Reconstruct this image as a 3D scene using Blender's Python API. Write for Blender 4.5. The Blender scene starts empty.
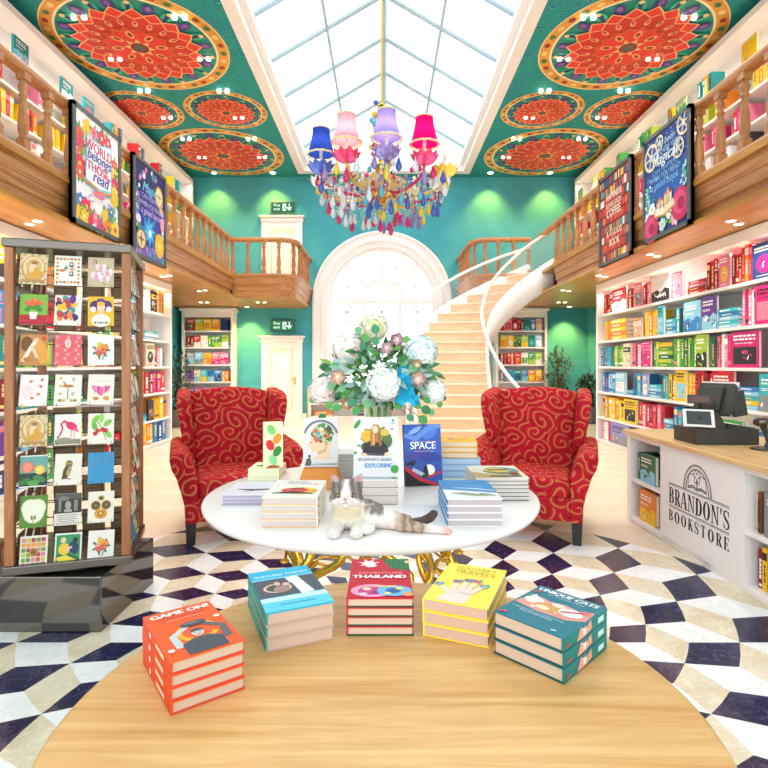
import bpy, math, random
from math import sin, cos, pi, sqrt, atan2, radians
from mathutils import Matrix, Vector
C = bpy.context.scene.collection
S = bpy.context.scene
F, H, CX, CY = 540.0, 1.38, 384.0, 364.0
rnd = random.Random(7)

# ---------------------------------------------------------------- colours
def lin(h):
    if not isinstance(h, str):
        return tuple(h)
    h = h.lstrip('#'); o = []
    for i in (0, 2, 4):
        c = int(h[i:i+2], 16) / 255
        o.append(c/12.92 if c <= .04045 else ((c+.055)/1.055)**2.4)
    return tuple(o)

# ---------------------------------------------------------------- mesh builder
class MB:
    def __init__(s):
        s.v = []; s.f = []; s.c = []; s.sm = []
    def add(s, vs, fs, col='#ffffff', sm=False, T=None):
        b = len(s.v)
        for p in vs:
            p = Vector(p)
            s.v.append(T @ p if T is not None else p)
        c = lin(col)
        for f in fs:
            s.f.append([b+i for i in f]); s.c.append(c); s.sm.append(sm)
        return s
    def box(s, x0, x1, y0, y1, z0, z1, col='#ffffff', T=None):
        vs = [(x, y, z) for z in (z0, z1) for y in (y0, y1) for x in (x0, x1)]
        return s.add(vs, [(0,2,3,1),(4,5,7,6),(0,1,5,4),(2,6,7,3),(0,4,6,2),(1,3,7,5)], col, False, T)
    def poly(s, pts, col='#ffffff', T=None):
        return s.add(pts, [tuple(range(len(pts)))], col, False, T)
    def prism(s, pts, z0, z1, col='#ffffff', T=None, sm=False):
        n = len(pts)
        a = sum(pts[i][0]*pts[(i+1)%n][1]-pts[(i+1)%n][0]*pts[i][1] for i in range(n))
        if a < 0: pts = pts[::-1]
        vs = [(x, y, z0) for x, y in pts] + [(x, y, z1) for x, y in pts]
        s.add(vs, [tuple(range(n))[::-1], tuple(range(n, 2*n))], col, False, T)
        b = len(s.v) - 2*n
        for i in range(n):
            j = (i+1) % n
            s.f.append([b+i, b+j, b+n+j, b+n+i]); s.c.append(lin(col)); s.sm.append(sm)
        return s
    def tube(s, pts, r, col='#ffffff', n=8, T=None, closed=False, caps=True, flat=1.0):
        P = [Vector(p) for p in pts]; m = len(P)
        R = r if isinstance(r, (list, tuple)) else [r]*m
        up = None; rings = []
        for i in range(m):
            t = (P[(i+1) % m] - P[i-1]) if closed else (P[min(i+1, m-1)] - P[max(i-1, 0)])
            t = t.normalized() if t.length > 1e-9 else Vector((0, 0, 1))
            if up is None:
                up = Vector((0, 0, 1)) if abs(t.z) < .9 else Vector((0, 1, 0))
            a = up - t*up.dot(t)
            if a.length < 1e-4: a = t.orthogonal()
            a.normalize(); b = t.cross(a); up = a
            rings.append([P[i] + (a*cos(2*pi*k/n)*flat + b*sin(2*pi*k/n))*R[i] for k in range(n)])
        vs = [p for g in rings for p in g]; fs = []
        for i in range(m if closed else m-1):
            j = (i+1) % m
            for k in range(n):
                l = (k+1) % n
                fs.append((i*n+k, j*n+k, j*n+l, i*n+l)[::-1])
        s.add(vs, fs, col, True, T)
        if caps and not closed:
            b = len(s.v) - len(vs)
            s.f.append([b+k for k in range(n)][::1]); s.c.append(lin(col)); s.sm.append(False)
            s.f.append([b+(m-1)*n+k for k in range(n)][::-1]); s.c.append(lin(col)); s.sm.append(False)
        return s
    def lathe(s, prof, col='#ffffff', n=16, org=(0, 0, 0), T=None, sm=True):
        o = Vector(org); vs = []; fs = []; m = len(prof)
        for r, z in prof:
            for k in range(n):
                a = 2*pi*k/n
                vs.append(o + Vector((r*cos(a), r*sin(a), z)))
        for i in range(m-1):
            for k in range(n):
                l = (k+1) % n
                fs.append((i*n+k, i*n+l, (i+1)*n+l, (i+1)*n+k))
        s.add(vs, fs, col, sm, T)
        b = len(s.v) - len(vs)
        if prof[0][0] > 1e-5:
            s.f.append([b+k for k in range(n)][::-1]); s.c.append(lin(col)); s.sm.append(False)
        if prof[-1][0] > 1e-5:
            s.f.append([b+(m-1)*n+k for k in range(n)]); s.c.append(lin(col)); s.sm.append(False)
        return s
    def ell(s, c, r, col='#ffffff', n=12, m=8, T=None, R=None):
        c = Vector(c); vs = []; fs = []
        if not isinstance(r, (tuple, list)): r = (r, r, r)
        for i in range(m+1):
            p = pi*i/m
            for k in range(n):
                a = 2*pi*k/n
                q = Vector((r[0]*sin(p)*cos(a), r[1]*sin(p)*sin(a), -r[2]*cos(p)))
                vs.append(c + (R @ q if R is not None else q))
        for i in range(m):
            for k in range(n):
                l = (k+1) % n
                fs.append((i*n+k, i*n+l, (i+1)*n+l, (i+1)*n+k))
        return s.add(vs, fs, col, True, T)
    def sweep(s, path, prof, fn, col='#ffffff', closed=False, closedprof=True, sm=False):
        """path: 2-D points (a,b); prof: (offset to the right of the path, c); fn(a,b,c)->xyz"""
        P = [Vector(p) for p in path]; m = len(P); rings = []
        for i in range(m):
            ds = []
            if closed or i > 0: ds.append((P[i]-P[i-1]).normalized())
            if closed or i < m-1: ds.append((P[(i+1) % m]-P[i]).normalized())
            ns = [Vector((d.y, -d.x)) for d in ds]
            nn = sum(ns, Vector((0, 0))).normalized()
            k = 1/max(.35, nn.dot(ns[0]))
            rings.append([fn(P[i].x+nn.x*o*k, P[i].y+nn.y*o*k, c) for o, c in prof])
        q = len(prof); vs = [p for g in rings for p in g]; fs = []
        for i in range(m if closed else m-1):
            j = (i+1) % m
            for k in range(q if closedprof else q-1):
                l = (k+1) % q
                fs.append((i*q+k, i*q+l, j*q+l, j*q+k))
        if closedprof and not closed:
            fs.append(tuple(range(q))[::-1]); fs.append(tuple((m-1)*q+k for k in range(q)))
        return s.add(vs, fs, col, sm)
    def mirror(s):
        s.v = [Vector((-p.x, p.y, p.z)) for p in s.v]; s.f = [f[::-1] for f in s.f]; return s
    def build(s, name, mat, parent=None, bevel=0, sub=0, fix=False, segs=2):
        me = bpy.data.meshes.new(name)
        me.from_pydata([tuple(p) for p in s.v], [], s.f)
        at = me.color_attributes.new('Col', 'FLOAT_COLOR', 'CORNER')
        buf = []; sm = []
        for p in me.polygons:
            c = s.c[p.index]
            buf += [c[0], c[1], c[2], 1.0]*p.loop_total; sm.append(s.sm[p.index])
        at.data.foreach_set('color', buf)
        me.polygons.foreach_set('use_smooth', sm)
        if fix:
            import bmesh
            bm = bmesh.new(); bm.from_mesh(me); bmesh.ops.recalc_face_normals(bm, faces=bm.faces); bm.to_mesh(me); bm.free()
        me.materials.append(M[mat] if isinstance(mat, str) else mat)
        o = bpy.data.objects.new(name, me); C.objects.link(o)
        if parent is not None: o.parent = parent
        if bevel:
            b = o.modifiers.new('bevel', 'BEVEL'); b.width = bevel; b.segments = segs; b.limit_method = 'ANGLE'
        if sub:
            u = o.modifiers.new('sub', 'SUBSURF'); u.levels = sub; u.render_levels = sub
        return o

def tag(o, label=None, cat=None, group=None, kind=None):
    if label: o['label'] = label
    if cat: o['category'] = cat
    if group: o['group'] = group
    if kind: o['kind'] = kind
    return o
def thing(name, label, cat, loc=(0, 0, 0), rot=(0, 0, 0), group=None):
    o = bpy.data.objects.new(name, None); C.objects.link(o)
    o.empty_display_size = .05; o.location = loc; o.rotation_euler = rot
    return tag(o, label, cat, group)
def frame(org, xd, yd):
    x = Vector(xd).normalized(); y = Vector(yd); y = (y-x*y.dot(x)).normalized(); z = x.cross(y); o = Vector(org)
    return Matrix(((x.x, y.x, z.x, o.x), (x.y, y.y, z.y, o.y), (x.z, y.z, z.z, o.z), (0, 0, 0, 1)))
def P(px, py, d):
    return Vector(((px-CX)*d/F, d, H-(py-CY)*d/F))
ORD = ['', 'first', 'second', 'third', 'fourth', 'fifth', 'sixth', 'seventh', 'eighth', 'ninth', 'tenth', 'eleventh', 'twelfth',
       'thirteenth', 'fourteenth', 'fifteenth', 'sixteenth', 'seventeenth', 'eighteenth', 'nineteenth', 'twentieth']
def ordw(i):
    if i <= 20: return ORD[i]
    t = {2: 'twent', 3: 'thirt', 4: 'fort', 5: 'fift', 6: 'sixt'}[i//10]
    return t+'ieth' if i % 10 == 0 else t+'y-'+ORD[i % 10]

# ---------------------------------------------------------------- materials
M = {}
class N:
    def __init__(s, name):
        s.m = bpy.data.materials.new(name); s.m.use_nodes = True; s.t = s.m.node_tree
        s.t.nodes.clear(); s.out = s.t.nodes.new('ShaderNodeOutputMaterial'); M[name] = s.m
    def n(s, typ, **kw):
        o = s.t.nodes.new('ShaderNode'+typ)
        for k, v in kw.items():
            if k.startswith('i_'):
                k = k[2:].replace('_', ' ')
                s.set(o.inputs[k], v)
            elif k.startswith('n') and k[1:].isdigit():
                s.set(o.inputs[int(k[1:])], v)
            else: setattr(o, k, v)
        return o
    def set(s, inp, v):
        if hasattr(v, 'is_output') or isinstance(v, bpy.types.NodeSocket): s.t.links.new(v, inp)
        elif isinstance(v, bpy.types.Node): s.t.links.new(v.outputs[0], inp)
        else: inp.default_value = v
    def bsdf(s, col, rough=.5, metal=0, spec=.5, **kw):
        b = s.n('BsdfPrincipled')
        if isinstance(col, (str, tuple)): b.inputs['Base Color'].default_value = lin(col)+(1,)
        else: s.set(b.inputs['Base Color'], col)
        s.set(b.inputs['Roughness'], rough); b.inputs['Metallic'].default_value = metal
        b.inputs['Specular IOR Level'].default_value = spec
        for k, v in kw.items(): s.set(b.inputs[k.replace('_', ' ')], v)
        s.t.links.new(b.outputs[0], s.out.inputs[0]); return b
    def attr(s): return s.n('Attribute', attribute_name='Col').outputs['Color']
    def math(s, op, a, b=0.0, c=None):
        o = s.n('Math', operation=op); s.set(o.inputs[0], a); s.set(o.inputs[1], b)
        if c is not None: s.set(o.inputs[2], c)
        return o.outputs[0]
    def ramp(s, fac, stops, interp='LINEAR'):
        r = s.n('ValToRGB'); e = r.color_ramp.elements; r.color_ramp.interpolation = interp
        while len(e) < len(stops): e.new(.5)
        for k, (p, c) in enumerate(stops):
            e[k].position = p; e[k].color = lin(c)+(1,)
        s.set(r.inputs[0], fac); return r.outputs[0]
    def mix(s, f, a, b, mode='MIX'):
        o = s.n('Mix', data_type='RGBA', blend_type=mode)
        s.set(o.inputs[0], f)
        for i, v in ((6, a), (7, b)):
            if isinstance(v, (str, tuple)): o.inputs[i].default_value = lin(v)+(1,)
            else: s.set(o.inputs[i], v)
        return o.outputs[2]
    def coord(s, scale=(1, 1, 1), which='Object', rot=(0, 0, 0)):
        c = s.n('TexCoord'); m = s.n('Mapping'); s.t.links.new(c.outputs[which], m.inputs[0])
        m.inputs['Scale'].default_value = scale; m.inputs['Rotation'].default_value = rot; return m.outputs[0]
    def noise(s, v, scale=5, detail=3, rough=.5, dist=0):
        o = s.n('TexNoise'); s.set(o.inputs['Vector'], v); o.inputs['Scale'].default_value = scale
        o.inputs['Detail'].default_value = detail; o.inputs['Roughness'].default_value = rough; o.inputs['Distortion'].default_value = dist
        return o.outputs[0]
    def bump(s, h, strength=.2, dist=.01):
        b = s.n('Bump'); s.set(b.inputs['Height'], h); b.inputs['Strength'].default_value = strength; b.inputs['Distance'].default_value = dist
        return b.outputs[0]

def simple(name, col, rough=.5, metal=0, spec=.5, **kw):
    n = N(name); n.bsdf(n.attr() if col is None else col, rough, metal, spec, **kw); return n
simple('printed', None, .5, 0, .4)
simple('glossy_print', None, .25, 0, .5)
simple('paint_white', '#f4f0ee', .45, 0, .4)
simple('table_white', '#f6f0ee', .22, 0, .4)
simple('paint_attr', None, .4, 0, .4)
simple('gold', '#e8b84a', .22, 1)
simple('chrome', '#c8c8c8', .2, 1)
simple('black_plastic', '#37332f', .42, 0, .5)
simple('dark_frame', '#5a5a58', .5, 0, .4)
simple('rack_metal', '#6e6862', .2, .85)
simple('black_wood', '#232325', .4)
n = N('black_gloss'); n.bsdf('#6f6a64', .07, .85, .6)
simple('crystal', None, .06, 0, .8, Transmission_Weight=.3)
simple('petal', None, .7, 0, .2, Subsurface_Weight=.0)
simple('leaf', None, .5, 0, .4)
n = N('glass')
a = n.n('BsdfTransparent'); a.inputs[0].default_value = (.95, .985, .975, 1); g = n.n('BsdfGlossy'); g.inputs['Roughness'].default_value = .03
fr = n.n('Fresnel'); fr.inputs[0].default_value = 1.25
mx = n.n('MixShader'); n.set(mx.inputs[0], n.math('MULTIPLY', fr.outputs[0], .35)); n.t.links.new(a.outputs[0], mx.inputs[1]); n.t.links.new(g.outputs[0], mx.inputs[2]); n.t.links.new(mx.outputs[0], n.out.inputs[0])
n = N('window_glass')
a = n.n('BsdfTransparent'); d = n.n('BsdfTranslucent'); d.inputs[0].default_value = (.93, .93, .95, 1); m1 = n.n('MixShader'); m1.inputs[0].default_value = .6; n.t.links.new(a.outputs[0], m1.inputs[1]); n.t.links.new(d.outputs[0], m1.inputs[2]); n.t.links.new(m1.outputs[0], n.out.inputs[0])
n = N('skylight_glass')
a = n.n('BsdfTransparent'); a.inputs[0].default_value = (.86, .95, 1, 1); d = n.n('BsdfTranslucent'); d.inputs[0].default_value = (.80, .90, .95, 1); m1 = n.n('MixShader'); m1.inputs[0].default_value = .55; n.t.links.new(a.outputs[0], m1.inputs[1]); n.t.links.new(d.outputs[0], m1.inputs[2]); n.t.links.new(m1.outputs[0], n.out.inputs[0])
simple('bar_grey', '#a9bcc4', .5, 0, .3)
n = N('stair_glass')
a = n.n('BsdfTransparent'); g = n.n('BsdfGlossy'); g.inputs['Roughness'].default_value = .05; d = n.n('BsdfTranslucent'); d.inputs[0].default_value = (.95, .95, .93, 1)
m1 = n.n('MixShader'); m1.inputs[0].default_value = .16; n.t.links.new(a.outputs[0], m1.inputs[1]); n.t.links.new(d.outputs[0], m1.inputs[2])
m2 = n.n('MixShader'); m2.inputs[0].default_value = .04; n.t.links.new(m1.outputs[0], m2.inputs[1]); n.t.links.new(g.outputs[0], m2.inputs[2]); n.t.links.new(m2.outputs[0], n.out.inputs[0])
n = N('vase_glass')
a = n.n('BsdfTransparent'); a.inputs[0].default_value = (.86, .95, .84, 1); g = n.n('BsdfGlossy'); g.inputs['Roughness'].default_value = .03
mx = n.n('MixShader'); mx.inputs[0].default_value = .14; n.t.links.new(a.outputs[0], mx.inputs[1]); n.t.links.new(g.outputs[0], mx.inputs[2]); n.t.links.new(mx.outputs[0], n.out.inputs[0])
n = N('shade_fabric')
d = n.n('BsdfDiffuse'); t = n.n('BsdfTranslucent'); at = n.attr(); n.set(d.inputs[0], at); n.set(t.inputs[0], at)
mx = n.n('MixShader'); mx.inputs[0].default_value = .45; n.t.links.new(d.outputs[0], mx.inputs[1]); n.t.links.new(t.outputs[0], mx.inputs[2]); n.t.links.new(mx.outputs[0], n.out.inputs[0])
def emit(name, col, st):
    n = N(name); e = n.n('Emission'); e.inputs[0].default_value = lin(col)+(1,); e.inputs[1].default_value = st; n.t.links.new(e.outputs[0], n.out.inputs[0])
emit('lamp_glow', '#fff3dc', 6)
emit('sign_glow', '#2f9a5c', .55)
emit('sign_white', '#ffffff', 1.1)
def wood(name, c1, c2, scale, rough=.4, spec=.4):
    n = N(name); v = n.coord(scale)
    a = n.noise(v, 1.0, 6, .6, .8); b = n.noise(v, 4.0, 3, .6, .2)
    f = n.math('ADD', n.math('MULTIPLY', a, .75), n.math('MULTIPLY', b, .25))
    col = n.ramp(f, [(.36, c1), (.64, c2)])
    n.bsdf(col, rough, 0, spec, Normal=n.bump(f, .12, .004))
wood('wood_balcony', '#9a602f', '#cb9460', (14, 1.2, 26))
wood('wood_balcony_x', '#9a602f', '#cb9460', (1.2, 14, 26))
wood('wood_soffit', '#a46a22', '#cc943c', (9, .8, 9), .3)
wood('wood_turned', '#9c6236', '#c48c56', (20, 20, 3))
wood('wood_table', '#cf9552', '#e8bb7e', (1.6, 26, 20), .3)
wood('wood_counter', '#d3a168', '#ecc890', (22, 1.5, 20), .3)
wood('wood_post', '#8d5530', '#b07448', (30, 30, 2.2))
wood('wood_stair', '#eabf94', '#f6d8b4', (2, 14, 14), .3)
wood('stair_tread', '#f6e2c8', '#fff2e0', (2, 14, 14), .25)
n = N('wall_teal'); v = n.coord()
f = n.noise(v, 3.0, 6, .65)
n.bsdf(n.ramp(f, [(.3, '#429faa'), (.7, '#50aeb8')]), .7, 0, .2, Normal=n.bump(n.noise(v, 40, 4), .08, .004))
n = N('floor_cream'); v = n.coord()
b = n.n('TexBrick', i_Scale=1.0); n.set(b.inputs['Vector'], v)
b.inputs['Color1'].default_value = lin('#efd6b4')+(1,); b.inputs['Color2'].default_value = lin('#f4e2c8')+(1,); b.inputs['Mortar'].default_value = lin('#e6cba6')+(1,)
b.inputs['Mortar Size'].default_value = .003; b.inputs['Brick Width'].default_value = 1.6; b.inputs['Row Height'].default_value = .22
f = n.noise(n.coord((1.5, 12, 1)), 2, 4, .6)
n.bsdf(n.mix(n.math('MULTIPLY', f, .35), b.outputs[0], '#fbf0de'), .22, 0, .4)
def marble(name, c1, c2, vein):
    n = N(name); v = n.coord()
    f = n.noise(v, 4, 7, .65, .6); w = n.noise(v, 7, 5, .6, 1.5)
    k = n.math('LESS_THAN', n.math('ABSOLUTE', n.math('SUBTRACT', w, .5)), .012)
    n.bsdf(n.mix(n.math('MULTIPLY', k, .5), n.ramp(f, [(.3, c1), (.7, c2)]), vein), .18, 0, .3)
marble('marble_navy', '#17183a', '#25264c', '#5a6088')
marble('marble_white', '#f3f0ee', '#ffffff', '#dcd6d4')
marble('marble_beige', '#d9c3a0', '#f0e4cf', '#fff6e4')
# red upholstery with gold scrolls
n = N('paisley'); tc = n.n('TexCoord'); sp = n.n('SeparateXYZ'); n.t.links.new(tc.outputs['Object'], sp.inputs[0])
u = n.math('ADD', sp.outputs[0], n.math('MULTIPLY', sp.outputs[1], .62)); w = n.math('ADD', sp.outputs[2], n.math('MULTIPLY', sp.outputs[1], .55))
cb = n.n('CombineXYZ'); n.set(cb.inputs[0], u); n.set(cb.inputs[1], w)
nz = n.n('TexNoise'); n.set(nz.inputs['Vector'], cb.outputs[0]); nz.inputs['Scale'].default_value = 5; nz.inputs['Detail'].default_value = 1
vm = n.n('VectorMath', operation='MULTIPLY_ADD'); n.set(vm.inputs[0], nz.outputs['Color']); vm.inputs[1].default_value = (.10, .10, 0); n.set(vm.inputs[2], cb.outputs[0])
vo = n.n('TexVoronoi', voronoi_dimensions='2D'); n.set(vo.inputs['Vector'], vm.outputs[0]); vo.inputs['Scale'].default_value = 6.0
sc_ = n.n('VectorMath', operation='SCALE'); n.set(sc_.inputs[0], vm.outputs[0]); sc_.inputs['Scale'].default_value = 6.0
po = n.n('VectorMath', operation='SCALE'); n.set(po.inputs[0], vo.outputs['Position']); po.inputs['Scale'].default_value = 6.0
df = n.n('VectorMath', operation='SUBTRACT'); n.set(df.inputs[0], sc_.outputs[0]); n.set(df.inputs[1], po.outputs[0])
s2 = n.n('SeparateXYZ'); n.set(s2.inputs[0], df.outputs[0])
ang = n.math('DIVIDE', n.math('ARCTAN2', s2.outputs[1], s2.outputs[0]), 2*pi)
sign = n.math('SUBTRACT', n.math('MULTIPLY', n.math('GREATER_THAN', n.n('SeparateColor', i_Color=vo.outputs['Color']).outputs[0], .5), 2.0), 1.0)
spi = n.math('FRACT', n.math('ADD', n.math('MULTIPLY', vo.outputs['Distance'], 2.8), n.math('MULTIPLY', ang, sign)))
tri = n.math('ABSOLUTE', n.math('SUBTRACT', spi, .5))
line = n.ramp(tri, [(.09, '#ffffff'), (.14, '#5a5a5a'), (.19, '#000000'), (.27, '#000000'), (.31, '#8a8a8a'), (.36, '#000000')])
fine = n.noise(tc.outputs['Object'], 160, 2)
red = n.ramp(n.noise(tc.outputs['Object'], 9, 2), [(.35, '#a80f28'), (.65, '#c21630')])
n.bsdf(n.mix(n.math('MULTIPLY', line, n.math('ADD', n.math('MULTIPLY', fine, .5), .55)), red, '#cf7f4e'), .85, 0, .15, Normal=n.bump(fine, .15, .002))
# painted ceiling
n = N('ceiling_paint'); v = n.coord()
vo = n.n('TexVoronoi'); n.set(vo.inputs['Vector'], v); vo.inputs['Scale'].default_value = 5.5
r1 = n.math('FRACT', n.math('MULTIPLY', vo.outputs['Distance'], 4.0))
c1 = n.ramp(r1, [(.0, '#1a6f86'), (.3, '#16978a'), (.55, '#2fb096'), (.8, '#2060a0'), (.95, '#62c89a')])
c2 = n.ramp(n.noise(v, 3, 3), [(.42, '#149088'), (.6, '#1c6c9c')])
n.bsdf(n.mix(.22, c1, c2), .7, 0, .2)
# cat coat
n = N('fur'); tc = n.n('TexCoord')
f = n.noise(n.coord((1, 1, 1)), 90, 4, .7); at = n.attr()
n.bsdf(n.mix(n.math('MULTIPLY', f, .22), at, '#8d7a6c'), .95, 0, .1, Normal=n.bump(n.noise(n.coord((60, 60, 200)), 3, 4, .7), .5, .004))

# ---------------------------------------------------------------- flat shapes and text
def circ(x, y, r, ry=None, n=16, rot=0):
    ry = r if ry is None else ry
    return [(x+r*cos(2*pi*k/n)*cos(rot)-ry*sin(2*pi*k/n)*sin(rot), y+r*cos(2*pi*k/n)*sin(rot)+ry*sin(2*pi*k/n)*cos(rot)) for k in range(n)]
def rect(x0, y0, x1, y1): return [(x0, y0), (x1, y0), (x1, y1), (x0, y1)]
def strip(pts, w):
    L = []; R = []; m = len(pts)
    for i in range(m):
        a = Vector(pts[max(i-1, 0)]); b = Vector(pts[min(i+1, m-1)]); d = (b-a).normalized(); nn = Vector((-d.y, d.x))
        ww = w[i] if isinstance(w, (list, tuple)) else w
        p = Vector(pts[i]); L.append(tuple(p+nn*ww/2)); R.append(tuple(p-nn*ww/2))
    return L + R[::-1]
def arcpts(x, y, rx, ry, a0, a1, n=14):
    return [(x+rx*cos(radians(a0+(a1-a0)*k/n)), y+ry*sin(radians(a0+(a1-a0)*k/n))) for k in range(n+1)]
def star(x, y, r, r2, n=8, rot=0):
    return [(x+(r if k % 2 == 0 else r2)*cos(pi*k/n+rot), y+(r if k % 2 == 0 else r2)*sin(pi*k/n+rot)) for k in range(2*n)]
def flower(x, y, r, col, c2='#f6c93e', n=5):
    o = []
    for k in range(n):
        a = 2*pi*k/n+x*31
        o.append((circ(x+r*.55*cos(a), y+r*.55*sin(a), r*.5, r*.38, 10, a), col))
    o.append((circ(x, y, r*.28), c2)); return o
def decal_mb(shapes, T=None, eps=.0004, mb=None):
    mb = mb or MB(); E = .0005
    for pts, col in shapes:
        a = sum(pts[i][0]*pts[(i+1) % len(pts)][1]-pts[(i+1) % len(pts)][0]*pts[i][1] for i in range(len(pts)))
        if a < 0: pts = pts[::-1]
        mb.poly([(x, y, E) for x, y in pts], col, T); E += eps
    return mb
def text_mesh(s, size, col, T, sx=1, sp=1, align='CENTER', shear=0, bold=0):
    cu = bpy.data.curves.new('lettering', 'FONT'); cu.body = s; cu.size = size; cu.align_x = align; cu.space_character = sp
    cu.shear = shear; cu.resolution_u = 3
    ob = bpy.data.objects.new('lettering', cu); C.objects.link(ob)
    dg = bpy.context.evaluated_depsgraph_get(); dg.update()
    me = ob.evaluated_get(dg).to_mesh()
    mb = MB(); K = Matrix.Diagonal((sx, 1, 1, 1))
    for dx in ((-bold, 0, bold) if bold else (0,)):
        mb.add([T @ K @ (v.co+Vector((dx, 0, abs(dx)*.08+dx*.04))) for v in me.vertices], [tuple(p.vertices) for p in me.polygons], col)
    ob.evaluated_get(dg).to_mesh_clear()
    bpy.data.objects.remove(ob); bpy.data.curves.remove(cu)
    return mb
def text(name, s, size, col, T, parent, mat='printed', **kw):
    return text_mesh(s, size, col, T, **kw).build(name, mat, parent)
def TX(x, y, z=.003, rot=0): return Matrix.Translation((x, y, z)) @ Matrix.Rotation(rot, 4, 'Z')
# ================================================================ THE SETTING
import bmesh
def struct(o, label=None):
    o['kind'] = 'structure'
    if label: o['label'] = label
    return o
YB, ZC = 13.8, 6.16
CEIL_W = 85
b = MB(); b.box(-5.6, 5.6, -1.5, 14.2, -.12, 0); struct(b.build('floor', 'floor_cream'), 'cream polished floor')
# tumbling-block marble medallion: rings of rhombi laid around the round table
FC = Vector((-.03, 2.67)); FR = 2.42; NS = 24; s_ = 2*pi/(NS*sqrt(3))
def lp(u, v):
    r = FR*math.exp(u); return (FC.x+r*cos(v), FC.y+r*sin(v))
def dirv(d): return Vector((cos(radians(d)), sin(radians(d))))*s_
e0, e1, e2 = dirv(0), dirv(120), dirv(240)
g1, g2 = dirv(30)*sqrt(3), dirv(90)*sqrt(3)
tiles = {'marble_navy': MB(), 'marble_white': MB(), 'marble_beige': MB()}
for i in range(-22, 4):
    for j in range(0, NS):
        c = g1*i + g2*(j - i//2)
        for mat, a, bb in (('marble_navy', e0, e2), ('marble_white', e0, e1), ('marble_beige', e1, e2)):
            q = [c, c+a, c+a+bb, c+bb]; pts = []
            for k in range(4):
                for t in (0, .5):
                    p = q[k].lerp(q[(k+1) % 4], t); pts.append(lp(min(p.x, 0), p.y))
            if min(p.x for p in q) >= -1e-4: continue
            if sum(pts[k][0]*pts[(k+1) % 8][1]-pts[(k+1) % 8][0]*pts[k][1] for k in range(8)) < 0: pts = pts[::-1]
            tiles[mat].poly([(x, y, .003) for x, y in pts])
for k, nm in enumerate(tiles):
    struct(tiles[nm].build('floor_inlay', nm), ['navy', 'white', 'beige'][k]+' marble rhombus tiles of the round floor medallion')
b = MB(); b.lathe([(FR*math.exp(-21*s_*1.5*.999), 0), (FR*math.exp(-21*s_*1.5), .004), (0, .0041)], '#ffffff', 32, (FC.x, FC.y, 0), sm=False)
struct(b.build('floor_inlay', 'marble_white'))
# walls
WX, WR, WZ = -.05, 1.62, 3.0
b = MB()
out = [(5.25, 0), (5.25, 6.4), (-5.25, 6.4), (-5.25, 0), (WX-WR, 0)]
arch = [(WX-WR*cos(pi*k/32), WZ+WR*sin(pi*k/32)) for k in range(33)]
TXZ = Matrix(((1, 0, 0, 0), (0, 0, 1, 0), (0, 1, 0, 0), (0, 0, 0, 1)))     # (x, z, y)
b.prism(out+arch+[(WX+WR, 0)], YB, YB+.3, T=TXZ)
struct(b.build('wall_back', 'wall_teal', fix=True), 'teal back wall with arched window')
for sgn, nm in ((-1, 'left'), (1, 'right')):
    b = MB(); b.box(5.2, 5.4, -1.5, YB+.3, 0, 6.4)
    if sgn < 0: b.mirror()
    struct(b.build('wall_'+nm, 'wall_teal'))
    b = MB(); b.box(4.16, 5.2, 2.5, 9.64, 0, 2.8)
    if sgn < 0: b.mirror()
    struct(b.build('wall_inner_'+nm, 'wall_teal'))
    b = MB(); b.box(2.1, 5.4, -1.5, YB+.2, ZC, ZC+.15)
    if sgn < 0: b.mirror()
    struct(b.build('ceiling', 'ceiling_paint'), nm+' half of the painted green ceiling')
    b = MB(); b.box(3.0 if sgn > 0 else 2.2, 3.02, YB-.02, YB, 0, .1)
b = MB(); b.box(-2.1, 2.1, 13.45, YB+.2, ZC, ZC+.15); struct(b.build('ceiling', 'ceiling_paint'), 'strip of ceiling behind the skylight')
b = MB(); b.box(-2.1, 2.1, -1.5, 3.0, ZC, ZC+.15); struct(b.build('ceiling', 'ceiling_paint'), 'ceiling in front of the skylight')
for nm, x0, x1 in (('left', -5.2, -1.98), ('right', 1.9, 5.2)):
    b = MB(); b.box(x0, x1, YB-.025, YB, 0, .12); struct(b.build('baseboard_'+nm, 'paint_white'))

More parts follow.
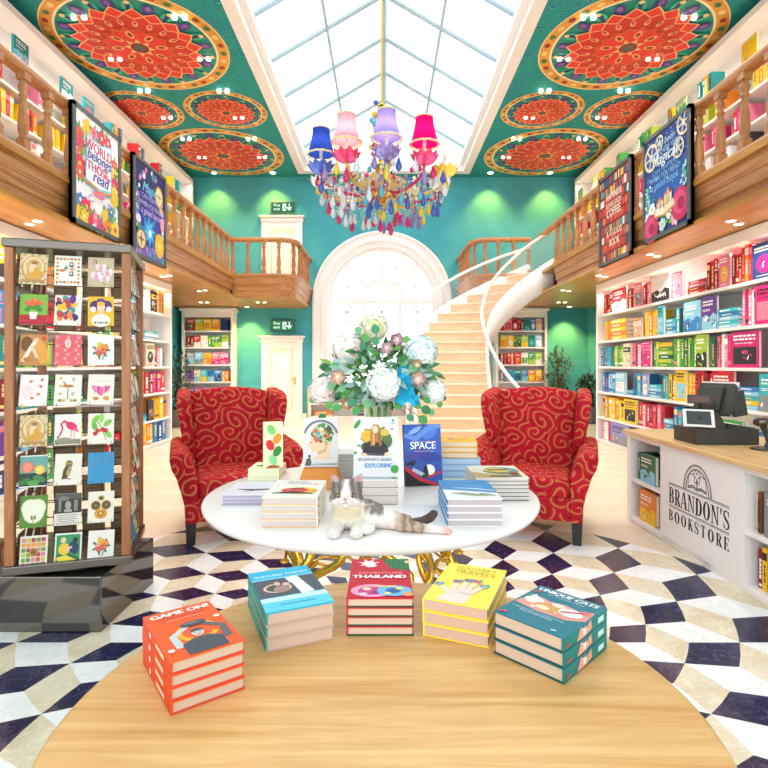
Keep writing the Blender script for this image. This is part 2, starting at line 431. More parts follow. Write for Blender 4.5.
# ceiling medallions (painted plaster discs)
def medallion(name, cx, cy, R):
    b = MB(); E = [0]
    def add(pts, col):
        E[0] += .00022
        b.poly([(cx+x*R, cy+y*R, ZC-.004-E[0]) for x, y in pts][::-1], col)
    add(circ(0, 0, 1.0, n=64), '#f8dc9c'); add(circ(0, 0, .985, n=64), '#e0a040'); add(circ(0, 0, .87, n=64), '#fbeac0'); add(circ(0, 0, .845, n=64), '#1f9088')
    for k in range(36):
        a = 2*pi*k/36; add(circ(.93*cos(a), .93*sin(a), .045, .034, 8, a+pi/2), ['#9c3a26', '#3a7a4c', '#f0d488'][k % 3])
    for k in range(24):
        a = 2*pi*k/24; add(circ(.735*cos(a), .735*sin(a), .09, .06, 10, a), ['#4a3a8a', '#2cc4a0'][k % 2]); add(circ(.755*cos(a), .755*sin(a), .045, .03, 8, a), ['#8a5ab0', '#0f5a66'][k % 2])
    for k in range(12):
        a = 2*pi*(k+.5)/12; add(circ(.70*cos(a), .70*sin(a), .12, .020, 10, a), '#3a2c68'); add(circ(.80*cos(a), .80*sin(a), .03, .03, 8, a), '#f0cf8c')
    add(star(0, 0, .72, .63, 20), '#f4c088'); add(star(0, 0, .70, .61, 20), '#e0382e'); add(star(0, 0, .62, .54, 20, .157), '#f0b070'); add(star(0, 0, .60, .52, 20, .157), '#cc302c')
    for k in range(20):
        a = 2*pi*k/20; add(circ(.46*cos(a), .46*sin(a), .055, .03, 8, a), '#e8b078'); add(circ(.47*cos(a), .47*sin(a), .03, .016, 8, a), '#c02c2c')
    add(star(0, 0, .40, .33, 16), '#c8783c'); add(star(0, 0, .385, .31, 16), '#e0342c')
    for k in range(8):
        a = 2*pi*k/8; add(circ(.25*cos(a), .25*sin(a), .075, .04, 8, a), '#f0b060'); add(circ(.25*cos(a), .25*sin(a), .045, .022, 8, a), '#7a2230')
    add(star(0, 0, .18, .10, 8, .2), '#e8c07a'); add(circ(0, 0, .10), '#8b2230'); add(star(0, 0, .08, .035, 6), '#3a6a5c')
    struct(b.build(name, 'printed'), 'round red and gold medallion painted on the ceiling')
k = 1
for sx in (-1, 1):
    for cx, cy, R in ((3.66, 12.3, 1.36), (2.98, 10.2, .76), (4.58, 10.2, .76), (3.66, 8.1, 1.3), (2.98, 6.1, .76), (4.58, 6.1, .76), (3.66, 4.2, 1.2)):
        medallion('trim_%d' % k, sx*cx, cy, R); k += 1

# skylight: window_2
sky = bpy.data.objects.new('window_2', None); C.objects.link(sky); struct(sky, 'long pitched white skylight in the ceiling')
b = MB()
for sgn in (-1, 1):
    x0, x1 = sorted((sgn*1.96, sgn*2.14)); b.box(x0, x1, 3.0, 13.5, ZC-.03, ZC+.5)
    x0, x1 = sorted((sgn*1.86, sgn*1.96)); b.box(x0, x1, 3.0, 13.3, ZC+.12, ZC+.2)
b.box(-1.96, 1.96, 13.3, 13.5, ZC-.03, ZC+.5)
b.poly([(-2.1, 13.4, ZC+.5), (2.1, 13.4, ZC+.5), (0, 13.4, ZC+1.7)])
b.poly([(-2.1, 13.42, ZC+.5), (0, 13.42, ZC+1.7), (2.1, 13.42, ZC+.5)])
b.build('skylight_frame', 'paint_white', sky)
b = MB()
for k in range(9):
    y = 3.2+k*1.25
    for sgn in (-1, 1):
        b.tube([(sgn*2.05, y, ZC+.48), (0, y, ZC+1.68)], .045, n=4)
b.tube([(0, 3, ZC+1.7), (0, 13.45, ZC+1.7)], .06, n=4)
for sgn in (-1, 1): b.tube([(sgn*1.0, 3, ZC+1.1), (sgn*1.0, 13.4, ZC+1.1)], .03, n=4)
b.build('glazing_bar', 'bar_grey', sky)
b = MB()
for sgn in (-1, 1): b.poly([(sgn*2.1, 3, ZC+.53), (sgn*2.1, 13.45, ZC+.53), (0, 13.45, ZC+1.74), (0, 3, ZC+1.74)])
b.build('glass_pane', 'skylight_glass', sky)

# arched window: window_1
win = bpy.data.objects.new('window_1', None); C.objects.link(win); struct(win, 'tall white arched window in the back wall')
def XZ(y): return lambda a, c, o: (a, y-o, c)
apath = [(WX-WR, 0)] + arch + [(WX+WR, 0)]
b = MB(); b.sweep(apath, [(-.15, 0), (-.15, .09), (-.10, .12), (-.04, .07), (.05, .07), (.08, .11), (.12, .11), (.14, .05), (.22, .05), (.25, -.1), (.25, -.25), (0, -.25), (0, 0)], lambda a, c, o: (a, YB-o, c))
b.build('casing', 'paint_white', win, fix=True)
b = MB(); R2 = 1.32
def bar(p, q, w, d=.05):
    p = Vector(p); q = Vector(q); t = (q-p).normalized(); nn = Vector((-t.y, t.x))*w/2
    o = .006 if abs(t.y) < .01 else (.003 if abs(t.x) > .01 else 0)
    b.prism([tuple(p+nn), tuple(q+nn), tuple(q-nn), tuple(p-nn)], YB+.10-o, YB+.10+d+o, T=TXZ)
for x in (WX-.46, WX+.46): bar((x, 0), (x, WZ), .10)
bar((WX-R2, WZ-.02), (WX+R2, WZ-.02), .11, .07)
for z in (.55, 1.75): bar((WX-R2, z), (WX+R2, z), .05)
for a in (45, 90, 135): bar((WX+.5*cos(radians(a)), WZ+.5*sin(radians(a))), (WX+R2*cos(radians(a)), WZ+R2*sin(radians(a))), .09)
b.sweep(arcpts(WX, WZ, .52, .52, 180, 0, 20), [(-.06, 0), (.06, 0), (.06, .06), (-.06, .06)], lambda a, c, o: (a, YB+.15-o, c))
b.sweep([(WX-R2-.03, 0)]+arcpts(WX, WZ, R2+.03, R2+.03, 180, 0, 24)+[(WX+R2+.03, 0)], [(-.06, 0), (.06, 0), (.06, .07), (-.06, .07)], lambda a, c, o: (a, YB+.16-o, c))
b.build('mullion', 'paint_white', win, fix=True)
b = MB(); b.poly([(x, YB+.14, z) for x, z in [(WX-R2, 0)]+arcpts(WX, WZ, R2, R2, 180, 0, 24)+[(WX+R2, 0)]]); b.build('glass_pane', 'window_glass', win)
b = MB()
TW = frame((WX, YB+.125, WZ), (1, 0, 0), (0, 0, 1))
sh = []
for a in (22, 67, 113, 158):
    x, z = .93*cos(radians(a)), .93*sin(radians(a))
    sh += [(star(x, z, .07, .02, 5, a), '#5fa9a8')]
    for k in range(9):
        t = 2*pi*k/9; sh.append((circ(x+.17*cos(t), z+.12*sin(t), .016, n=6), ['#9cc9c6', '#c9c4c6'][k % 2]))
    sh.append((strip([(x-.16, z-.2), (x, z-.18), (x+.16, z-.2)], .014), '#c9dcda'))
for k in range(9):
    t = pi*(k+.5)/9; sh.append((circ(.36*cos(t), .07+.28*sin(t), .014, n=6), '#a9c9c8'))
sh.append((star(0, .17, .05, .02, 5), '#7fa4a6'))
for x in (-.9, 0, .9):
    sh += [(rect(x-.33, -.22, x+.33, -.20), '#e3d8d4'), (rect(x-.14, -.30, x+.14, -.26), '#aab6ba'), (star(x, -.28, .07, .03, 4), '#98a8ae'), (star(x, -.52, .08, .03, 3, -pi/2), '#a7d3d2'),
           (rect(x-.36, -.45, x+.36, -.44), '#ead9cf'), (rect(x-.34, -1.1, x-.33, -.22), '#f0ddd0'), (rect(x+.33, -1.1, x+.34, -.22), '#f0ddd0')]
decal_mb(sh, TW, .00015).build('etched_motif', 'printed', win)

# doors
def door(name, x0, x1, z0, zt, label):
    d = bpy.data.objects.new(name, None); C.objects.link(d); struct(d, label)
    w = .13; b = MB()
    b.box(x0, x0+w, YB-.06, YB, z0, zt-.1); b.box(x1-w, x1, YB-.06, YB, z0, zt-.1); b.box(x0-.02, x1+.02, YB-.07, YB, zt-.16, zt-.05); b.box(x0-.06, x1+.06, YB-.11, YB, zt-.05, zt)
    b.build('door_frame', 'paint_white', d, bevel=.012)
    b = MB(); b.box(x0+w, x1-w, YB-.035, YB, z0, zt-.16); b.build('door_leaf', 'paint_white', d)
    b = MB(); fn = lambda a, c, o: (a, YB-.035-o, c)
    a0, a1 = x0+w+.12, x1-w-.12
    for g, col in ((0, '#ead7b0'), (.05, '#f6ecd8')):
        b.sweep([(a0+g, z0+.25+g), (a0+g, zt-.35-g), (a1-g, zt-.35-g), (a1-g, z0+.25+g)], [(-.012, 0), (-.012, .015), (.012, .015), (.012, 0)], fn, col, closed=True)
    b.build('panel_moulding', 'paint_attr', d, fix=True)
    b = MB(); hx = x1-w-.06; hz = z0+.95
    b.box(hx-.02, hx+.02, YB-.045, YB-.035, hz-.1, hz+.1); b.tube([(hx, YB-.04, hz+.03), (hx, YB-.09, hz+.03), (hx-.12, YB-.09, hz+.03)], .011, n=6)
    b.build('door_handle', 'gold', d)
door('door_1', -3.12, -2.08, 0, 2.1, 'white panelled door on the ground floor')
door('door_2', -3.12, -2.08, 3.25, 5.16, 'white panelled door on the balcony')
def exit_sign(z, label):
    e = thing('exit_sign', label, 'exit sign', (-2.58, YB-.045, z))
    b = MB(); b.box(-.31, .31, 0, .045, -.15, .15); b.build('housing', 'dark_frame', e, bevel=.008)
    b = MB(); b.box(-.285, .285, -.004, 0, -.125, .125); b.build('sign_panel', 'sign_glow', e)
    T = frame((0, -.006, 0), (1, 0, 0), (0, 0, 1)); b = MB()
    sh = [(rect(.0, -.09, .09, .09), '#ffffff'), (rect(.17-.013, -.02, .17+.013, .09), '#ffffff'), ([(.10, 0), (.24, 0), (.17, -.09)], '#ffffff'),
          (circ(.05, .055, .018), '#1f7a48'), (strip([(.05, .03), (.045, -.02), (.02, -.075)], .022), '#1f7a48'), (strip([(.045, -.02), (.075, -.04), (.075, -.08)], .02), '#1f7a48'), (strip([(.015, .0), (.05, .025), (.08, .0)], .016), '#1f7a48')]
    b = decal_mb(sh[:3], T); b.build('pictogram', 'sign_white', e); decal_mb(sh[3:], T @ Matrix.Translation((0, 0, .002))).build('running_figure', 'printed', e)
    text('lettering', 'Fire', .11, '#ffffff', T @ TX(-.15, .02, .001), e, 'sign_white'); text('lettering', 'exit', .11, '#ffffff', T @ TX(-.15, -.075, .001), e, 'sign_white')
exit_sign(5.37, 'green fire exit sign above the upper door on the balcony'); exit_sign(2.36, 'green fire exit sign above the ground floor door')

# ================================================================ BALCONIES
def baluster(x, y, z0, z1, hw=.042):
    b = MB(); L = z1-z0; b.box(x-hw, x+hw, y-hw, y+hw, z0, z0+.13*L); b.box(x-hw, x+hw, y-hw, y+hw, z1-.09*L, z1)
    pr = [(.030, .13), (.040, .155), (.030, .18), (.042, .24), (.046, .32), (.040, .45), (.030, .60), (.025, .68), (.038, .70), (.038, .72), (.026, .745), (.040, .80), (.042, .84), (.028, .88), (.036, .91)]
    b.lathe([(r, z0+t*L) for r, t in pr], n=12, org=(x, y, 0)); return b
def balcony(sgn, label, rail_end, path, bals, slab):
    o = thing('balcony', label, 'balcony')
    def fin(b, nm, mat, **kw):
        if sgn > 0: b.mirror()
        return b.build(nm, mat, o, **kw)
    fnc = lambda a, c, z: (a, c, z)
    for i, sub in enumerate(path):
        b = MB(); b.sweep(sub, [(-.10, 3.30), (.05, 3.30), (.06, 3.27), (.05, 3.235), (.03, 3.22), (.025, 3.10), (.015, 3.085), (.01, 3.075), (.0, 3.07), (-.005, 2.96), (-.03, 2.94), (-.035, 2.81), (-.10, 2.81)], fnc)
        fin(b, 'fascia', 'wood_balcony' if i == 0 else 'wood_balcony_x', fix=True)
    b = MB(); b.prism(slab, 2.80, 2.84); fin(b, 'soffit', 'wood_soffit', fix=True)
    b = MB(); b.prism(slab, 3.2, 3.26); fin(b, 'deck', 'wood_soffit', fix=True)
    for sub in rail_end:
        b = MB(); b.sweep(sub, [(-.07, 3.99), (.035, 3.99), (.05, 4.01), (.05, 4.04), (.03, 4.07), (-.02, 4.085), (-.06, 4.07), (-.075, 4.03)], fnc); fin(b, 'handrail', 'wood_balcony', fix=True)
    for x, y in bals: fin(baluster(x, y, 3.30, 3.99), 'baluster', 'wood_turned')
    return o
curve = [(-1.86+.42*(1-1)-.42+.42*cos(radians(a)), 11.92+.42*sin(radians(a))) for a in range(-90, 1, 15)]
back = [(-3.24, 11.5)] + [(x-.02, y) for x, y in curve] + [(-1.86-.02, 13.8)]
main = [(-3.24, 2.2), (-3.24, 11.5)]
bm_ = [(-3.24, 4.5+.35*k) for k in range(20)] + [(-3.21, 11.47)]
bb_ = [(-2.90, 11.5), (-2.56, 11.5), (-2.24, 11.5), (-1.96, 11.72), (-1.88, 12.0), (-1.88, 12.32), (-1.88, 12.66), (-1.88, 13.0), (-1.88, 13.36)]
slab = [(-5.2, 2.2), (-3.17, 2.2), (-3.17, 11.57)] + [(x-.05, y+.05) for x, y in curve] + [(-1.95, 13.8), (-5.2, 13.8)]
full = [(-3.24, 2.2), (-3.24, 11.5)] + back[1:]
balcony(-1, 'carved wooden balcony with turned balusters along the left side, below the flowered poster', [full], [main, back], bm_+bb_, slab)
mainR = [(-3.24, 2.2), (-3.24, 11.42)]; railR_ = [(-3.24, 2.2), (-3.24, 10.2)]
backR = [(-3.12, 11.5)] + back[1:]
o_ = balcony(1, 'carved wooden balcony with turned balusters along the right side, where the staircase arrives', [mainR, backR], [railR_, backR],
        [p for p in bm_ if p[1] < 10.2]+[(-3.08, 11.5), (-2.76, 11.5), (-2.44, 11.5), (-2.16, 11.55)]+bb_[3:], slab)
# recessed spotlights in pairs
i = 0
for sx in (-1, 1):
    for k, y in enumerate((5.42, 7.05, 8.72, 10.45)):
        for dx in (-.035, .035):
            i += 1
            d = thing('recessed_spotlight', '%s spotlight of the %s pair from the front, under the %s balcony' % ('inner' if dx*sx < 0 else 'outer', ORD[k+1], 'left' if sx < 0 else 'right'), 'spotlight', (sx*3.52+dx*2.2, y+(.06 if dx*sx > 0 else -.06), 2.80), group='recessed spotlights under the balconies')
            b = MB(); b.lathe([(.052, -.004), (.052, 0), (.0, 0)], n=16); b.build('trim_ring', 'paint_white', d)
            b = MB(); b.lathe([(.0, -.006), (.04, -.006), (.04, -.001)], n=16); b.build('lens', 'lamp_glow', d)
        L = bpy.data.lights.new('soffit_light', 'SPOT'); L.energy = 38 if k < 3 else 90; L.color = (1, .86, .7); L.spot_size = 2.0; L.spot_blend = .6; L.shadow_soft_size = .06
        o = bpy.data.objects.new('soffit_light', L); C.objects.link(o); o.location = (sx*3.52, y, 2.77)
# twin spotlights set into the painted ceiling
i = 0
for sx in (-1, 1):
    for ci, x in enumerate((2.8, 4.18)):
        for k in range(9):
            y = 12.4-k
            if k < 6:
                d = thing('ceiling_spotlight', 'twin ceiling spotlight, %s from the back wall, %s row of the %s ceiling' % (ORD[k+1], ('inner', 'outer')[ci], 'left' if sx < 0 else 'right'), 'spotlight', (sx*x, y, ZC-.052), group='twin spotlights in the painted ceiling')
                for q in (-.07, .07):
                    b = MB(); b.lathe([(.0, -.004), (.026, -.004), (.034, 0), (.034, .05)], n=12, org=(q, 0, 0)); b.build('lens', 'lamp_glow', d)
            if k % 2 == 0:
                L = bpy.data.lights.new('ceiling_light', 'SPOT'); L.energy = CEIL_W; L.color = (1, .93, .84); L.spot_size = 2.3; L.spot_blend = .7; L.shadow_soft_size = .12
                o = bpy.data.objects.new('ceiling_light', L); C.objects.link(o); o.location = (sx*x, y, ZC-.08)
# wall washers along the top of the back wall
for k, x in enumerate((-4.25, -2.78, 2.66, 4.15)):
    d = thing('ceiling_spotlight', 'small round spotlight in the ceiling washing the back wall, %s from the left' % ORD[k+1], 'spotlight', (x, 13.5, ZC), group='ceiling spotlights along the back wall')
    b = MB(); b.lathe([(.0, -.012), (.055, -.012), (.07, -.006), (.07, 0)], n=16); b.build('lens', 'lamp_glow', d)
    L = bpy.data.lights.new('wall_light', 'SPOT'); L.energy = 150; L.color = (1, .52, .06); L.spot_size = 1.6; L.spot_blend = .8; L.shadow_soft_size = .05
    o = bpy.data.objects.new('wall_light', L); C.objects.link(o); o.location = (x, 13.42, ZC-.05); o.rotation_euler = (radians(9), 0, 0)
for k, x in enumerate((-3.4, 4.6)):
    L = bpy.data.lights.new('wall_light', 'SPOT'); L.energy = 170; L.color = (1, .55, .10); L.spot_size = 1.6; L.spot_blend = .8; L.shadow_soft_size = .05
    o = bpy.data.objects.new('wall_light', L); C.objects.link(o); o.location = (x, 13.4, 2.77); o.rotation_euler = (radians(9), 0, 0)
    d = thing('recessed_spotlight', 'small round spotlight under the balcony by the back wall, %s side' % ('left', 'right')[k], 'spotlight', (x, 13.4, 2.80), group='recessed spotlights under the balconies')
    b = MB(); b.lathe([(.0, -.006), (.04, -.006), (.052, -.004), (.052, 0)], n=16); b.build('lens', 'lamp_glow', d)

for x, where in ((-4.15, 'far left, above the narrow bookcase'), (-2.83, 'left, near the ground floor door'), (4.1, 'right, behind the staircase')):
    d = thing('recessed_spotlight', 'twin spotlight under the balcony, ' + where, 'spotlight', (x, 12.45, 2.80), group='recessed spotlights under the balconies')
    for q in (-.075, .075):
        b = MB(); b.lathe([(.0, -.006), (.03, -.006), (.042, -.004), (.042, 0)], n=16, org=(q, 0, 0)); b.build('lens', 'lamp_glow', d)
    L = bpy.data.lights.new('soffit_light', 'SPOT'); L.energy = 90; L.color = (1, .86, .7); L.spot_size = 2.4; L.spot_blend = .7; L.shadow_soft_size = .06
    o = bpy.data.objects.new('soffit_light', L); C.objects.link(o); o.location = (x, 12.45, 2.77)
# ================================================================ STAIRCASE
def cr(pts, n):
    V = [Vector(p) for p in pts]; o = []
    V = [V[0]*2-V[1]] + V + [V[-1]*2-V[-2]]
    for i in range(1, len(V)-2):
        for k in range(n):
            t = k/n; a, b_, c, d = V[i-1], V[i], V[i+1], V[i+2]
            o.append(.5*((2*b_)+(c-a)*t+(2*a-5*b_+4*c-d)*t*t+(3*b_-a-3*c+d)*t**3))
    return o+[V[-2]]
outer = cr([(.60, 9.6, 0), (.62, 10.2, .75), (.74, 10.75, 1.6), (.98, 11.1, 2.1), (1.5, 11.36, 2.5), (2.3, 11.44, 2.9), (3.1, 11.46, 3.25)], 10)
inner = cr([(1.98, 9.6, 0), (1.94, 10.05, .75), (1.97, 10.5, 1.6), (2.11, 10.75, 2.1), (2.42, 10.88, 2.5), (2.9, 10.92, 2.9), (3.42, 10.9, 3.25)], 10)
def atz(L, z):
    for a, b_ in zip(L, L[1:]):
        if a.z <= z <= b_.z: return a.lerp(b_, (z-a.z)/(b_.z-a.z+1e-9))
    return L[-1] if z > L[-1].z else L[0]
st = thing('staircase', 'pale curved staircase with glass sides rising to the right balcony', 'staircase')
NSt = 16; rise = 3.25/NSt
for k in range(NSt):
    a, c = atz(outer, k*rise), atz(inner, k*rise); a2, c2 = atz(outer, (k+1)*rise), atz(inner, (k+1)*rise)
    z1 = (k+1)*rise; z0 = max(.0, z1-.34); b = MB()
    b.prism([(a.x, a.y), (c.x, c.y), (c2.x, c2.y), (a2.x, a2.y)], z0, z1-.03); b.build('step', 'wood_stair', st, fix=True)
    dv = (Vector((a.x-a2.x, a.y-a2.y)).normalized())*.035; b = MB()
    b.prism([(a.x+dv.x, a.y+dv.y), (c.x+dv.x, c.y+dv.y), (c2.x, c2.y), (a2.x, a2.y)], z1-.03, z1); b.build('tread', 'stair_tread', st, fix=True)
def ribbon(L, off_top, off_bot, th, side):
    b = MB(); m = len(L); vs = []; fs = []
    for i, p in enumerate(L):
        t = (L[min(i+1, m-1)]-L[max(i-1, 0)]); t.z = 0; t.normalize(); nn = Vector((t.y, -t.x, 0))*side
        for o, z in ((0, p.z+off_top), (th, p.z+off_top), (th, max(.0, p.z+off_bot)), (0, max(0., p.z+off_bot))): vs.append((p.x+nn.x*o, p.y+nn.y*o, z))
    for i in range(m-1):
        for k in range(4): fs.append((4*i+k, 4*i+(k+1) % 4, 4*i+4+(k+1) % 4, 4*i+4+k))
    fs += [(0, 1, 2, 3), (4*m-4, 4*m-3, 4*m-2, 4*m-1)]
    b.add(vs, fs, '#ffffff', True); return b
ribbon(inner, .27, -.30, .06, 1).build('stringer', 'paint_white', st, fix=True)
ribbon(outer, .27, -.30, .06, -1).build('stringer', 'paint_white', st, fix=True)
railL = cr([(.42, 9.6, .85), (.40, 10.1, 1.55), (.42, 10.5, 2.0), (.50, 10.75, 2.28), (.68, 11.0, 2.58), (1.02, 11.2, 2.89), (1.6, 11.38, 3.26), (2.3, 11.44, 3.58), (3.1, 11.46, 3.86)], 8)
railR = cr([(2.36, 9.42, .95), (2.2, 9.6, 1.18), (2.05, 9.8, 1.47), (1.92, 10.1, 1.88), (1.9, 10.5, 2.36), (2.06, 10.8, 2.83), (2.29, 10.93, 3.18), (2.65, 11.0, 3.55), (3.0, 10.98, 3.83), (3.46, 10.92, 4.12)], 8)
for L in (railL, railR):
    b = MB(); b.tube(L, .032, n=8); b.build('handrail', 'paint_white', st)
b = MB(); e = railR[0]; b.tube([e, (e.x+.03, e.y-.03, .5), (e.x+.03, e.y-.03, 0)], .03, n=8); b.build('newel_post', 'paint_white', st)
b = MB(); e = railL[0]; b.tube([e, (e.x, e.y-.03, .5), (e.x, e.y-.03, 0)], .03, n=8); b.build('newel_post', 'paint_white', st)
for L, R in ((railL, outer), (railR, inner)):
    b = MB(); n = 40; vs = []
    for i in range(n+1):
        p = L[round(i*(len(L)-1)/n)]; q = R[round(i*(len(R)-1)/n)]
        vs += [p, (q.x*.7+p.x*.3, q.y*.7+p.y*.3, q.z+.1)]
    b.add(vs, [(2*i, 2*i+2, 2*i+3, 2*i+1) for i in range(n)], '#ffffff', True); b.build('glass_panel', 'stair_glass', st)
# ================================================================ BOOKCASES
PAL = {'red': '#d3202f', 'dark red': '#8e1526', 'pink': '#ee7f9e', 'magenta': '#d81b7a', 'orange': '#f08a24', 'yellow': '#f6c91a', 'lime': '#a9c93a', 'green': '#3aa24a', 'dark green': '#1f6a3c',
       'teal': '#1f8f92', 'turquoise': '#35bcc8', 'light blue': '#8fd0ea', 'blue': '#2f86c8', 'navy': '#223f7e', 'lavender': '#9b9ad8', 'purple': '#6a3a98', 'white': '#f2efec', 'cream': '#ecdfba',
       'grey': '#8f9296', 'black': '#2b2a2c', 'peach': '#f1b48a', 'brown': '#7a5234'}
def bookcase(name, label, T, W, D, Hh, shelves, th=.035, top=.12, plinth=.06, rim='#ffffff', lights=0):
    """local frame: x along the front, y into the case, z up"""
    o = thing(name, label, 'bookcase'); o.matrix_world = T
    for x in (0, W-.06):
        b = MB(); b.box(x, x+.06, 0, D, 0, Hh); b.build('side_panel', 'paint_white', o, bevel=.004)
    b = MB(); b.box(.06, W-.06, D-.03, D, 0, Hh); b.build('back_panel', 'paint_white', o)
    b = MB(); b.box(.06, W-.06, 0, D-.03, Hh-top, Hh); b.build('top_panel', 'paint_white', o)
    b = MB(); b.box(.06, W-.06, .02, D-.03, 0, plinth); b.build('plinth', 'paint_white', o)
    for z in shelves:
        b = MB(); b.box(.06, W-.06, .005, D-.03, z-th, z); b.build('shelf', 'paint_white', o)
    return o
TR = frame((3.78, 9.63, 0), (0, -1, 0), (0, 0, 1)); TR = Matrix(((0, 1, 0, 3.78), (-1, 0, 0, 9.63), (0, 0, 1, 0), (0, 0, 0, 1)))
TL = Matrix(((0, -1, 0, -3.78), (1, 0, 0, 3.2), (0, 0, 1, 0), (0, 0, 0, 1)))
TUR = Matrix(((0, 1, 0, 4.8), (-1, 0, 0, 13.6), (0, 0, 1, 3.263), (0, 0, 0, 1)))
TUL = Matrix(((0, -1, 0, -4.8), (1, 0, 0, 4.6), (0, 0, 1, 3.263), (0, 0, 0, 1)))
def TB(x, y=13.42): return Matrix.Translation((x, y, 0))
SH = [2.24, 1.78, 1.34, .90, .46, .07]
bookcase('bookcase', 'long white built-in bookcase along the right wall behind the counter', TR, 6.4, .38, 2.79, SH)
bookcase('bookcase', 'long white built-in bookcase along the left wall behind the card rack', TL, 6.43, .38, 2.79, SH)
UP = [.02, .44, .86, 1.28, 1.70, 2.12]
bookcase('bookcase', 'long white bookcase on the balcony along the right wall', TUR, 9.0, .38, 2.75, UP, top=.1)
bookcase('bookcase', 'long white bookcase on the balcony along the left wall', TUL, 9.0, .38, 2.75, UP, top=.1)
SB = [2.21, 1.80, 1.37, .94, .5, .1]
def cornice(o, W):
    b = MB(); b.box(-.05, W+.05, -.05, .37, 2.70, 2.78); b.build('cornice', 'paint_white', o, bevel=.015)
for x, W, lab in ((-5.03, 1.28, 'narrow white bookcase against the back wall left of the door'), (2.78, 1.28, 'narrow white bookcase against the back wall behind the staircase')):
    cornice(bookcase('bookcase', lab, TB(x), W, .37, 2.74, SB, top=.2), W)
lowc = bookcase('bookcase', 'low white bookcase with gilt edges in front of the arched window', TB(-1.85, 13.2), 2.6, .4, .80, [.42, .1], top=.05, plinth=.08)
b = MB(); b.box(-.02, .0, -.02, .0, 0, .82); b.box(2.6, 2.62, -.02, 0, 0, .82); b.build('gilt_edge', 'gold', lowc)
# under-shelf lights of the tall cases
for T, W, z in ((TR, 6.4, 2.62), (TL, 6.43, 2.62), (TUR, 9, 2.6), (TUL, 9, 2.6)):
    for k in range(4):
        L = bpy.data.lights.new('shelf_light', 'AREA'); L.shape = 'RECTANGLE'; L.size = W/4.4; L.size_y = .03; L.energy = 5; L.color = (1, .82, .66)
        o = bpy.data.objects.new('shelf_light', L); C.objects.link(o); o.matrix_world = T @ Matrix.Translation((W*(k+.5)/4, .07, z)) @ Matrix.Rotation(radians(-12), 4, 'X')

BOOKS = []      # (area, builder)
MAT = {}
def shelf_mesh(kind, w, h, d, col, seed, art=None):
    """local: x along the shelf, y into it, z up; front at y=0"""
    r = random.Random(seed); b = MB(); c = PAL.get(col, col); pg = '#f1ece2'
    if kind == 's':                 # lying, spine to the front
        t = h; b.box(0, w, 0, d, 0, .006, c); b.box(0, w, 0, d, t-.006, t, c); b.box(0, w, 0, .008, .006, t-.006, c); b.box(.008, w-.008, .008, d-.01, .006, t-.006, pg)
        x = w*.15
        b.box(x, x+w*.5, -.0015, 0, t*.35, t*.62, '#ffffff' if r.random() < .7 else '#f4d34a')
        return b
    if kind == 'f':                 # facing out
        t = .035; b.box(0, w, 0, .005, 0, h, c); b.box(0, w, t-.005, t, 0, h, c); b.box(0, .006, .005, t-.005, 0, h, c); b.box(.006, w-.006, .005, t-.005, .006, h-.006, pg)
        T = frame((0, 0, 0), (1, 0, 0), (0, 0, 1)); sh = []
        c2 = PAL[art or r.choice(['white', 'yellow', 'black', 'light blue', 'cream', 'pink'])]
        s = r.randrange(4); tc = '#ffffff' if r.random() < .8 else '#2a2a30'
        def lines(x0, x1, z, n, hh=.022):
            o = []
            for q in range(n):
                x = x0*w; zz = (z-q*hh*1.9)*h
                while x < x1*w-.02:
                    l = w*r.uniform(.08, .22); o.append((rect(x, zz, min(x1*w, x+l), zz+hh*h), tc)); x += l+w*.03
            return o
        def blobs(x0, x1, z0, z1, n):
            return [(circ(r.uniform(x0, x1)*w, r.uniform(z0, z1)*h, w*r.uniform(.03, .10), h*r.uniform(.02, .06), 9, r.random()*3), r.choice([c2, c, '#ffffff', c2, r.choice(list(PAL.values()))])) for _ in range(n)]
        if s == 0: sh = [(rect(.08*w, .10*h, .92*w, .58*h), c2)]+blobs(.2, .8, .2, .5, 9)+lines(.1, .9, .86, 2, .05)+lines(.15, .8, .67, 1)
        elif s == 1: sh = [(circ(.5*w, .4*h, .32*w, .25*h, 18), c2)]+blobs(.32, .68, .25, .55, 8)+lines(.1, .9, .84, 2, .045)+lines(.2, .8, .07, 1)
        elif s == 2: sh = [([(0, .0), (w, 0), (w, .42*h), (.75*w, .5*h), (.55*w, .36*h), (.3*w, .46*h), (0, .38*h)], c2)]+blobs(.08, .92, .08, .36, 12)+lines(.1, .8, .82, 2, .05)+lines(.1, .6, .6, 2)
        else: sh = [(rect(.0, .62*h, w, .84*h), c2)]+blobs(.1, .9, .15, .55, 12)+lines(.1, .9, .9, 1, .03)+lines(.2, .8, .06, 1)
        if s == 3: tc = c; sh += lines(.1, .9, .70, 1, .07)
        return decal_mb(sh, T, .0002, b)
    t = w; b.box(0, .005, 0, d, 0, h, c); b.box(t-.005, t, 0, d, 0, h, c); b.box(.005, t-.005, 0, .007, 0, h, c); b.box(.005, t-.005, .007, d-.008, .006, h-.006, pg)
    s = r.randrange(5); c2 = r.choice(['#ffffff', '#ffffff', '#f7e08a', '#2a2a30', PAL['pink'] if col != 'pink' else '#ffffff'])
    def band(z0, z1, cc, m=.12):
        if m < .25: b.box(t*m, t*(1-m), -.0012, 0, h*z0, h*z1, cc); return
        z = z0
        while z < z1-.03:
            l = r.uniform(.04, .16); b.box(t*m, t*(1-m), -.0012, 0, h*z, h*min(z1, z+l), cc); z += l+.025
    if s == 0: band(.3, .85, c2, .36)
    elif s == 1: band(.1, .2, c2, 0); band(.45, .85, c2, .4)
    elif s == 2: band(.72, .9, c2, .05); band(.2, .6, c2, .38)
    elif s == 3: band(.06, .5, c2, .34); band(.6, .64, c2, 0); band(.7, .92, c2, .30)
    else: band(.25, .8, c2, .3); band(.05, .12, c2, .2)
    return b
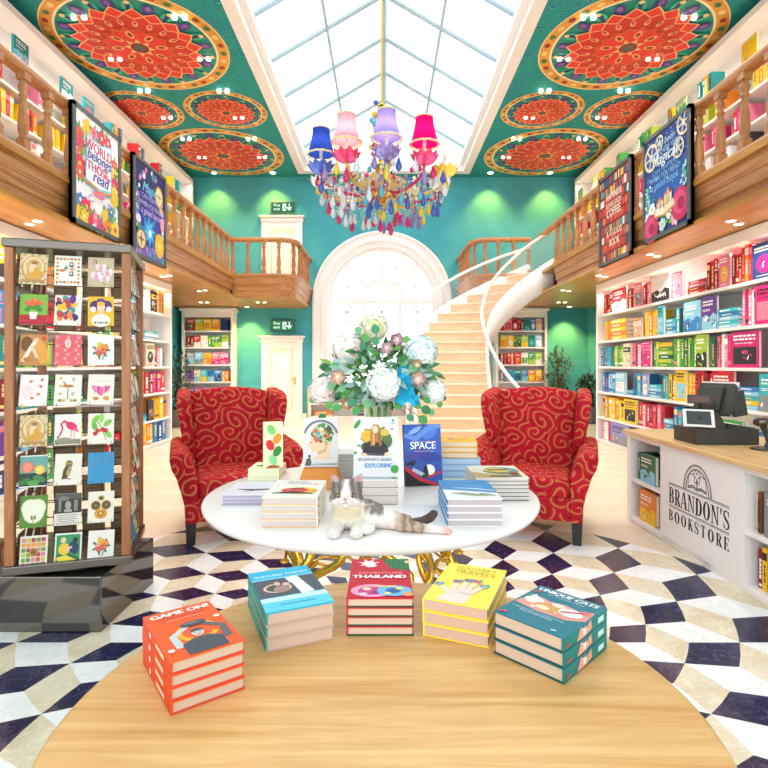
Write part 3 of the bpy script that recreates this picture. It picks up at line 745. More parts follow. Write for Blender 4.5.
def put(T, x, z, w, h, d, kind, col, place, seed, art=None, y=.03, group=None):
    z += .001; o = T @ Vector((x, y, z)); q = T @ Vector((x+w, y, z+h))
    pr = lambda p: (CX+p.x*F/p.y, CY-(p.z-H)*F/p.y)
    (ax, ay), (bx, by) = pr(o), pr(q)
    vis = max(0, min(768, max(ax, bx))-max(0, min(ax, bx)))*max(0, min(700, max(ay, by))-max(100, min(ay, by)))
    BOOKS.append((vis, T @ Matrix.Translation((x, y, z)), kind, w, h, d, col, place, seed, art, group))
def fill(T, x0, z, items, place, d=.24, hmax=.34):
    """items: kind, x0, x1, colours, height"""
    i = 0
    for it in items:
        kind, a, c, cols, h = it[:5]; art = it[5] if len(it) > 5 else None
        if kind == 'u':
            n = len(cols); w = (c-a)/n
            for k, cc in enumerate(cols):
                i += 1; hh = h*(1-.10*rnd.random())
                put(T, a+k*w+.002, z, w-.004, hh, d*(.85+.15*rnd.random()), 'u', cc, (place, i, 'upright'), rnd.random(), None, .03+.03*rnd.random())
        elif kind == 'f':
            i += 1; put(T, a+.004, z, c-a-.008, h, .035, 'f', cols[0], (place, i, 'facing out'), rnd.random(), art, .02)
        elif kind == 's':
            zz = z
            for k, cc in enumerate(cols):
                i += 1; t = h/len(cols); e = .02*rnd.random(); put(T, a+e, zz, c-a-.03, t-.002, d*.9, 's', cc, (place, i, 'lying flat'), rnd.random(), None, .03+.02*rnd.random()); zz += t
def RX(px): return 9.63-3.78*F/(px-CX)          # px -> local x on the right case
def rr(l): return [(k, max(.07, RX(a)), RX(c), *r) for k, a, c, *r in l]
fill(TR, 0, SH[0], rr([
    ('u', 602, 611, ['red', 'dark red', 'red'], .34), ('f', 611, 625, ['red'], .36, 'white'), ('u', 625, 633, ['dark red', 'red'], .34), ('f', 633, 641, ['pink'], .34, 'grey'), ('u', 641, 649, ['red', 'dark red', 'pink'], .34),
    ('f', 650, 668, ['white'], .36, 'black'), ('f', 669.5, 681, ['pink'], .33, 'grey'), ('s', 684, 702, ['red', 'dark red', 'pink', 'red'], .17), ('u', 704, 717, ['dark red', 'red', 'dark red', 'red'], .36), ('f', 717, 728, ['pink'], .36, 'yellow'),
    ('u', 728, 738, ['dark red', 'red', 'dark red'], .36), ('u', 738, 749, ['red', 'orange', 'red'], .40), ('f', 750, 775, ['navy'], .36, 'magenta'), ('u', 776, 800, ['red', 'pink', 'red', 'dark red'], .36)]), 'top shelf, right bookcase')
fill(TR, 0, SH[1], rr([
    ('u', 602, 607, ['yellow', 'orange'], .32), ('s', 608, 624, ['yellow', 'orange', 'yellow', 'orange', 'yellow'], .33), ('f', 632, 640, ['peach'], .28, 'white'), ('u', 642, 655, ['yellow', 'yellow', 'orange', 'yellow', 'yellow'], .36),
    ('f', 656, 662, ['turquoise'], .40, 'light blue'), ('s', 662, 673, ['light blue', 'blue', 'light blue', 'turquoise'], .2), ('u', 673, 682, ['turquoise', 'black', 'turquoise'], .34), ('f', 682, 699, ['light blue'], .37, 'blue'), ('f', 700, 715, ['purple'], .39, 'light blue'),
    ('s', 713.5, 735, ['light blue', 'turquoise', 'light blue', 'blue', 'turquoise'], .22), ('u', 737, 753, ['pink', 'magenta', 'pink', 'white', 'pink'], .40), ('f', 753, 775, ['magenta'], .39, 'pink'), ('u', 776, 796, ['pink', 'white', 'magenta', 'pink'], .36)]), 'second shelf down, right bookcase')
fill(TR, 0, SH[2], rr([
    ('u', 598.5, 621, ['navy', 'blue', 'teal', 'turquoise', 'teal', 'dark green', 'lime', 'green', 'lime'], .34), ('f', 622, 629, ['cream'], .36, 'black'), ('u', 630, 640, ['pink', 'magenta', 'white', 'pink'], .36), ('f', 640.5, 649, ['magenta'], .37, 'pink'),
    ('u', 649.5, 655, ['green', 'lime'], .36), ('s', 655, 670, ['green', 'lime', 'dark green', 'lime', 'green', 'yellow'], .33), ('u', 671, 694, ['green', 'lime', 'green', 'dark green', 'lime', 'green', 'lime'], .38), ('f', 694, 705, ['lime'], .39, 'black'), ('u', 705, 712, ['green', 'dark green'], .37),
    ('u', 712, 728, ['pink', 'red', 'white', 'pink', 'magenta'], .38), ('f', 729, 757, ['magenta'], .38, 'black'), ('u', 775, 800, ['green', 'lime', 'green', 'dark green'], .34)]), 'third shelf down, right bookcase')
fill(TR, 0, SH[3], rr([
    ('u', 600, 613, ['blue', 'navy', 'blue', 'light blue', 'blue'], .34), ('f', 614, 624, ['light blue'], .34, 'white'), ('s', 618, 631, ['blue', 'light blue'], .07), ('u', 631, 641, ['blue', 'turquoise', 'blue'], .34), ('f', 641, 646, ['lavender'], .33, 'white'), ('s', 646, 659, ['light blue', 'blue', 'light blue', 'turquoise'], .19),
    ('u', 659, 665, ['teal', 'turquoise'], .34), ('u', 665, 674, ['yellow', 'black', 'yellow'], .35), ('f', 674, 684, ['yellow'], .40, 'light blue'), ('u', 684, 692, ['yellow', 'orange'], .38), ('u', 692, 710, ['red', 'red', 'dark red', 'red'], .40), ('f', 710, 732, ['red'], .40, 'dark red' if 0 else 'black'),
    ('s', 733, 756, ['light blue', 'yellow', 'turquoise', 'light blue', 'blue'], .24), ('f', 757, 784, ['turquoise'], .38, 'grey')]), 'fourth shelf down, right bookcase')
fill(TR, 0, SH[4], rr([
    ('u', 600, 622, ['yellow', 'orange', 'yellow', 'yellow', 'orange', 'yellow', 'yellow'], .36), ('f', 622.5, 635, ['yellow'], .37, 'black'), ('u', 636, 661, ['red', 'pink', 'red', 'dark red', 'red', 'pink', 'red'], .36), ('s', 661, 671, ['light blue', 'blue', 'light blue'], .18),
    ('u', 671, 690, ['blue', 'turquoise', 'teal', 'light blue', 'turquoise'], .36), ('f', 720, 740, ['green'], .30, 'light blue'), ('s', 741, 765, ['light blue', 'turquoise', 'blue'], .2)]), 'fifth shelf down, right bookcase')
fill(TR, 0, SH[5], rr([
    ('u', 600, 609, ['pink', 'white', 'magenta'], .33), ('f', 609.5, 627, ['lavender'], .34, 'grey'), ('s', 628, 642, ['light blue', 'blue', 'light blue', 'turquoise'], .2), ('u', 643, 660, ['pink', 'green', 'teal', 'lime'], .33)]), 'bottom shelf, right bookcase')
# left case: local x = y - 3.2
LN = ['top shelf', 'second shelf down', 'third shelf down', 'fourth shelf down', 'fifth shelf down', 'bottom shelf']
LI = [[('s', 1.6, 2.0, ['yellow', 'orange'], .1), ('f', 2.1, 2.42, ['yellow'], .33), ('u', 2.5, 3.3, ['orange', 'yellow', 'yellow', 'peach', 'yellow', 'orange'], .34), ('f', 3.5, 3.8, ['cream'], .34), ('f', 4.0, 4.3, ['peach'], .34), ('s', 4.9, 5.2, ['red', 'dark red'], .07), ('u', 5.35, 5.62, ['light blue', 'white'], .36), ('f', 5.63, 5.85, ['black'], .34, 'yellow'), ('u', 5.86, 6.2, ['yellow', 'orange', 'yellow'], .37)],
      [('f', 1.7, 2.05, ['orange'], .36), ('u', 2.1, 2.5, ['blue', 'light blue', 'blue'], .34), ('u', 2.6, 3.2, ['red', 'magenta', 'red', 'dark red'], .35), ('f', 3.3, 3.6, ['dark red'], .35), ('u', 3.7, 4.6, ['yellow', 'lime', 'green', 'green', 'lime', 'yellow'], .34), ('u', 4.85, 5.35, ['blue', 'navy', 'light blue', 'blue'], .36), ('s', 5.4, 5.95, ['light blue', 'white', 'turquoise'], .14)],
      [('u', 1.7, 2.3, ['blue', 'navy', 'blue', 'teal'], .35), ('u', 2.4, 3.0, ['green', 'lime', 'dark green', 'lime'], .33), ('f', 3.1, 3.4, ['cream'], .35), ('f', 3.6, 3.9, ['peach'], .35), ('u', 4.0, 4.6, ['red', 'orange', 'dark red', 'red'], .34), ('u', 4.8, 5.4, ['white', 'purple', 'white', 'magenta'], .36), ('f', 5.42, 5.75, ['cream'], .38, 'black'), ('u', 5.76, 6.2, ['dark red', 'pink', 'white', 'dark green'], .34)],
      [('u', 1.7, 2.3, ['red', 'magenta', 'magenta', 'dark red'], .36), ('s', 2.4, 2.8, ['teal', 'green', 'lime'], .18), ('u', 2.9, 3.8, ['green', 'lime', 'dark green', 'green', 'teal', 'green'], .34), ('f', 3.9, 4.2, ['lime'], .34), ('u', 4.25, 5.1, ['dark green', 'green', 'lime', 'green', 'yellow', 'lime'], .35), ('u', 5.12, 6.2, ['yellow', 'yellow', 'red', 'dark red', 'magenta', 'magenta', 'red'], .37)],
      [('u', 1.7, 2.4, ['magenta', 'pink', 'purple', 'magenta'], .35), ('f', 2.5, 2.8, ['light blue'], .35), ('u', 2.9, 3.7, ['dark green', 'green', 'teal', 'green', 'lime'], .34), ('f', 3.8, 4.1, ['cream'], .34), ('s', 4.3, 5.5, ['light blue', 'turquoise', 'blue'], .12), ('f', 5.5, 5.72, ['black'], .33, 'brown'), ('u', 5.74, 6.25, ['orange', 'yellow', 'yellow', 'orange'], .36)],
      [('u', 1.7, 2.5, ['teal', 'blue', 'navy', 'blue'], .34), ('f', 2.7, 3.0, ['green'], .33), ('f', 3.2, 3.5, ['grey'], .33), ('u', 3.7, 4.6, ['orange', 'yellow', 'dark red', 'red', 'red'], .33), ('u', 4.7, 5.3, ['red', 'pink', 'dark red', 'red'], .36), ('u', 5.35, 5.75, ['yellow', 'orange', 'yellow'], .34), ('u', 5.77, 6.25, ['blue', 'navy', 'blue'], .36)]]
for z, nm, it in zip(SH, LN, LI): fill(TL, 0, z, it, nm+', left bookcase')
# narrow cases at the back
def rowf(T, z, cols, place, x0=.12, x1=1.16):
    it = []; w = (x1-x0)/len(cols)
    for k, c in enumerate(cols):
        if isinstance(c, tuple): it.append(('f', x0+k*w, x0+k*w+w*.96, [c[0]], .29, c[1]))
        else: it.append(('u', x0+k*w, x0+k*w+w*.96, [c, c], .29))
    fill(T, 0, z, it, place, .2)
tl, tr = TB(-5.03), TB(2.78)
for z, nm, cl, cr_ in zip(SB, LN,
    [[('red', 'dark green'), ('lime', 'yellow'), ('yellow', 'orange'), ('yellow', 'orange'), 'navy'], ['dark red', ('red', 'white'), ('white', 'cream'), 'green', ('dark green', 'lime'), ('lime', 'white')], [('grey', 'light blue'), ('light blue', 'grey'), ('orange', 'yellow'), ('pink', 'magenta'), ('magenta', 'white')],
     ['purple', ('cream', 'light blue'), ('turquoise', 'yellow'), ('blue', 'light blue'), ('blue', 'navy'), 'orange'], [('purple', 'pink'), ('magenta', 'white'), ('lavender', 'white'), 'navy', ('blue', 'white')], [('red', 'yellow'), 'orange', ('yellow', 'red'), ('green', 'lime'), ('teal', 'white')]],
    [['red', ('pink', 'magenta'), ('red', 'white'), 'dark red', ('teal', 'turquoise'), ('blue', 'white'), ('cream', 'pink')], [('yellow', 'orange'), ('yellow', 'white'), ('dark green', 'lime'), ('lime', 'yellow'), ('teal', 'turquoise'), ('light blue', 'white')], ['dark red', 'red', ('red', 'orange'), ('white', 'green'), ('green', 'lime'), ('lime', 'white')],
     ['navy', ('blue', 'turquoise'), ('teal', 'navy'), ('blue', 'light blue'), ('orange', 'yellow'), ('yellow', 'orange')], [('magenta', 'pink'), 'purple', ('lavender', 'white'), ('pink', 'white')], ['red', ('orange', 'yellow'), ('green', 'lime'), 'teal']]):
    rowf(tl, z, cl, nm+', narrow bookcase beside the door'); rowf(tr, z, cr_, nm+', narrow bookcase behind the stairs')
fill(TB(-1.85, 13.2), 0, .42, [('s', .14, .55, ['orange', 'yellow', 'yellow'], .16), ('f', .8, 1.1, ['white'], .26, 'grey'), ('u', 1.5, 1.9, ['cream', 'white', 'peach'], .28)], 'upper shelf, low bookcase under window', .25)
fill(TB(-1.85, 13.2), 0, .1, [('s', .14, .6, ['peach', 'orange'], .12), ('u', 1.2, 1.7, ['grey', 'white', 'cream'], .25)], 'lower shelf, low bookcase under window', .25)
# balcony cases
UT = ['white', 'pink', 'red', 'yellow', 'green']
def upper(T, side, near):
    themes = {2: ['white', 'black', 'white', 'cream', 'magenta', 'white', 'grey'], 3: ['red', 'pink', 'red', 'magenta', 'red'] if side == 'right' else ['yellow', 'orange', 'yellow', 'red', 'yellow'], 4: ['yellow', 'lime', 'yellow', 'yellow', 'orange'] if side == 'right' else ['red', 'pink', 'red', 'green', 'yellow'], 5: ['green', 'lime', 'yellow', 'teal', 'yellow'] if side == 'right' else ['dark red', 'red', 'yellow', 'teal', 'turquoise']}
    nmz = {5: 'top shelf', 4: 'second shelf down', 3: 'third shelf down', 2: 'fourth shelf down'}
    for k, th in themes.items():
        r = random.Random(k*7+(side == 'left')); it = []; x = .2
        while x < 8.6:
            n = r.randrange(2, 5); w = .085*n
            if k == 5 and r.random() < .5: it.append(('f', x, x+.3, [r.choice(th)], .30))
            else: it.append(('u', x, x+w, [r.choice(th) for _ in range(n)], .33))
            x += w+r.choice([.02, .25, .5, .6])+(.25 if k in (2,) else .1)
        fill(T, 0, UP[k], it, '%s, %s balcony bookcase' % (nmz[k], side), .22)
upper(TUR, 'right', 0); upper(TUL, 'left', 0)
# ================================================================ WING CHAIRS
def wing_chair(label, loc, rz):
    o = thing('wing_chair', label, 'armchair', loc, (0, 0, rz))
    TYZ = Matrix(((0, 0, 1, 0), (1, 0, 0, 0), (0, 1, 0, 0), (0, 0, 0, 1)))   # (y, z, x)
    # backrest: curved, leaning slab
    b = MB(); nx, nz = 10, 10; vs = []; fs = []
    for side in (0, 1):
        for j in range(nz+1):
            t = j/nz
            for i in range(nx+1):
                u = i/nx*2-1; hw = .30+.045*t
                top = 1.125+.045*(1-u*u); z = .42+(top-.42)*t
                y = .24+.13*t+.03*u*u*(-1) - .05*(1-u*u)*(1-side)*sin(pi*min(1, t*1.05))
                y += .13*side*(1-.35*t)
                vs.append((u*hw, y, z))
    n1 = (nx+1)*(nz+1); idx = lambda s, j, i: s*n1+j*(nx+1)+i
    for j in range(nz):
        for i in range(nx):
            fs.append((idx(0, j, i), idx(0, j, i+1), idx(0, j+1, i+1), idx(0, j+1, i))); fs.append((idx(1, j, i), idx(1, j+1, i), idx(1, j+1, i+1), idx(1, j, i+1)))
    for i in range(nx):
        fs.append((idx(0, nz, i), idx(0, nz, i+1), idx(1, nz, i+1), idx(1, nz, i))); fs.append((idx(0, 0, i+1), idx(0, 0, i), idx(1, 0, i), idx(1, 0, i+1)))
    for j in range(nz):
        fs.append((idx(0, j+1, 0), idx(1, j+1, 0), idx(1, j, 0), idx(0, j, 0))); fs.append((idx(0, j, nx), idx(1, j, nx), idx(1, j+1, nx), idx(0, j+1, nx)))
    b.add(vs, fs, '#ffffff', True); b.build('backrest', 'paisley', o, bevel=.03, segs=3, fix=True)
    for sx in (-1, 1):
        # wing
        b = MB(); pr = [(.44, .52), (.16, .55), (.06, .66), (.01, .80), (-.02, .95), (-.01, 1.05), (.05, 1.11), (.16, 1.135), (.46, 1.16)]
        b.prism(pr, -.045, .045, T=TYZ)
        sh = []
        for p in b.v:
            t = (p.z-.52)/.65; f = max(0, (.36-p.y)/.36)
            sh.append(Vector((p.x*(1+.25*t)+.335+.058*t+.03*f*t, p.y+.02*t, p.z)))
        b.v = sh
        if sx < 0: b.mirror()
        w = b.build('wing', 'paisley', o, bevel=.032, segs=4, fix=True)
        # arm with flared scroll
        sec = [(.30, .17), (.305, .50), (.33, .60), (.36, .68), (.40, .725), (.45, .74), (.495, .72), (.51, .68), (.495, .61), (.46, .52), (.425, .40), (.395, .28), (.39, .17)]
        b = MB(); ys = [-.43, -.415, -.38, -.2, .0, .25, .38]; vs = []; fs = []; m = len(sec)
        for k, y in enumerate(ys):
            s = .90 if k == 0 else (.97 if k == 1 else 1)
            dz = -.03*max(0, (-y-.3)/.13) if y < -.3 else 0
            for x, z in sec: vs.append((.38+(x-.38)*s, y + (.05*max(0, (.5-z))*1.0 if y < -.3 else 0), z+(dz if z > .55 else 0)))
        for k in range(len(ys)-1):
            for i in range(m): fs.append((k*m+i, k*m+(i+1) % m, (k+1)*m+(i+1) % m, (k+1)*m+i))
        fs += [tuple(range(m)), tuple(range((len(ys)-1)*m, len(ys)*m))[::-1]]
        b.add(vs, fs, '#ffffff', True)
        if sx < 0: b.mirror()
        b.build('arm', 'paisley', o, bevel=.012, fix=True)
    b = MB(); b.box(-.305, .305, -.43, .30, .35, .50); b.build('seat_cushion', 'paisley', o, bevel=.045, segs=4)
    b = MB(); b.box(-.312, .312, -.40, .38, .17, .36); b.build('seat_base', 'paisley', o, bevel=.02, segs=3)
    for sx in (-1, 1):
        for y, dy in ((-.36, -.0), (.36, .05)):
            b = MB(); x = sx*.355
            b.add([(x-.04, y-.04, .18), (x+.04, y-.04, .18), (x+.04, y+.04, .18), (x-.04, y+.04, .18), (x-.031, y-.031+dy, 0), (x+.031, y-.031+dy, 0), (x+.031, y+.031+dy, 0), (x-.031, y+.031+dy, 0)],
                  [(0, 1, 2, 3), (7, 6, 5, 4), (0, 4, 5, 1), (1, 5, 6, 2), (2, 6, 7, 3), (3, 7, 4, 0)]); b.build('leg', 'black_wood', o, fix=True)
    return o
wing_chair('red and gold patterned wing armchair left of the round white table', (-1.27, 4.58, .003), radians(21))
wing_chair('red and gold patterned wing armchair right of the round white table', (1.27, 4.58, .003), radians(-21))

# ================================================================ TABLES
TC = (-.06, 2.67)
t = thing('round_table', 'large round white table on a gold base, with the cat and books', 'table', (TC[0], TC[1], .004))
b = MB(); b.lathe([(.0, .698), (.74, .698), (.785, .705), (.797, .72), (.80, .733), (.796, .743), (.785, .746), (.0, .746)], n=96); b.build('tabletop', 'table_white', t)
b = MB(); b.lathe([(.40, 0), (.42, .008), (.42, .016), (.0, .018)], n=40); b.build('foot_ring', 'gold', t)
r = random.Random(3)
for k in range(14):
    a = 2*pi*k/14; d = (1 if k % 2 else -1)*(.35+.25*r.random())
    pts = [(.40*cos(a+d*0)*1, .40*sin(a), .012)]
    for q in range(1, 7):
        u = q/6; aa = a+d*u+.16*sin(q*2.1+k); rr_ = .40+.07*sin(u*pi*2+k)+.05*u
        pts.append((rr_*cos(aa), rr_*sin(aa), .012+.686*u))
    b = MB(); b.tube(cr(pts, 4), .014+.004*r.random(), n=7)
    for q in range(2, 5):
        p = Vector(pts[q]); a2 = atan2(p.y, p.x)+(.3 if r.random() < .5 else -.3)
        e = Vector((.43*cos(a2), .43*sin(a2), p.z+.08*(r.random()-.3))); b.tube([p, p.lerp(e, .5)+Vector((0, 0, .03)), e], [.010, .009, .006], n=6)
        b.ell(e, (.022, .022, .012), n=8, m=5)
    b.build('branch', 'gold', t)
WC = (0.0, 1.045)
t = thing('round_table', 'round wooden display table in the foreground with five stacks of books', 'table', (WC[0], WC[1], .004))
b = MB(); b.lathe([(0, .676), (.59, .676), (.603, .684), (.605, .70), (.602, .712), (.594, .716), (0, .716)], n=96); b.build('tabletop', 'wood_table', t)
b = MB(); b.lathe([(.30, 0), (.30, .02), (.10, .05), (.05, .12), (.045, .5), (.07, .62), (.16, .676)], n=32); b.build('pedestal', 'wood_table', t)

# ================================================================ BOOKS ON THE TABLES
def table_book(w, h, t, cover, pages, loc, rz, label, group, spine=-1, stand=False, tilt=0, art=None, spine_art=None, scol=None, lead='book', edge=None, fore=True):
    o = thing('book', label, 'book', loc, (radians(90-tilt) if stand else 0, 0, rz) if True else 0, group)
    if stand: o.rotation_euler = (radians(90-tilt), 0, rz)
    y0 = 0 if stand else -h/2; z0 = -t/2 if stand else 0
    b = MB(); bt = .0028; x0, x1 = -w/2, w/2
    b.box(x0, x1, y0, y0+h, z0, z0+bt, edge or cover); b.box(x0, x1, y0, y0+h, z0+t-bt, z0+t, cover)
    sx = x0 if spine < 0 else x1-.004
    b.box(sx, sx+.004, y0, y0+h, z0+bt, z0+t-bt, scol or cover)
    if spine_art: decal_mb(spine_art(h, t), frame((x1+.0001, y0, z0), (0, 1, 0), (0, 0, 1)) if spine > 0 else frame((x0-.0001, y0+h, z0), (0, -1, 0), (0, 0, 1)), .0002, b)
    sh, txt = art(w, h) if art else ([], [])
    if sh: decal_mb(sh, Matrix.Translation((0, y0, z0+t)), min(.0002, .0022/len(sh)), b)
    b.build('cover', 'printed', o)
    b = MB(); m = .003
    b.box(x0+(.004 if spine < 0 else m), x1-(m if spine < 0 else .004), y0+m, y0+h-m, z0+bt, z0+t-bt, pages); b.build('page_block', 'printed', o)
    T = Matrix.Translation((0, y0, z0+t))
    for s, x, y, size, col, kw in txt:
        text('title', s, size, col, T @ TX(x, y, .0026), o, **kw)
    return o
POSW = {1: ['the only'], 2: ['top', 'bottom'], 3: ['topmost', 'middle', 'bottom'], 4: ['topmost', 'second from top', 'third from top', 'bottom'], 5: ['topmost', 'second from top', 'middle', 'fourth from top', 'bottom'], 6: ['topmost', 'second from top', 'third from top', 'fourth from top', 'fifth from top', 'bottom']}
def stack(n, w, h, total, cover, pages, loc, rz, desc, where, group, jit=.003, **kw):
    t = total/n; r = random.Random(int(abs(loc[0])*1000)); art = kw.pop('art', None); plain = kw.pop('plain', False); edge_ = kw.get('edge')
    for k in range(n):
        nm = POSW[n][n-1-k]
        table_book(w, h, t-.0006, edge_ if plain and k < n-1 else cover, pages, (loc[0]+(r.random()-.5)*jit, loc[1]+(r.random()-.5)*jit, loc[2]+k*t), rz+(r.random()-.5)*.012,
                   '%s %s, %s' % (nm, desc, where), group, art=art if k == n-1 else None, **kw)
ZW = .7208  # wooden top
def art_game(w, h):
    o = '#f0601e'
    sh = [(circ(.62*w, .40*h, .30*w, .22*h, 14), o)]
    sh = [(strip(arcpts(.05*w, .42*h, .26*w, .17*h, 20, 330, 14), [.012]*15), '#f7b024'),
          (strip([(-.28*w, .18*h), (-.30*w, .42*h), (-.05*w, .55*h)], [.017, .015, .012]), '#c9cdd2'), (strip([(.36*w, .16*h), (.40*w, .40*h), (.16*w, .55*h)], [.017, .015, .012]), '#5e646c'),
          ([(-.24*w, .02*h), (-.25*w, .22*h), (-.08*w, .29*h), (.14*w, .29*h), (.30*w, .22*h), (.30*w, .02*h)], '#3f4c58'), (circ(.03*w, .385*h, .085*w, .075*h), '#e0d8d0'), (arcpts(.03*w, .405*h, .09*w, .065*h, 0, 180), '#4a4e54'), (strip([(-.03*w, .385*h), (.0*w, .385*h)], .003), '#4a4d52'), (strip([(.05*w, .385*h), (.08*w, .385*h)], .003), '#4a4d52'), (strip([(.0*w, .345*h), (.06*w, .345*h)], .003), '#8a5a52'),
          (circ(.05*w, .575*h, .19*w, .055*h), '#454c54'), (circ(.02*w, .59*h, .12*w, .025*h), '#6d747c'), (rect(-.25*w, .735*h, .3*w, .742*h), '#f7d7b0'), (circ(.42*w, .60*h, .05*w, .03*h), '#ffe6cf'), (circ(-.42*w, .16*h, .045*w), '#fff0e2')]
    return sh, [('GAME ON!', .0, .845*h, .0262, '#ffffff', dict(sx=1.0, bold=.0012)), ('TEAM SPORTS', 0, .76*h, .013, '#d02048', dict(sx=1.1))]
stack(4, .145, .225, .10, '#ee5a1c', '#c9b29a', (-.408, 1.145, ZW), radians(36), 'orange sports book', 'leftmost stack of the wooden table', 'orange sports books on the wooden table', jit=.002, art=art_game, scol='#e2431f', edge='#d8402e',
      spine_art=lambda h, t: [(circ(.30*h, t*.5, .006), '#fff0e2'), (rect(.52*h, t*.3, .8*h, t*.7), '#f9c9a0')])
def art_cyan(w, h):
    sh = [(rect(-w/2, .78*h, w/2, h), '#21b4dc'), (rect(-w/2, .72*h, w/2, .78*h), '#6fd0ec'), (rect(-w/2, .3*h, w/2, .74*h), '#4a5360'), (rect(-w/2, 0, w/2, .30*h), '#5fcdee'), (rect(-w/2, .2*h, w/2, .29*h), '#c5ecf8'),
          (strip([(.12*w, .74*h), (.18*w, .56*h), (.24*w, .30*h)], [.034, .03, .034]), '#f5f5f5'), ([(.14*w, .70*h), (.02*w, .74*h), (.05*w, .60*h), (.16*w, .52*h)], '#f0f0f0'),
          (strip(arcpts(-.17*w, .50*h, .20*w, .10*h, 100, 380, 16), [.007]*17), '#e9b9a2'), (circ(-.12*w, .46*h, .12*w, .085*h), '#a88680'), (circ(-.15*w, .60*h, .05*w, .05*h), '#e7b09a'), (circ(-.02*w, .56*h, .06*w, .04*h), '#e9bda8')]
    return sh, [('SUCCESS TODAY', 0, .80*h, .018, '#d8f4ff', dict(sx=1.05, bold=.0006)), ('Anthony Marshall', 0, .10*h, .012, '#31586a', dict(shear=.2))]
stack(3, .163, .256, .089, '#25b3d4', '#cbb09c', (-.245, 1.383, ZW), radians(23), 'thick turquoise book', 'stack left of the red travel books', 'turquoise books on the wooden table', jit=.0005, art=art_cyan, scol='#1f9f98', edge='#c4a898', plain=True,
      spine_art=lambda h, t: [(rect(.2*h, t*.35, .75*h, t*.65), '#57c6bd')])
def art_thai(w, h):
    sh = [([(.02*w, h), (.5*w, h), (.5*w, .66*h), (.2*w, .72*h)], '#1c6b3c')]
    for k in range(5): sh.append((rect(.12*w+k*.08*w, .74*h, .125*w+k*.08*w, h), '#3f9a63'))
    for k in range(3): sh.append((rect(.1*w, .78*h+k*.07*h, .5*w, .783*h+k*.07*h), '#3f9a63'))
    sh += [(star(-.2*w, .86*h, .20*w, .09*w, 7, .2), '#ffe4dc'), (circ(-.16*w, .80*h, .1*w, .05*h), '#fff2ee'), (circ(.47*w, .9*h, .05*w, .04*h), '#f2c8a0'),
           (circ(-.12*w, .155*h, .33*w, .145*h, 24), '#f29ac0'), (circ(-.14*w, .15*h, .20*w, .09*h, 20), '#c83a86'), (circ(-.2*w, .19*h, .07*w, .03*h), '#ffe9a8'), (circ(-.05*w, .11*h, .08*w, .03*h), '#7a2d60'), (circ(-.25*w, .08*h, .06*w, .025*h), '#fbd8e6'),
           (circ(.22*w, .15*h, .27*w, .12*h, 20), '#68b8e6'), (circ(.2*w, .15*h, .12*w, .06*h), '#2a5d9c'), (circ(.3*w, .2*h, .06*w, .03*h), '#f6e27a'), (circ(.12*w, .09*h, .05*w, .025*h), '#f6e27a'), (circ(.42*w, .07*h, .08*w, .05*h), '#f49a6a'), (strip([(-.1*w, .25*h), (.25*w, .24*h)], .007), '#f6d36a')]
    return sh, [('ADVENTURE', 0.0, .56*h, .017, '#ffb6b6', dict(sx=1.25)), ('THAILAND', -.01*w, .45*h, .029, '#ffffff', dict(sx=1.0, bold=.0014))]
stack(4, .163, .262, .092, '#c8102e', '#d3b6a0', (-.01, 1.441, ZW), 0, 'red travel book', 'middle stack of the wooden table', 'red travel books on the wooden table', jit=.002, art=art_thai, edge='#1d4a2c')
def art_yel(w, h):
    pk = '#f5d9cf'; sh = [([(-.30*w, .02*h), (-.24*w, .22*h), (-.12*w, .30*h), (.08*w, .30*h), (.16*w, .24*h), (.14*w, .02*h)], pk)]
    for x, x2, y2, tip in ((-.22, -.42, .38, '#8fa8b4'), (-.14, -.16, .50, '#8e7a9c'), (-.04, .0, .56, '#7c8a96'), (.05, .14, .56, '#d8707a'), (.13, .28, .46, '#8fb4c0')):
        sh.append((strip([(x*w, .24*h), ((x+x2)/2*w, (.26*h+y2*h)/2), (x2*w, y2*h)], [.016, .014, .011]), pk)); sh.append((circ(x2*w, y2*h, .012, .011), tip)); sh.append((circ(x2*w+.008, y2*h+.009, .006), '#5aa0a0')); sh.append((circ(x2*w-.006, y2*h+.006, .005), '#c8505a'))
    return sh, [("GULLIVER'S", .02*w, .845*h, .024, '#b79a22', dict(sx=.9)), ('TRAVELS', .03*w, .735*h, .027, '#b79a22', dict(sx=1.05)), ('A TALE OF FAR JOURNEYS', 0, .69*h, .007, '#b79a22', {})]
stack(3, .160, .253, .092, '#fae355', '#cbab98', (.216, 1.397, ZW), radians(-22.5), 'yellow book', 'stack right of the red travel books', 'yellow books on the wooden table', jit=.002, art=art_yel, edge='#f2cf3a')
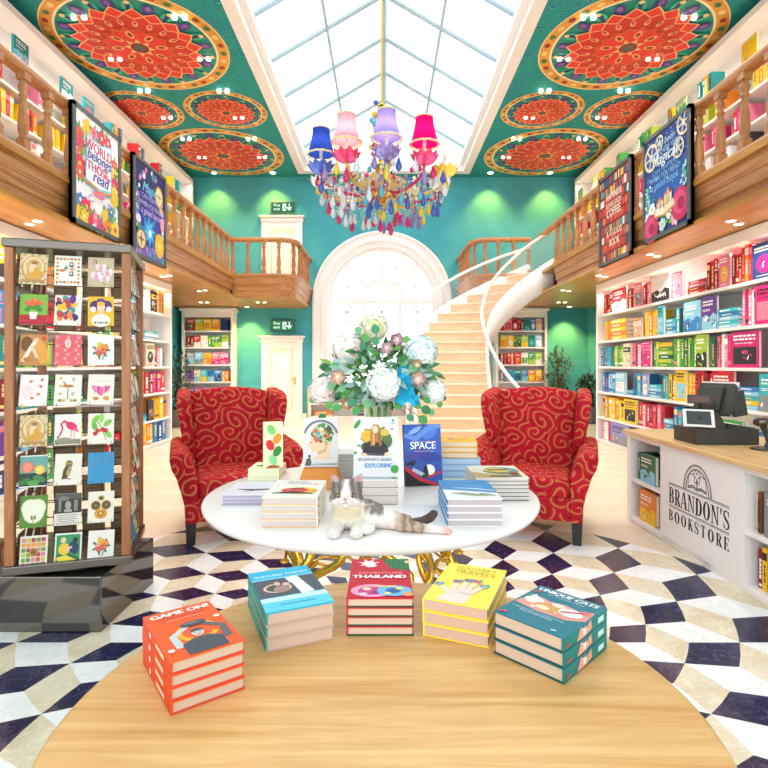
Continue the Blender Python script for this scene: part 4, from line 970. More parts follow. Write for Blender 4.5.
def art_cats(w, h):
    sh = [([(-.48*w, .40*h), (-.42*w, .62*h), (-.28*w, .70*h), (-.1*w, .66*h), (.1*w, .70*h), (.3*w, .66*h), (.48*w, .74*h), (.5*w, .48*h), (.3*w, .36*h), (-.1*w, .34*h)], '#e59a8c'),
          (circ(-.3*w, .58*h, .14*w, .09*h), '#fbeee6'), (star(-.36*w, .68*h, .07*w, .03*w, 4), '#fbeee6'), (circ(-.05*w, .50*h, .20*w, .10*h), '#d9a25a'), (circ(-.1*w, .46*h, .1*w, .05*h), '#f4e3c2'), (circ(.04*w, .62*h, .10*w, .05*h), '#f6d9cc'), (circ(.26*w, .54*h, .16*w, .10*h), '#fdf3ee'), (strip([(.14*w, .50*h), (.4*w, .64*h)], .008), '#c8444c'), (circ(.4*w, .66*h, .06*w, .035*h), '#e8766e'),
          (strip([(-.44*w, .78*h), (-.36*w, .82*h)], .008), '#d2404c'), (strip([(-.46*w, .05*h), (-.36*w, .08*h)], .010), '#c84a68'), (strip([(.3*w, .05*h), (.36*w, .07*h)], .006), '#bfe0e4'), (star(-.2*w, .4*h, .05*w, .02*w, 5), '#fff6ee'), (star(.12*w, .42*h, .06*w, .02*w, 5), '#f2b8a8')]
    return sh, [('UNIQUE CATS', 0.0, .85*h, .0232, '#ffffff', dict(sx=1.0, bold=.0011, shear=.15)), ('OUR WHISKERED FRIENDS', 0.02*w, .79*h, .008, '#cfe8ec', {}), ('EXTRAORDINARY FELINE COMPANIONS', -.05*w, .27*h, .007, '#cfe8ec', {}), ('TALES OF PURE WONDER', -.05*w, .225*h, .007, '#ffffff', {})]
stack(3, .171, .205, .096, '#15788c', '#d8bda6', (.384, 1.243, ZW), radians(-46), 'teal cat book', 'rightmost stack of the wooden table', 'teal cat books on the wooden table', jit=.001, art=art_cats, spine=1, scol='#157a72', edge='#14504c',
      spine_art=lambda h, t: [([(.28*h, .1*t), (.36*h, .9*t), (.48*h, .6*t), (.60*h, .95*t), (.62*h, .3*t), (.45*h, .1*t)], '#e89c8c'), (star(.45*h, t*.5, t*.4, t*.15, 5), '#fff2ea'), (star(.55*h, t*.5, t*.3, t*.1, 5), '#d9a25a'), (rect(.76*h, .3*t, .9*h, .7*t), '#bfe0dc'), (strip([(.05*h, .3*t), (.13*h, .4*t)], .006), '#c8444c')])
ZT = .7505
# white table
def art_ink(w, h): return [(strip([(-.35*w, .42*h), (-.1*w, .36*h), (.2*w, .44*h), (.42*w, .40*h)], [.010, .03, .018, .02]), '#2a2630'), (strip([(-.2*w, .25*h), (-.1*w, .3*h)], .008), '#2a2630'), (circ(-.3*w, .75*h, .06*w), '#f0dce8')], []
stack(3, .30, .26, .046, '#e2dde8', '#aea8bb', (-.575, 2.54, ZT), 0, 'thin pale lavender book', 'left edge of the white table', 'lavender books on the white table', art=art_ink, edge='#a79fb4')
def art_red(w, h):
    return [(circ(.12*w, .35*h, .32*w, .2*h), '#f4c02c'), (circ(.0*w, .38*h, .26*w, .13*h), '#d8262c'), (strip([(-.38*w, .22*h), (0, .26*h), (.38*w, .2*h)], [.012, .04, .012]), '#28242a'), (strip([(-.1*w, .46*h), (.15*w, .5*h)], .015), '#28242a'), (strip([(.3*w, .7*h), (.4*w, .74*h)], .008), '#e4606a'), (strip([(-.4*w, .6*h), (-.36*w, .64*h)], .006), '#e4606a'), (strip([(.3*w, .32*h), (.42*w, .36*h)], .012), '#e4606a')], [('Stories', -.05*w, .84*h, .03, '#2c4a78', dict(shear=.25)), ('Illustrated', .0*w, .74*h, .026, '#2c4a78', dict(shear=.25))]
stack(4, .215, .31, .118, '#f0e9de', '#cabdb6', (-.363, 2.228, ZT), 0, 'cream hardback', 'big stack left of the cat', 'cream books beside the cat', art=art_red, edge='#ecb776',
      spine=1, spine_art=lambda h, t: [(rect(.1*h, .3*t, .2*h, .6*t), '#d8303a'), (rect(.5*h, .3*t, .75*h, .6*t), '#e8c8a0')])
def art_leafstack(w, h): return [(circ(0, .5*h, .4*w, .14*h), '#3c8a4a'), (circ(.1*w, .46*h, .2*w, .08*h), '#c8402c')], []
stack(2, .17, .21, .06, '#eef0c4', '#dfe0c0', (-.655, 3.03, ZT), 0, 'pale green book', 'small stack under the upright leaf book', 'pale green books on the white table', art=art_leafstack, spine=1, spine_art=lambda h, t: [(strip([(k*h/6+.01, .1*t), (k*h/6+.025, .9*t)], .008), '#e08a5a') for k in range(6)])
def art_leaf(w, h):
    L = [(-.1, .84, 28, '#7ccf6a'), (.2, .64, -25, '#f2962c'), (-.16, .50, 22, '#dd2a26'), (.2, .36, -28, '#3d8c3e'), (-.02, .17, 25, '#8fdc96')]
    return [(circ(x*w, y*h, .20*w, .125*h, 14, radians(a)), c) for x, y, a, c in L]+[([(-.4*w, 0), (.4*w, 0), (.2*w, .05*h), (-.2*w, .06*h)], '#b5542c')], []
table_book(.105, .248, .055, '#f3f2c6', '#f4efdc', (-.615, 2.99, ZT+.0605), radians(16), 'pale yellow book with green, orange and red leaves, standing on the small stack', None, stand=True, art=art_leaf)
# wooden wedge stand + brain book
def wedge():
    o = thing('book_stand', 'orange wooden book stand holding up the profile head book', 'book stand', (-.325, 2.78, ZT))
    b = MB(); w0, w1 = .115, .085
    b.add([(-w0, -.09, 0), (w0, -.09, 0), (w0, .09, 0), (-w0, .09, 0), (-w1, -.03, .10), (w1, -.03, .10), (w1, .05, .10), (-w1, .05, .10)], [(3, 2, 1, 0), (4, 5, 6, 7), (0, 1, 5, 4), (1, 2, 6, 5), (2, 3, 7, 6), (3, 0, 4, 7)], '#e08a34')
    b.build('body', 'paint_attr', o, bevel=.008)
wedge()
rb = random.Random(11)
def art_brain(w, h):
    sk = '#e9c9a4'; sh = [([(-.30*w, .52*h), (-.33*w, .60*h), (-.26*w, .76*h), (-.1*w, .88*h), (.12*w, .89*h), (.3*w, .8*h), (.37*w, .66*h), (.30*w, .5*h), (.26*w, .36*h), (.28*w, .22*h), (.4*w, .16*h), (-.22*w, .16*h), (-.06*w, .26*h), (-.1*w, .31*h), (-.26*w, .30*h), (-.29*w, .36*h), (-.36*w, .43*h), (-.42*w, .45*h), (-.34*w, .54*h)], sk),
                        ([(-.06*w, .26*h), (-.1*w, .31*h), (.1*w, .36*h), (.2*w, .48*h), (.14*w, .3*h)], '#d3a886'), (circ(.07*w, .69*h, .31*w, .20*h, 20), '#c8c8a4')]
    for k in range(70):
        a, q = rb.random()*2*pi, sqrt(rb.random()); sh.append((circ((.07+.29*q*cos(a))*w, (.69+.18*q*sin(a))*h, .010*(.6+rb.random()), n=6), rb.choice(['#4a8a52', '#d8d060', '#7a5a3c', '#e8e8e0', '#5a9ab0', '#c86a4a', '#2f5a3a', '#a8c890'])))
    sh += [(circ(-.27*w, .50*h, .02*w, .012*h), '#4a3a34'), (strip(arcpts(0, .6*h, .48*w, .34*h, 165, 15, 20), .011), '#6b7076'), (circ(.16*w, .48*h, .035*w, .045*h), '#c89a74'),
           ([(-.45*w, .03*h), (-.4*w, .16*h), (-.3*w, .2*h), (-.26*w, .1*h), (-.28*w, .03*h)], '#55585c'), (circ(-.32*w, .22*h, .04*w, .03*h), '#55585c')]
    return sh, [('by JAS ALEXANDER', .1*w, .035*h, .017, '#4a4442', dict(sx=.95))]
table_book(.178, .25, .03, '#dcd8d8', '#e6e0d6', (-.325, 2.775, ZT+.101), radians(2), 'white book with a profile head filled with tiny pictures, on the orange stand', None, stand=True, tilt=7, art=art_brain)
stack(6, .20, .2, .135, '#d9d8da', '#bdbcbf', (-.21, 3.07, ZT), 0, 'plain grey paperback', 'stack behind the profile head book', 'grey paperbacks at the back of the white table', edge='#a9a8ac')
# exploring guide
def art_exp(w, h):
    sh = [(star(0, .62*h, .36*w, .26*w, 9, .3), '#7e8a3c'), (circ(-.2*w, .68*h, .14*w, .1*h), '#d9a62c'), (circ(.25*w, .6*h, .12*w, .12*h), '#4d6a34'), (circ(.2*w, .74*h, .1*w, .06*h), '#c8b04a'), (circ(-.24*w, .5*h, .1*w, .07*h), '#5a4a30'),
          ([(-.32*w, .36*h), (-.26*w, .54*h), (-.1*w, .62*h), (.12*w, .62*h), (.26*w, .5*h), (.3*w, .38*h), (.1*w, .36*h)], '#26262a'), ([(-.12*w, .5*h), (-.13*w, .72*h), (-.06*w, .86*h), (.05*w, .88*h), (.1*w, .78*h), (.13*w, .52*h), (.02*w, .58*h)], '#a8733c'), (circ(-.02*w, .79*h, .065*w, .065*h), '#f0c4a2'), (strip([(-.06*w, .72*h), (-.05*w, .52*h)], .008), '#d3a05c'), (strip([(.07*w, .74*h), (.08*w, .5*h)], .007), '#7a5128'), (strip([(-.3*w, .38*h), (-.2*w, .36*h)], .013), '#e8bd9c'), (strip([(.2*w, .37*h), (.3*w, .4*h)], .013), '#e8bd9c'), (strip([(-.2*w, .375*h), (.18*w, .365*h)], .010), '#4a4c50'),
          (circ(-.42*w, .88*h, .05*w, .09*h, 12, -.6), '#3f8a3c'), (circ(-.38*w, .52*h, .04*w, .02*h), '#4d9a48'), (circ(-.46*w, .4*h, .04*w, .025*h), '#4d9a48'), (circ(.42*w, .13*h, .09*w, .07*h, 12, -.7), '#3f9a3c'), (circ(.36*w, .8*h, .04*w, .015*h), '#5ab04a'), (circ(.38*w, .94*h, .028*w, .025*h), '#2a98a8'), (rect(.32*w, .885*h, .44*w, .895*h), '#2a98a8')]
    return sh, [("BEGINNER'S GUIDE", -.02*w, .265*h, .019, '#4c6a84', dict(sx=.95)), ('TO', -.23*w, .165*h, .014, '#3a9ac8', {}), ('EXPLORING', .07*w, .155*h, .028, '#2f98cc', dict(sx=.85, bold=.0008)), ('guide', -.38*w, .03*h, .007, '#8a8a8a', {})]
def art_exp_top(w, h): return [(circ(.42*w, .13*h, .09*w, .06*h, 12, -.7), '#3f9a3c'), (circ(-.3*w, .8*h, .1*w, .05*h), '#7e8a3c')], [('EXPLORING', .05*w, .06*h, .026, '#2f98cc', dict(sx=.85))]
stack(3, .205, .24, .112, '#f3f1f0', '#d2c6bc', (-.04, 2.535, ZT), 0, 'pale guide book', 'stack under the upright guide behind the cat', 'guide books behind the cat', art=art_exp_top, edge='#8c8580')
table_book(.205, .272, .022, '#d9d6d8', '#e6e0d8', (-.037, 2.475, ZT+.1128), 0, 'upright white guide book with a long-haired person in black, on a stack', None, stand=True, tilt=8, art=art_exp)
def art_space(w, h):
    sh = [(rect(-w/2, .5*h, w/2, h), '#2c58b4'), (circ(.2*w, .85*h, .22*w, .08*h, 16, .6), '#4a78cc'), (circ(-.2*w, .9*h, .2*w, .04*h, 16, .5), '#86aee4'), (strip([(-.5*w, .82*h), (-.2*w, .76*h), (.2*w, .95*h), (.5*w, .97*h)], [.02, .03, .03, .02]), '#5f8ad6'), (circ(-.1*w, .52*h, .3*w, .08*h, 16, .3), '#4a3f94'), (circ(.2*w, .45*h, .3*w, .08*h), '#223f94'),
          ([(-w/2, 0), (-w/2, .32*h), (-.1*w, .12*h), (.35*w, 0)], '#101018'), ([(-.48*w, .37*h), (-.2*w, .42*h), (-.24*w, .33*h), (-.45*w, .33*h)], '#1a1a24'), (strip([(-w/2, .30*h), (-.1*w, .10*h), (.4*w, .0*h)], [.02, .018, .012]), '#c82430'), (strip([(-.3*w, .27*h), (.05*w, .15*h)], .018), '#b8c4d4'), (circ(.15*w, .25*h, .15*w, .09*h), '#f2f4f8'), (arcpts(.11*w, .25*h, .12*w, .08*h, 100, 280), '#15161c'), (circ(.05*w, .15*h, .11*w, .04*h), '#3a3c46'), (strip([(.1*w, .13*h), (.46*w, .22*h)], .012), '#c82430'), (rect(-.26*w, .555*h, .30*w, .56*h), '#dfe6f6')]
    return sh, [('SPACE', 0.0, .595*h, .052, '#ffffff', dict(sx=.93, bold=.0008)), ('THE FUTURE OF EXPLORATION', 0, .70*h, .010, '#e0b8b0', {})]
table_book(.198, .315, .034, '#2a4fa6', '#f1e6dc', (.205, 2.80, ZT), radians(10), 'dark blue book titled SPACE with an astronaut, standing on the white table', None, stand=True, tilt=9, art=art_space)
# right side stacks
def art_sea(w, h): return [(circ(-.2*w, .5*h, .2*w, .1*h), '#e8eef4'), (circ(.2*w, .3*h, .2*w, .08*h), '#c8dcec')], []
stack(3, .215, .24, .105, '#8fb4d8', '#a9c4e0', (.43, 3.12, ZT), 0, 'light blue marbled book', 'under the yellow paperbacks by the right armchair', 'light blue books on the white table', art=art_sea, edge='#7ba4d0')
def art_y2(w, h): return [(circ(0, .4*h, .3*w, .15*h), '#e0a81c'), (circ(-.2*w, .6*h, .1*w, .08*h), '#3c6a9c'), (circ(.2*w, .7*h, .08*w, .05*h), '#c8402c')], []
stack(3, .20, .19, .092, '#f2b51c', '#e2ccae', (.425, 3.10, ZT+.1055), radians(-4), 'yellow paperback', 'on the light blue marbled books', 'yellow paperbacks on the white table', art=art_y2, edge='#d89a1c', spine=1)
def art_map(w, h): return [([(-.5*w, .0), (-.5*w, .5*h), (-.2*w, .3*h), (.1*w, .1*h), (.2*w, 0)], '#c09a68'), (circ(.1*w, .55*h, .36*w, .3*h, 18), '#8a7a3c'), (circ(.15*w, .62*h, .28*w, .2*h, 18), '#4a8ab0'), (circ(.05*w, .6*h, .26*w, .16*h, 18), '#e2c23c'), (strip([(-.15*w, .6*h), (.3*w, .66*h)], .03), '#3c4a2c'), (circ(.3*w, .3*h, .12*w, .1*h), '#7a3c2c'), (strip([(-.4*w, .8*h), (-.2*w, .6*h)], .03), '#e8e2d4'), (strip([(-.2*w, .15*h), (.4*w, .12*h)], .03), '#5a5a3c')], []
stack(6, .245, .30, .106, '#e4dcc8', '#c9c2c0', (.545, 2.635, ZT), 0, 'picture book', 'right edge of the white table', 'picture books on the white table', art=art_map, edge='#4a453e')
def art_blue(w, h): return [([(-w/2, .48*h), (-w/2, h), (w/2, h), (w/2, .30*h)], '#2a86c4'), (strip([(-.3*w, .56*h), (.1*w, .52*h), (w*.49, .42*h)], [.004, .02, .012]), '#bfe0f4'), (strip([(-.1*w, .72*h), (.3*w, .62*h)], [.01, .02]), '#5aa8da'), ([(-.38*w, .28*h), (-.1*w, .33*h), (.1*w, .24*h), (.3*w, .28*h), (.48*w, .16*h), (.1*w, .14*h), (-.2*w, .2*h)], '#a8b09c'), (strip([(-.36*w, .28*h), (-.05*w, .2*h), (.3*w, .2*h)], [.006, .014, .01]), '#7c8a70'), (circ(.2*w, .24*h, .06*w, .03*h), '#6a8a5c')], [('the sea and the wind', -.05*w, .9*h, .016, '#5ab0e0', {})]
stack(4, .216, .34, .107, '#ececee', '#b9adb0', (.352, 2.262, ZT), 0, 'blue and white book', 'stack right of the cat', 'blue and white books beside the cat', art=art_blue, scol='#2a86c4', edge='#e8e4e4')

# ================================================================ CAT
def remesh(mb, name, parent, voxel, smooth, mat, colfn):
    o = mb.build('tmp', mat); r = o.modifiers.new('r', 'REMESH'); r.mode = 'VOXEL'; r.voxel_size = voxel
    m = o.modifiers.new('s', 'SMOOTH'); m.iterations = smooth; m.factor = .5
    dg = bpy.context.evaluated_depsgraph_get(); dg.update()
    me = bpy.data.meshes.new_from_object(o.evaluated_get(dg)); me.name = name
    bpy.data.objects.remove(o)
    for a in list(me.color_attributes): me.color_attributes.remove(a)
    at = me.color_attributes.new('Col', 'FLOAT_COLOR', 'POINT'); buf = []
    for v in me.vertices: c = colfn(v.co); buf += [c[0], c[1], c[2], 1]
    at.data.foreach_set('color', buf)
    me.polygons.foreach_set('use_smooth', [True]*len(me.polygons))
    if not me.materials: me.materials.append(M[mat])
    q = bpy.data.objects.new(name, me); C.objects.link(q); q.parent = parent; return q
cat = thing('cat', 'grey and white cat lying on the round white table, looking at the viewer', 'cat', (0, 2.03, .7503))
HC = Vector((-.141, .005, .146))
b = MB()
b.ell(HC, (.060, .052, .049), n=20, m=14)
for s in (-1, 1): b.ell(HC+Vector((s*.030, -.014, -.018)), (.034, .034, .028), n=14, m=10); b.ell(HC+Vector((s*.010, -.046, -.021)), (.016, .016, .013), n=12, m=8)
b.ell(HC+Vector((0, -.040, -.036)), (.016, .018, .014), n=12, m=8); b.ell(HC+Vector((0, -.046, -.004)), (.012, .018, .018), n=12, m=8)
for s in (-1, 1):
    base = HC+Vector((s*.040, .004, .030)); tip = HC+Vector((s*.058, .004, .074)); inn = HC+Vector((s*.019, .006, .042)); bk = HC+Vector((s*.036, .022, .034)); out_ = HC+Vector((s*.056, .004, .018)); fr_ = HC+Vector((s*.038, -.006, .034))
    b.add([inn, fr_, out_, bk, tip], [(0, 1, 2, 3), (0, 4, 1), (1, 4, 2), (2, 4, 3), (3, 4, 0)]); b.tube([inn, tip+Vector((-s*.003, 0, -.004))], [.006, .002], n=8); b.tube([out_, tip], [.007, .002], n=8)
b.tube([(-.139, .03, .125), (-.138, .035, .08), (-.134, .04, .05)], [.052, .066, .070], n=20)
b.ell((-.136, .012, .072), (.060, .045, .055), n=18, m=12); b.ell((-.13, .04, .055), (.074, .07, .056), n=18, m=12)
b.tube([(-.12, .04, .06), (-.06, .045, .058), (-.01, .035, .045), (.05, .03, .032), (.10, .02, .026)], [.058, .052, .043, .033, .027], n=18)
b.ell((.055, .015, .034), (.052, .035, .032), n=16, m=10)
b.tube([(.06, .005, .028), (.11, -.01, .021), (.16, -.02, .017), (.205, -.03, .015), (.232, -.038, .014)], [.030, .022, .017, .014, .014], n=14); b.ell((.236, -.040, .013), (.017, .013, .012), n=12, m=8)
for x0, x1, r_ in ((-.172, -.181, .024), (-.098, -.100, .026)):
    b.tube([(x0, .02, .038), (x0, -.03, .026), (x1, -.075, .019)], [r_+.006, r_, r_-.004], n=14); b.ell((x1, -.082, .016), (.026, .024, .0165), n=14, m=9)
b.ell((-.065, -.03, .022), (.034, .045, .021), n=14, m=9)
b.tube([(.06, .06, .018), (.11, .07, .016), (.15, .075, .018), (.18, .077, .030), (.197, .078, .048), (.200, .078, .058)], [.013, .014, .017, .019, .017, .010], n=12)
W_, GY, GD, CRM, PNK, DK = lin('#f3ece6'), lin('#958a86'), lin('#6d625e'), lin('#dccba8'), lin('#e8b8ae'), lin('#4a3f3c')
def mixc(a, c, t): t = max(0, min(1, t)); return tuple(a[k]*(1-t)+c[k]*t for k in range(3))
def catcol(p):
    from mathutils import noise
    nz_ = noise.noise(Vector(p)*55)*.5; q = Vector(p)-HC; col = W_
    if q.z > -.055 and (Vector((q.x, q.y, q.z))).length < .115 and p.z > .095:
        blaze = .004+.012*max(0, min(1, (.034-q.z)/.034))+.030*max(0, min(1, (-.002-q.z)/.020))   # white blaze widens to the muzzle
        t = (abs(q.x)-blaze+nz_*.008)/.010
        if q.z < -.020: t = min(t, (abs(q.x)-.046-(-.02-q.z)*.8+nz_*.01)/.01)
        g = mixc(GY, GD, .5+.5*sin(q.x*260+q.z*60)+nz_*.4)
        col = mixc(W_, g, t)
        if q.z < -.045: col = mixc(col, CRM, .5)
        if q.z > .040 and abs(q.x) > .028 and q.y < .004: col = mixc(col, PNK, .55)
        if q.y > .03: col = mixc(g, W_, .0)
        return col
    if p.x < -.055:
        cl = lambda v: max(0, min(1, v))
        col = mixc(W_, CRM, .85*cl((p.z-.030)/.035)*cl((.15-p.z)/.05)*cl((-.055-p.x+nz_*.02)/.03))
        if p.x > -.075 and p.z > .05: col = mixc(col, GY, (p.z-.06)/.03)
    elif p.x < .0:
        g = mixc(GY, GD, .5+nz_)
        col = mixc(W_, g, min((p.z-.052+nz_*.03)/.02, (.032-abs(p.x+.025+nz_*.03))/.012))
        if p.z < .03 and p.x > -.03: col = mixc(col, PNK, .2)
    elif p.y > .055 and p.x > .04: col = mixc(GD, DK, (p.x-.10)/.07)
    else:
        stripe = .5+.5*sin(p.x*190+nz_*5)
        g = mixc(lin('#c4ac96'), lin('#8b7563'), stripe)
        t = (p.x-.035+nz_*.03)/.02 if p.x < .10 else 1-(p.x-.145+nz_*.02)/.03
        col = mixc(W_, g, t*.85)
        if p.x < .07: col = mixc(col, PNK, .22)
        if p.x > .20: col = mixc(W_, PNK, (p.x-.2)/.03)
    return col
remesh(b, 'body', cat, .0034, 5, 'fur', catcol)
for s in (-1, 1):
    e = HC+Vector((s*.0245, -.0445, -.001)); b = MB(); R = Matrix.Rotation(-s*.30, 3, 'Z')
    b.ell(e, (.0128, .0066, .0098), '#2c2620', 16, 10, R=R); b.ell(e+Vector((s*.0008, -.0022, 0)), (.0105, .0058, .0080), '#94893f', 16, 10, R=R); b.ell(e+Vector((s*.0010, -.0046, .0004)), (.0052, .0040, .0066), '#0e0d0c', 12, 8, R=R); b.ell(e+Vector((-.002, -.0078, .003)), (.0014, .0008, .0014), '#ffffff', 8, 6)  # rim, iris, pupil, then a white dot as a painted catchlight
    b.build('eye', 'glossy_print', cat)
b = MB(); nc = HC+Vector((0, -.0640, -.011)); b.add([nc+Vector(v) for v in ((-.0075, 0, .004), (.0075, 0, .004), (0, -.002, -.006), (-.006, .008, .004), (.006, .008, .004), (0, .007, -.006), (0, -.005, .002))], [(0, 2, 6), (2, 1, 6), (1, 0, 6), (0, 3, 5, 2), (2, 5, 4, 1), (1, 4, 3, 0)], '#d98a88'); b.build('nose', 'glossy_print', cat, fix=True)
b = MB(); b.tube([nc+Vector((0, .001, -.006)), nc+Vector((0, .002, -.012))], .0008, '#a8766e', 5)
for s in (-1, 1): b.tube([nc+Vector((0, .002, -.012)), nc+Vector((s*.006, .003, -.0155)), nc+Vector((s*.013, .007, -.014))], .0009, '#a8766e', 5)
b.build('mouth', 'printed', cat)
for s in (-1, 1):
    for k in range(4):
        b = MB(); a = HC+Vector((s*.014, -.058, -.018-.003*k)); b.tube([a, a+Vector((s*.03, -.008, .006-.006*k)), a+Vector((s*.06, .002, .004-.012*k))], [.0005, .0004, .0002], '#fbf8f4', 4); b.build('whisker', 'printed', cat)
for x in (-.181, -.100):
    b = MB()
    for k in (-1, 0, 1): b.tube([(x+k*.010, -.1035, .024), (x+k*.011, -.1065, .014), (x+k*.011, -.106, .006)], .0008, '#c8b8aa', 4)
    b.build('toe_lines', 'printed', cat)

# ================================================================ FLOWERS
fl = thing('flower_arrangement', 'large arrangement of white hydrangeas, roses and eucalyptus in a glass vase', 'flowers', (-.03, 2.92, ZT))
def FP(px, py, dy=0.0): return P(px, py, 2.92+dy)-Vector((-.03, 2.92, ZT))
b = MB(); b.lathe([(.0, .004), (.055, .004), (.062, .02), (.066, .2), (.072, .40), (.078, .43)], n=32); b.lathe([(.071, .43), (.066, .40), (.060, .2), (.054, .025), (0, .02)], n=32); b.build('vase', 'vase_glass', fl)
rf = random.Random(5); b = MB()
for k in range(16):
    a = 2*pi*k/16; b.tube([(.045*cos(a+2), .045*sin(a+2), .03), (.03*cos(a), .03*sin(a), .3), (.06*cos(a), .06*sin(a), .50), (.17*cos(a), .12*sin(a), .60)], .005, rf.choice(['#6a9a3c', '#8cb04a', '#a8c060']), 6)
b.build('stems', 'leaf', fl)
def rand_dir(r):
    z = r.uniform(-1, 1); a = r.uniform(0, 2*pi); q = sqrt(1-z*z); return Vector((q*cos(a), q*sin(a), z))
def hydrangea(c, R, cols, seed, n=210):
    r = random.Random(seed); b = MB(); b.ell((0, 0, 0), R*.82, cols[0], 14, 10, T=Matrix.Translation(c))
    for k in range(n):
        z = 1-2*(k+.5)/n; a = k*2.39996; q = sqrt(1-z*z); d = Vector((q*cos(a), q*sin(a), z)); u = d.orthogonal().normalized(); v = d.cross(u); rot = r.random()*pi; o = c+d*R*(.84+.20*r.random()); s = R*.215; cc = r.choice(cols)
        for m in range(4):
            t = rot+m*pi/2; e = u*cos(t)+v*sin(t); f = u*cos(t+.75)+v*sin(t+.75); g = u*cos(t-.75)+v*sin(t-.75)
            b.add([o, o+g*s*.62+d*s*.16, o+e*s*1.0+d*s*.05, o+f*s*.62+d*s*.16], [(0, 1, 2, 3)], cc)
    return b
WH, BL, CR, PK = ['#f6f6f2', '#eef2ea', '#ffffff', '#e4ebe2'], ['#e2f0ee', '#d0e8ea', '#f2f8f6', '#eef6ee'], ['#f2f0dc', '#eae8c0', '#f8f6ea', '#e0dea8'], ['#f6ece6', '#f4e0da', '#fbf6f2', '#efe6de']
for px, py, dy, Rp, cols in ((383.5, 384, -.20, 17.5, WH), (349, 350, -.02, 17, PK), (374, 328, .04, 14.5, CR), (420, 352, -.06, 17, BL), (323, 390, -.04, 14, PK), (433, 391, -.05, 13, WH), (360, 345, .12, 13, WH)):
    hydrangea(FP(px, py, dy), Rp*(2.92+dy)/F, cols, px).build('hydrangea', 'petal', fl)
def rose(c, R, col, seed):
    b = MB(); c = Vector(c); n = 25
    for lay, sc1 in enumerate((1.0, .82, .62, .42, .22)):
        vs = []; fs = []; m = 7
        for i in range(m):
            ph = pi*(.95-.47*i/(m-1)); 
            for k in range(n):
                t = 2*pi*k/n+lay*.9; w = 1+.10*cos(5*t+lay)*(i/(m-1)); q = R*sc1*w
                vs.append(c+Vector((q*sin(ph)*cos(t), -q*cos(ph)-R*.20*lay, q*sin(ph)*sin(t))))
        fs = [((i+1)*n+k, (i+1)*n+(k+1) % n, i*n+(k+1) % n, i*n+k) for i in range(m-1) for k in range(n)]
        b.add(vs, fs, col[lay % len(col)], False)
    b.ell(c+Vector((0, -R*.75, 0)), R*.24, col[0], 10, 8); return b
for px, py, dy, Rp, col in ((338, 377, -.2, 7.5, ['#fdeedd', '#fbe2ca']), (418, 379, -.2, 7.5, ['#fadfd4', '#fbe9e0']), (397, 340, -.08, 7, ['#f8dfe1', '#f2ccd2']), (387, 348, -.12, 6, ['#f6d8dc', '#f9e4e6']), (376, 352, -.12, 4, ['#e8c0c4', '#f0d4d4']), (417, 365, -.14, 6, ['#f0d8b0', '#f4e4c8']), (347, 404, -.15, 6, ['#f2d4b4', '#f6e2cc'])):
    rose(FP(px, py, dy), Rp*(2.92+dy)/F, col, px).build('rose', 'petal', fl)
def leaf(b, base, d, up, L, Wd, col, rnd_=False):
    d = Vector(d).normalized(); s = d.cross(Vector(up)); s = s.normalized() if s.length > .01 else d.orthogonal().normalized(); u = s.cross(d)
    base = Vector(base)
    pr = [(0, .05), (.2, .75), (.45, 1), (.75, .8), (1, .06)] if rnd_ else [(0, .05), (.25, .7), (.5, 1), (.78, .55), (1, .02)]
    vs = []
    for t, w in pr:
        c = base+d*L*t-u*L*.22*t*t; vs += [c-s*Wd/2*w+u*Wd*.10*w, c, c+s*Wd/2*w+u*Wd*.10*w]
    fs = []
    for i in range(len(pr)-1): fs += [(3*i, 3*i+1, 3*i+4, 3*i+3), (3*i+1, 3*i+2, 3*i+5, 3*i+4)]
    b.add(vs, fs, col, True)
b = MB(); GR = ['#3f7d3a', '#5b9a44', '#2f6a45', '#7fae4c', '#4d8a5c', '#8fb8a0']
cc = FP(380, 372)
for k in range(380):                                            # body of the foliage
    d = rand_dir(rf); d.z = d.z*.75; q = Vector((d.x*.31, d.y*.20, d.z*.22-.01))*(.62+.42*rf.random()); 
    dv = (q.normalized()+rand_dir(rf)*.6); leaf(b, cc+q-dv*.02, dv, (0, -1, .3), .05+.035*rf.random(), .022+.014*rf.random(), rf.choice(GR))
tag(b.build('foliage', 'leaf', fl), kind='stuff')
b = MB()
for k in range(46):
    d = rand_dir(rf); d.y = -abs(d.y); d.z *= .6; q = Vector((d.x*.30, d.y*.24, d.z*.20-.03)); leaf(b, cc+q*.8, q.normalized()+rand_dir(rf)*.4, (0, -1, 0), .09, .03, rf.choice(['#a8c4bc', '#9ab8b4', '#bfd2c8', '#8aaea4']))
tag(b.build('dusty_miller', 'leaf', fl), kind='stuff')
sp_ = FP(380, 385, -.1)
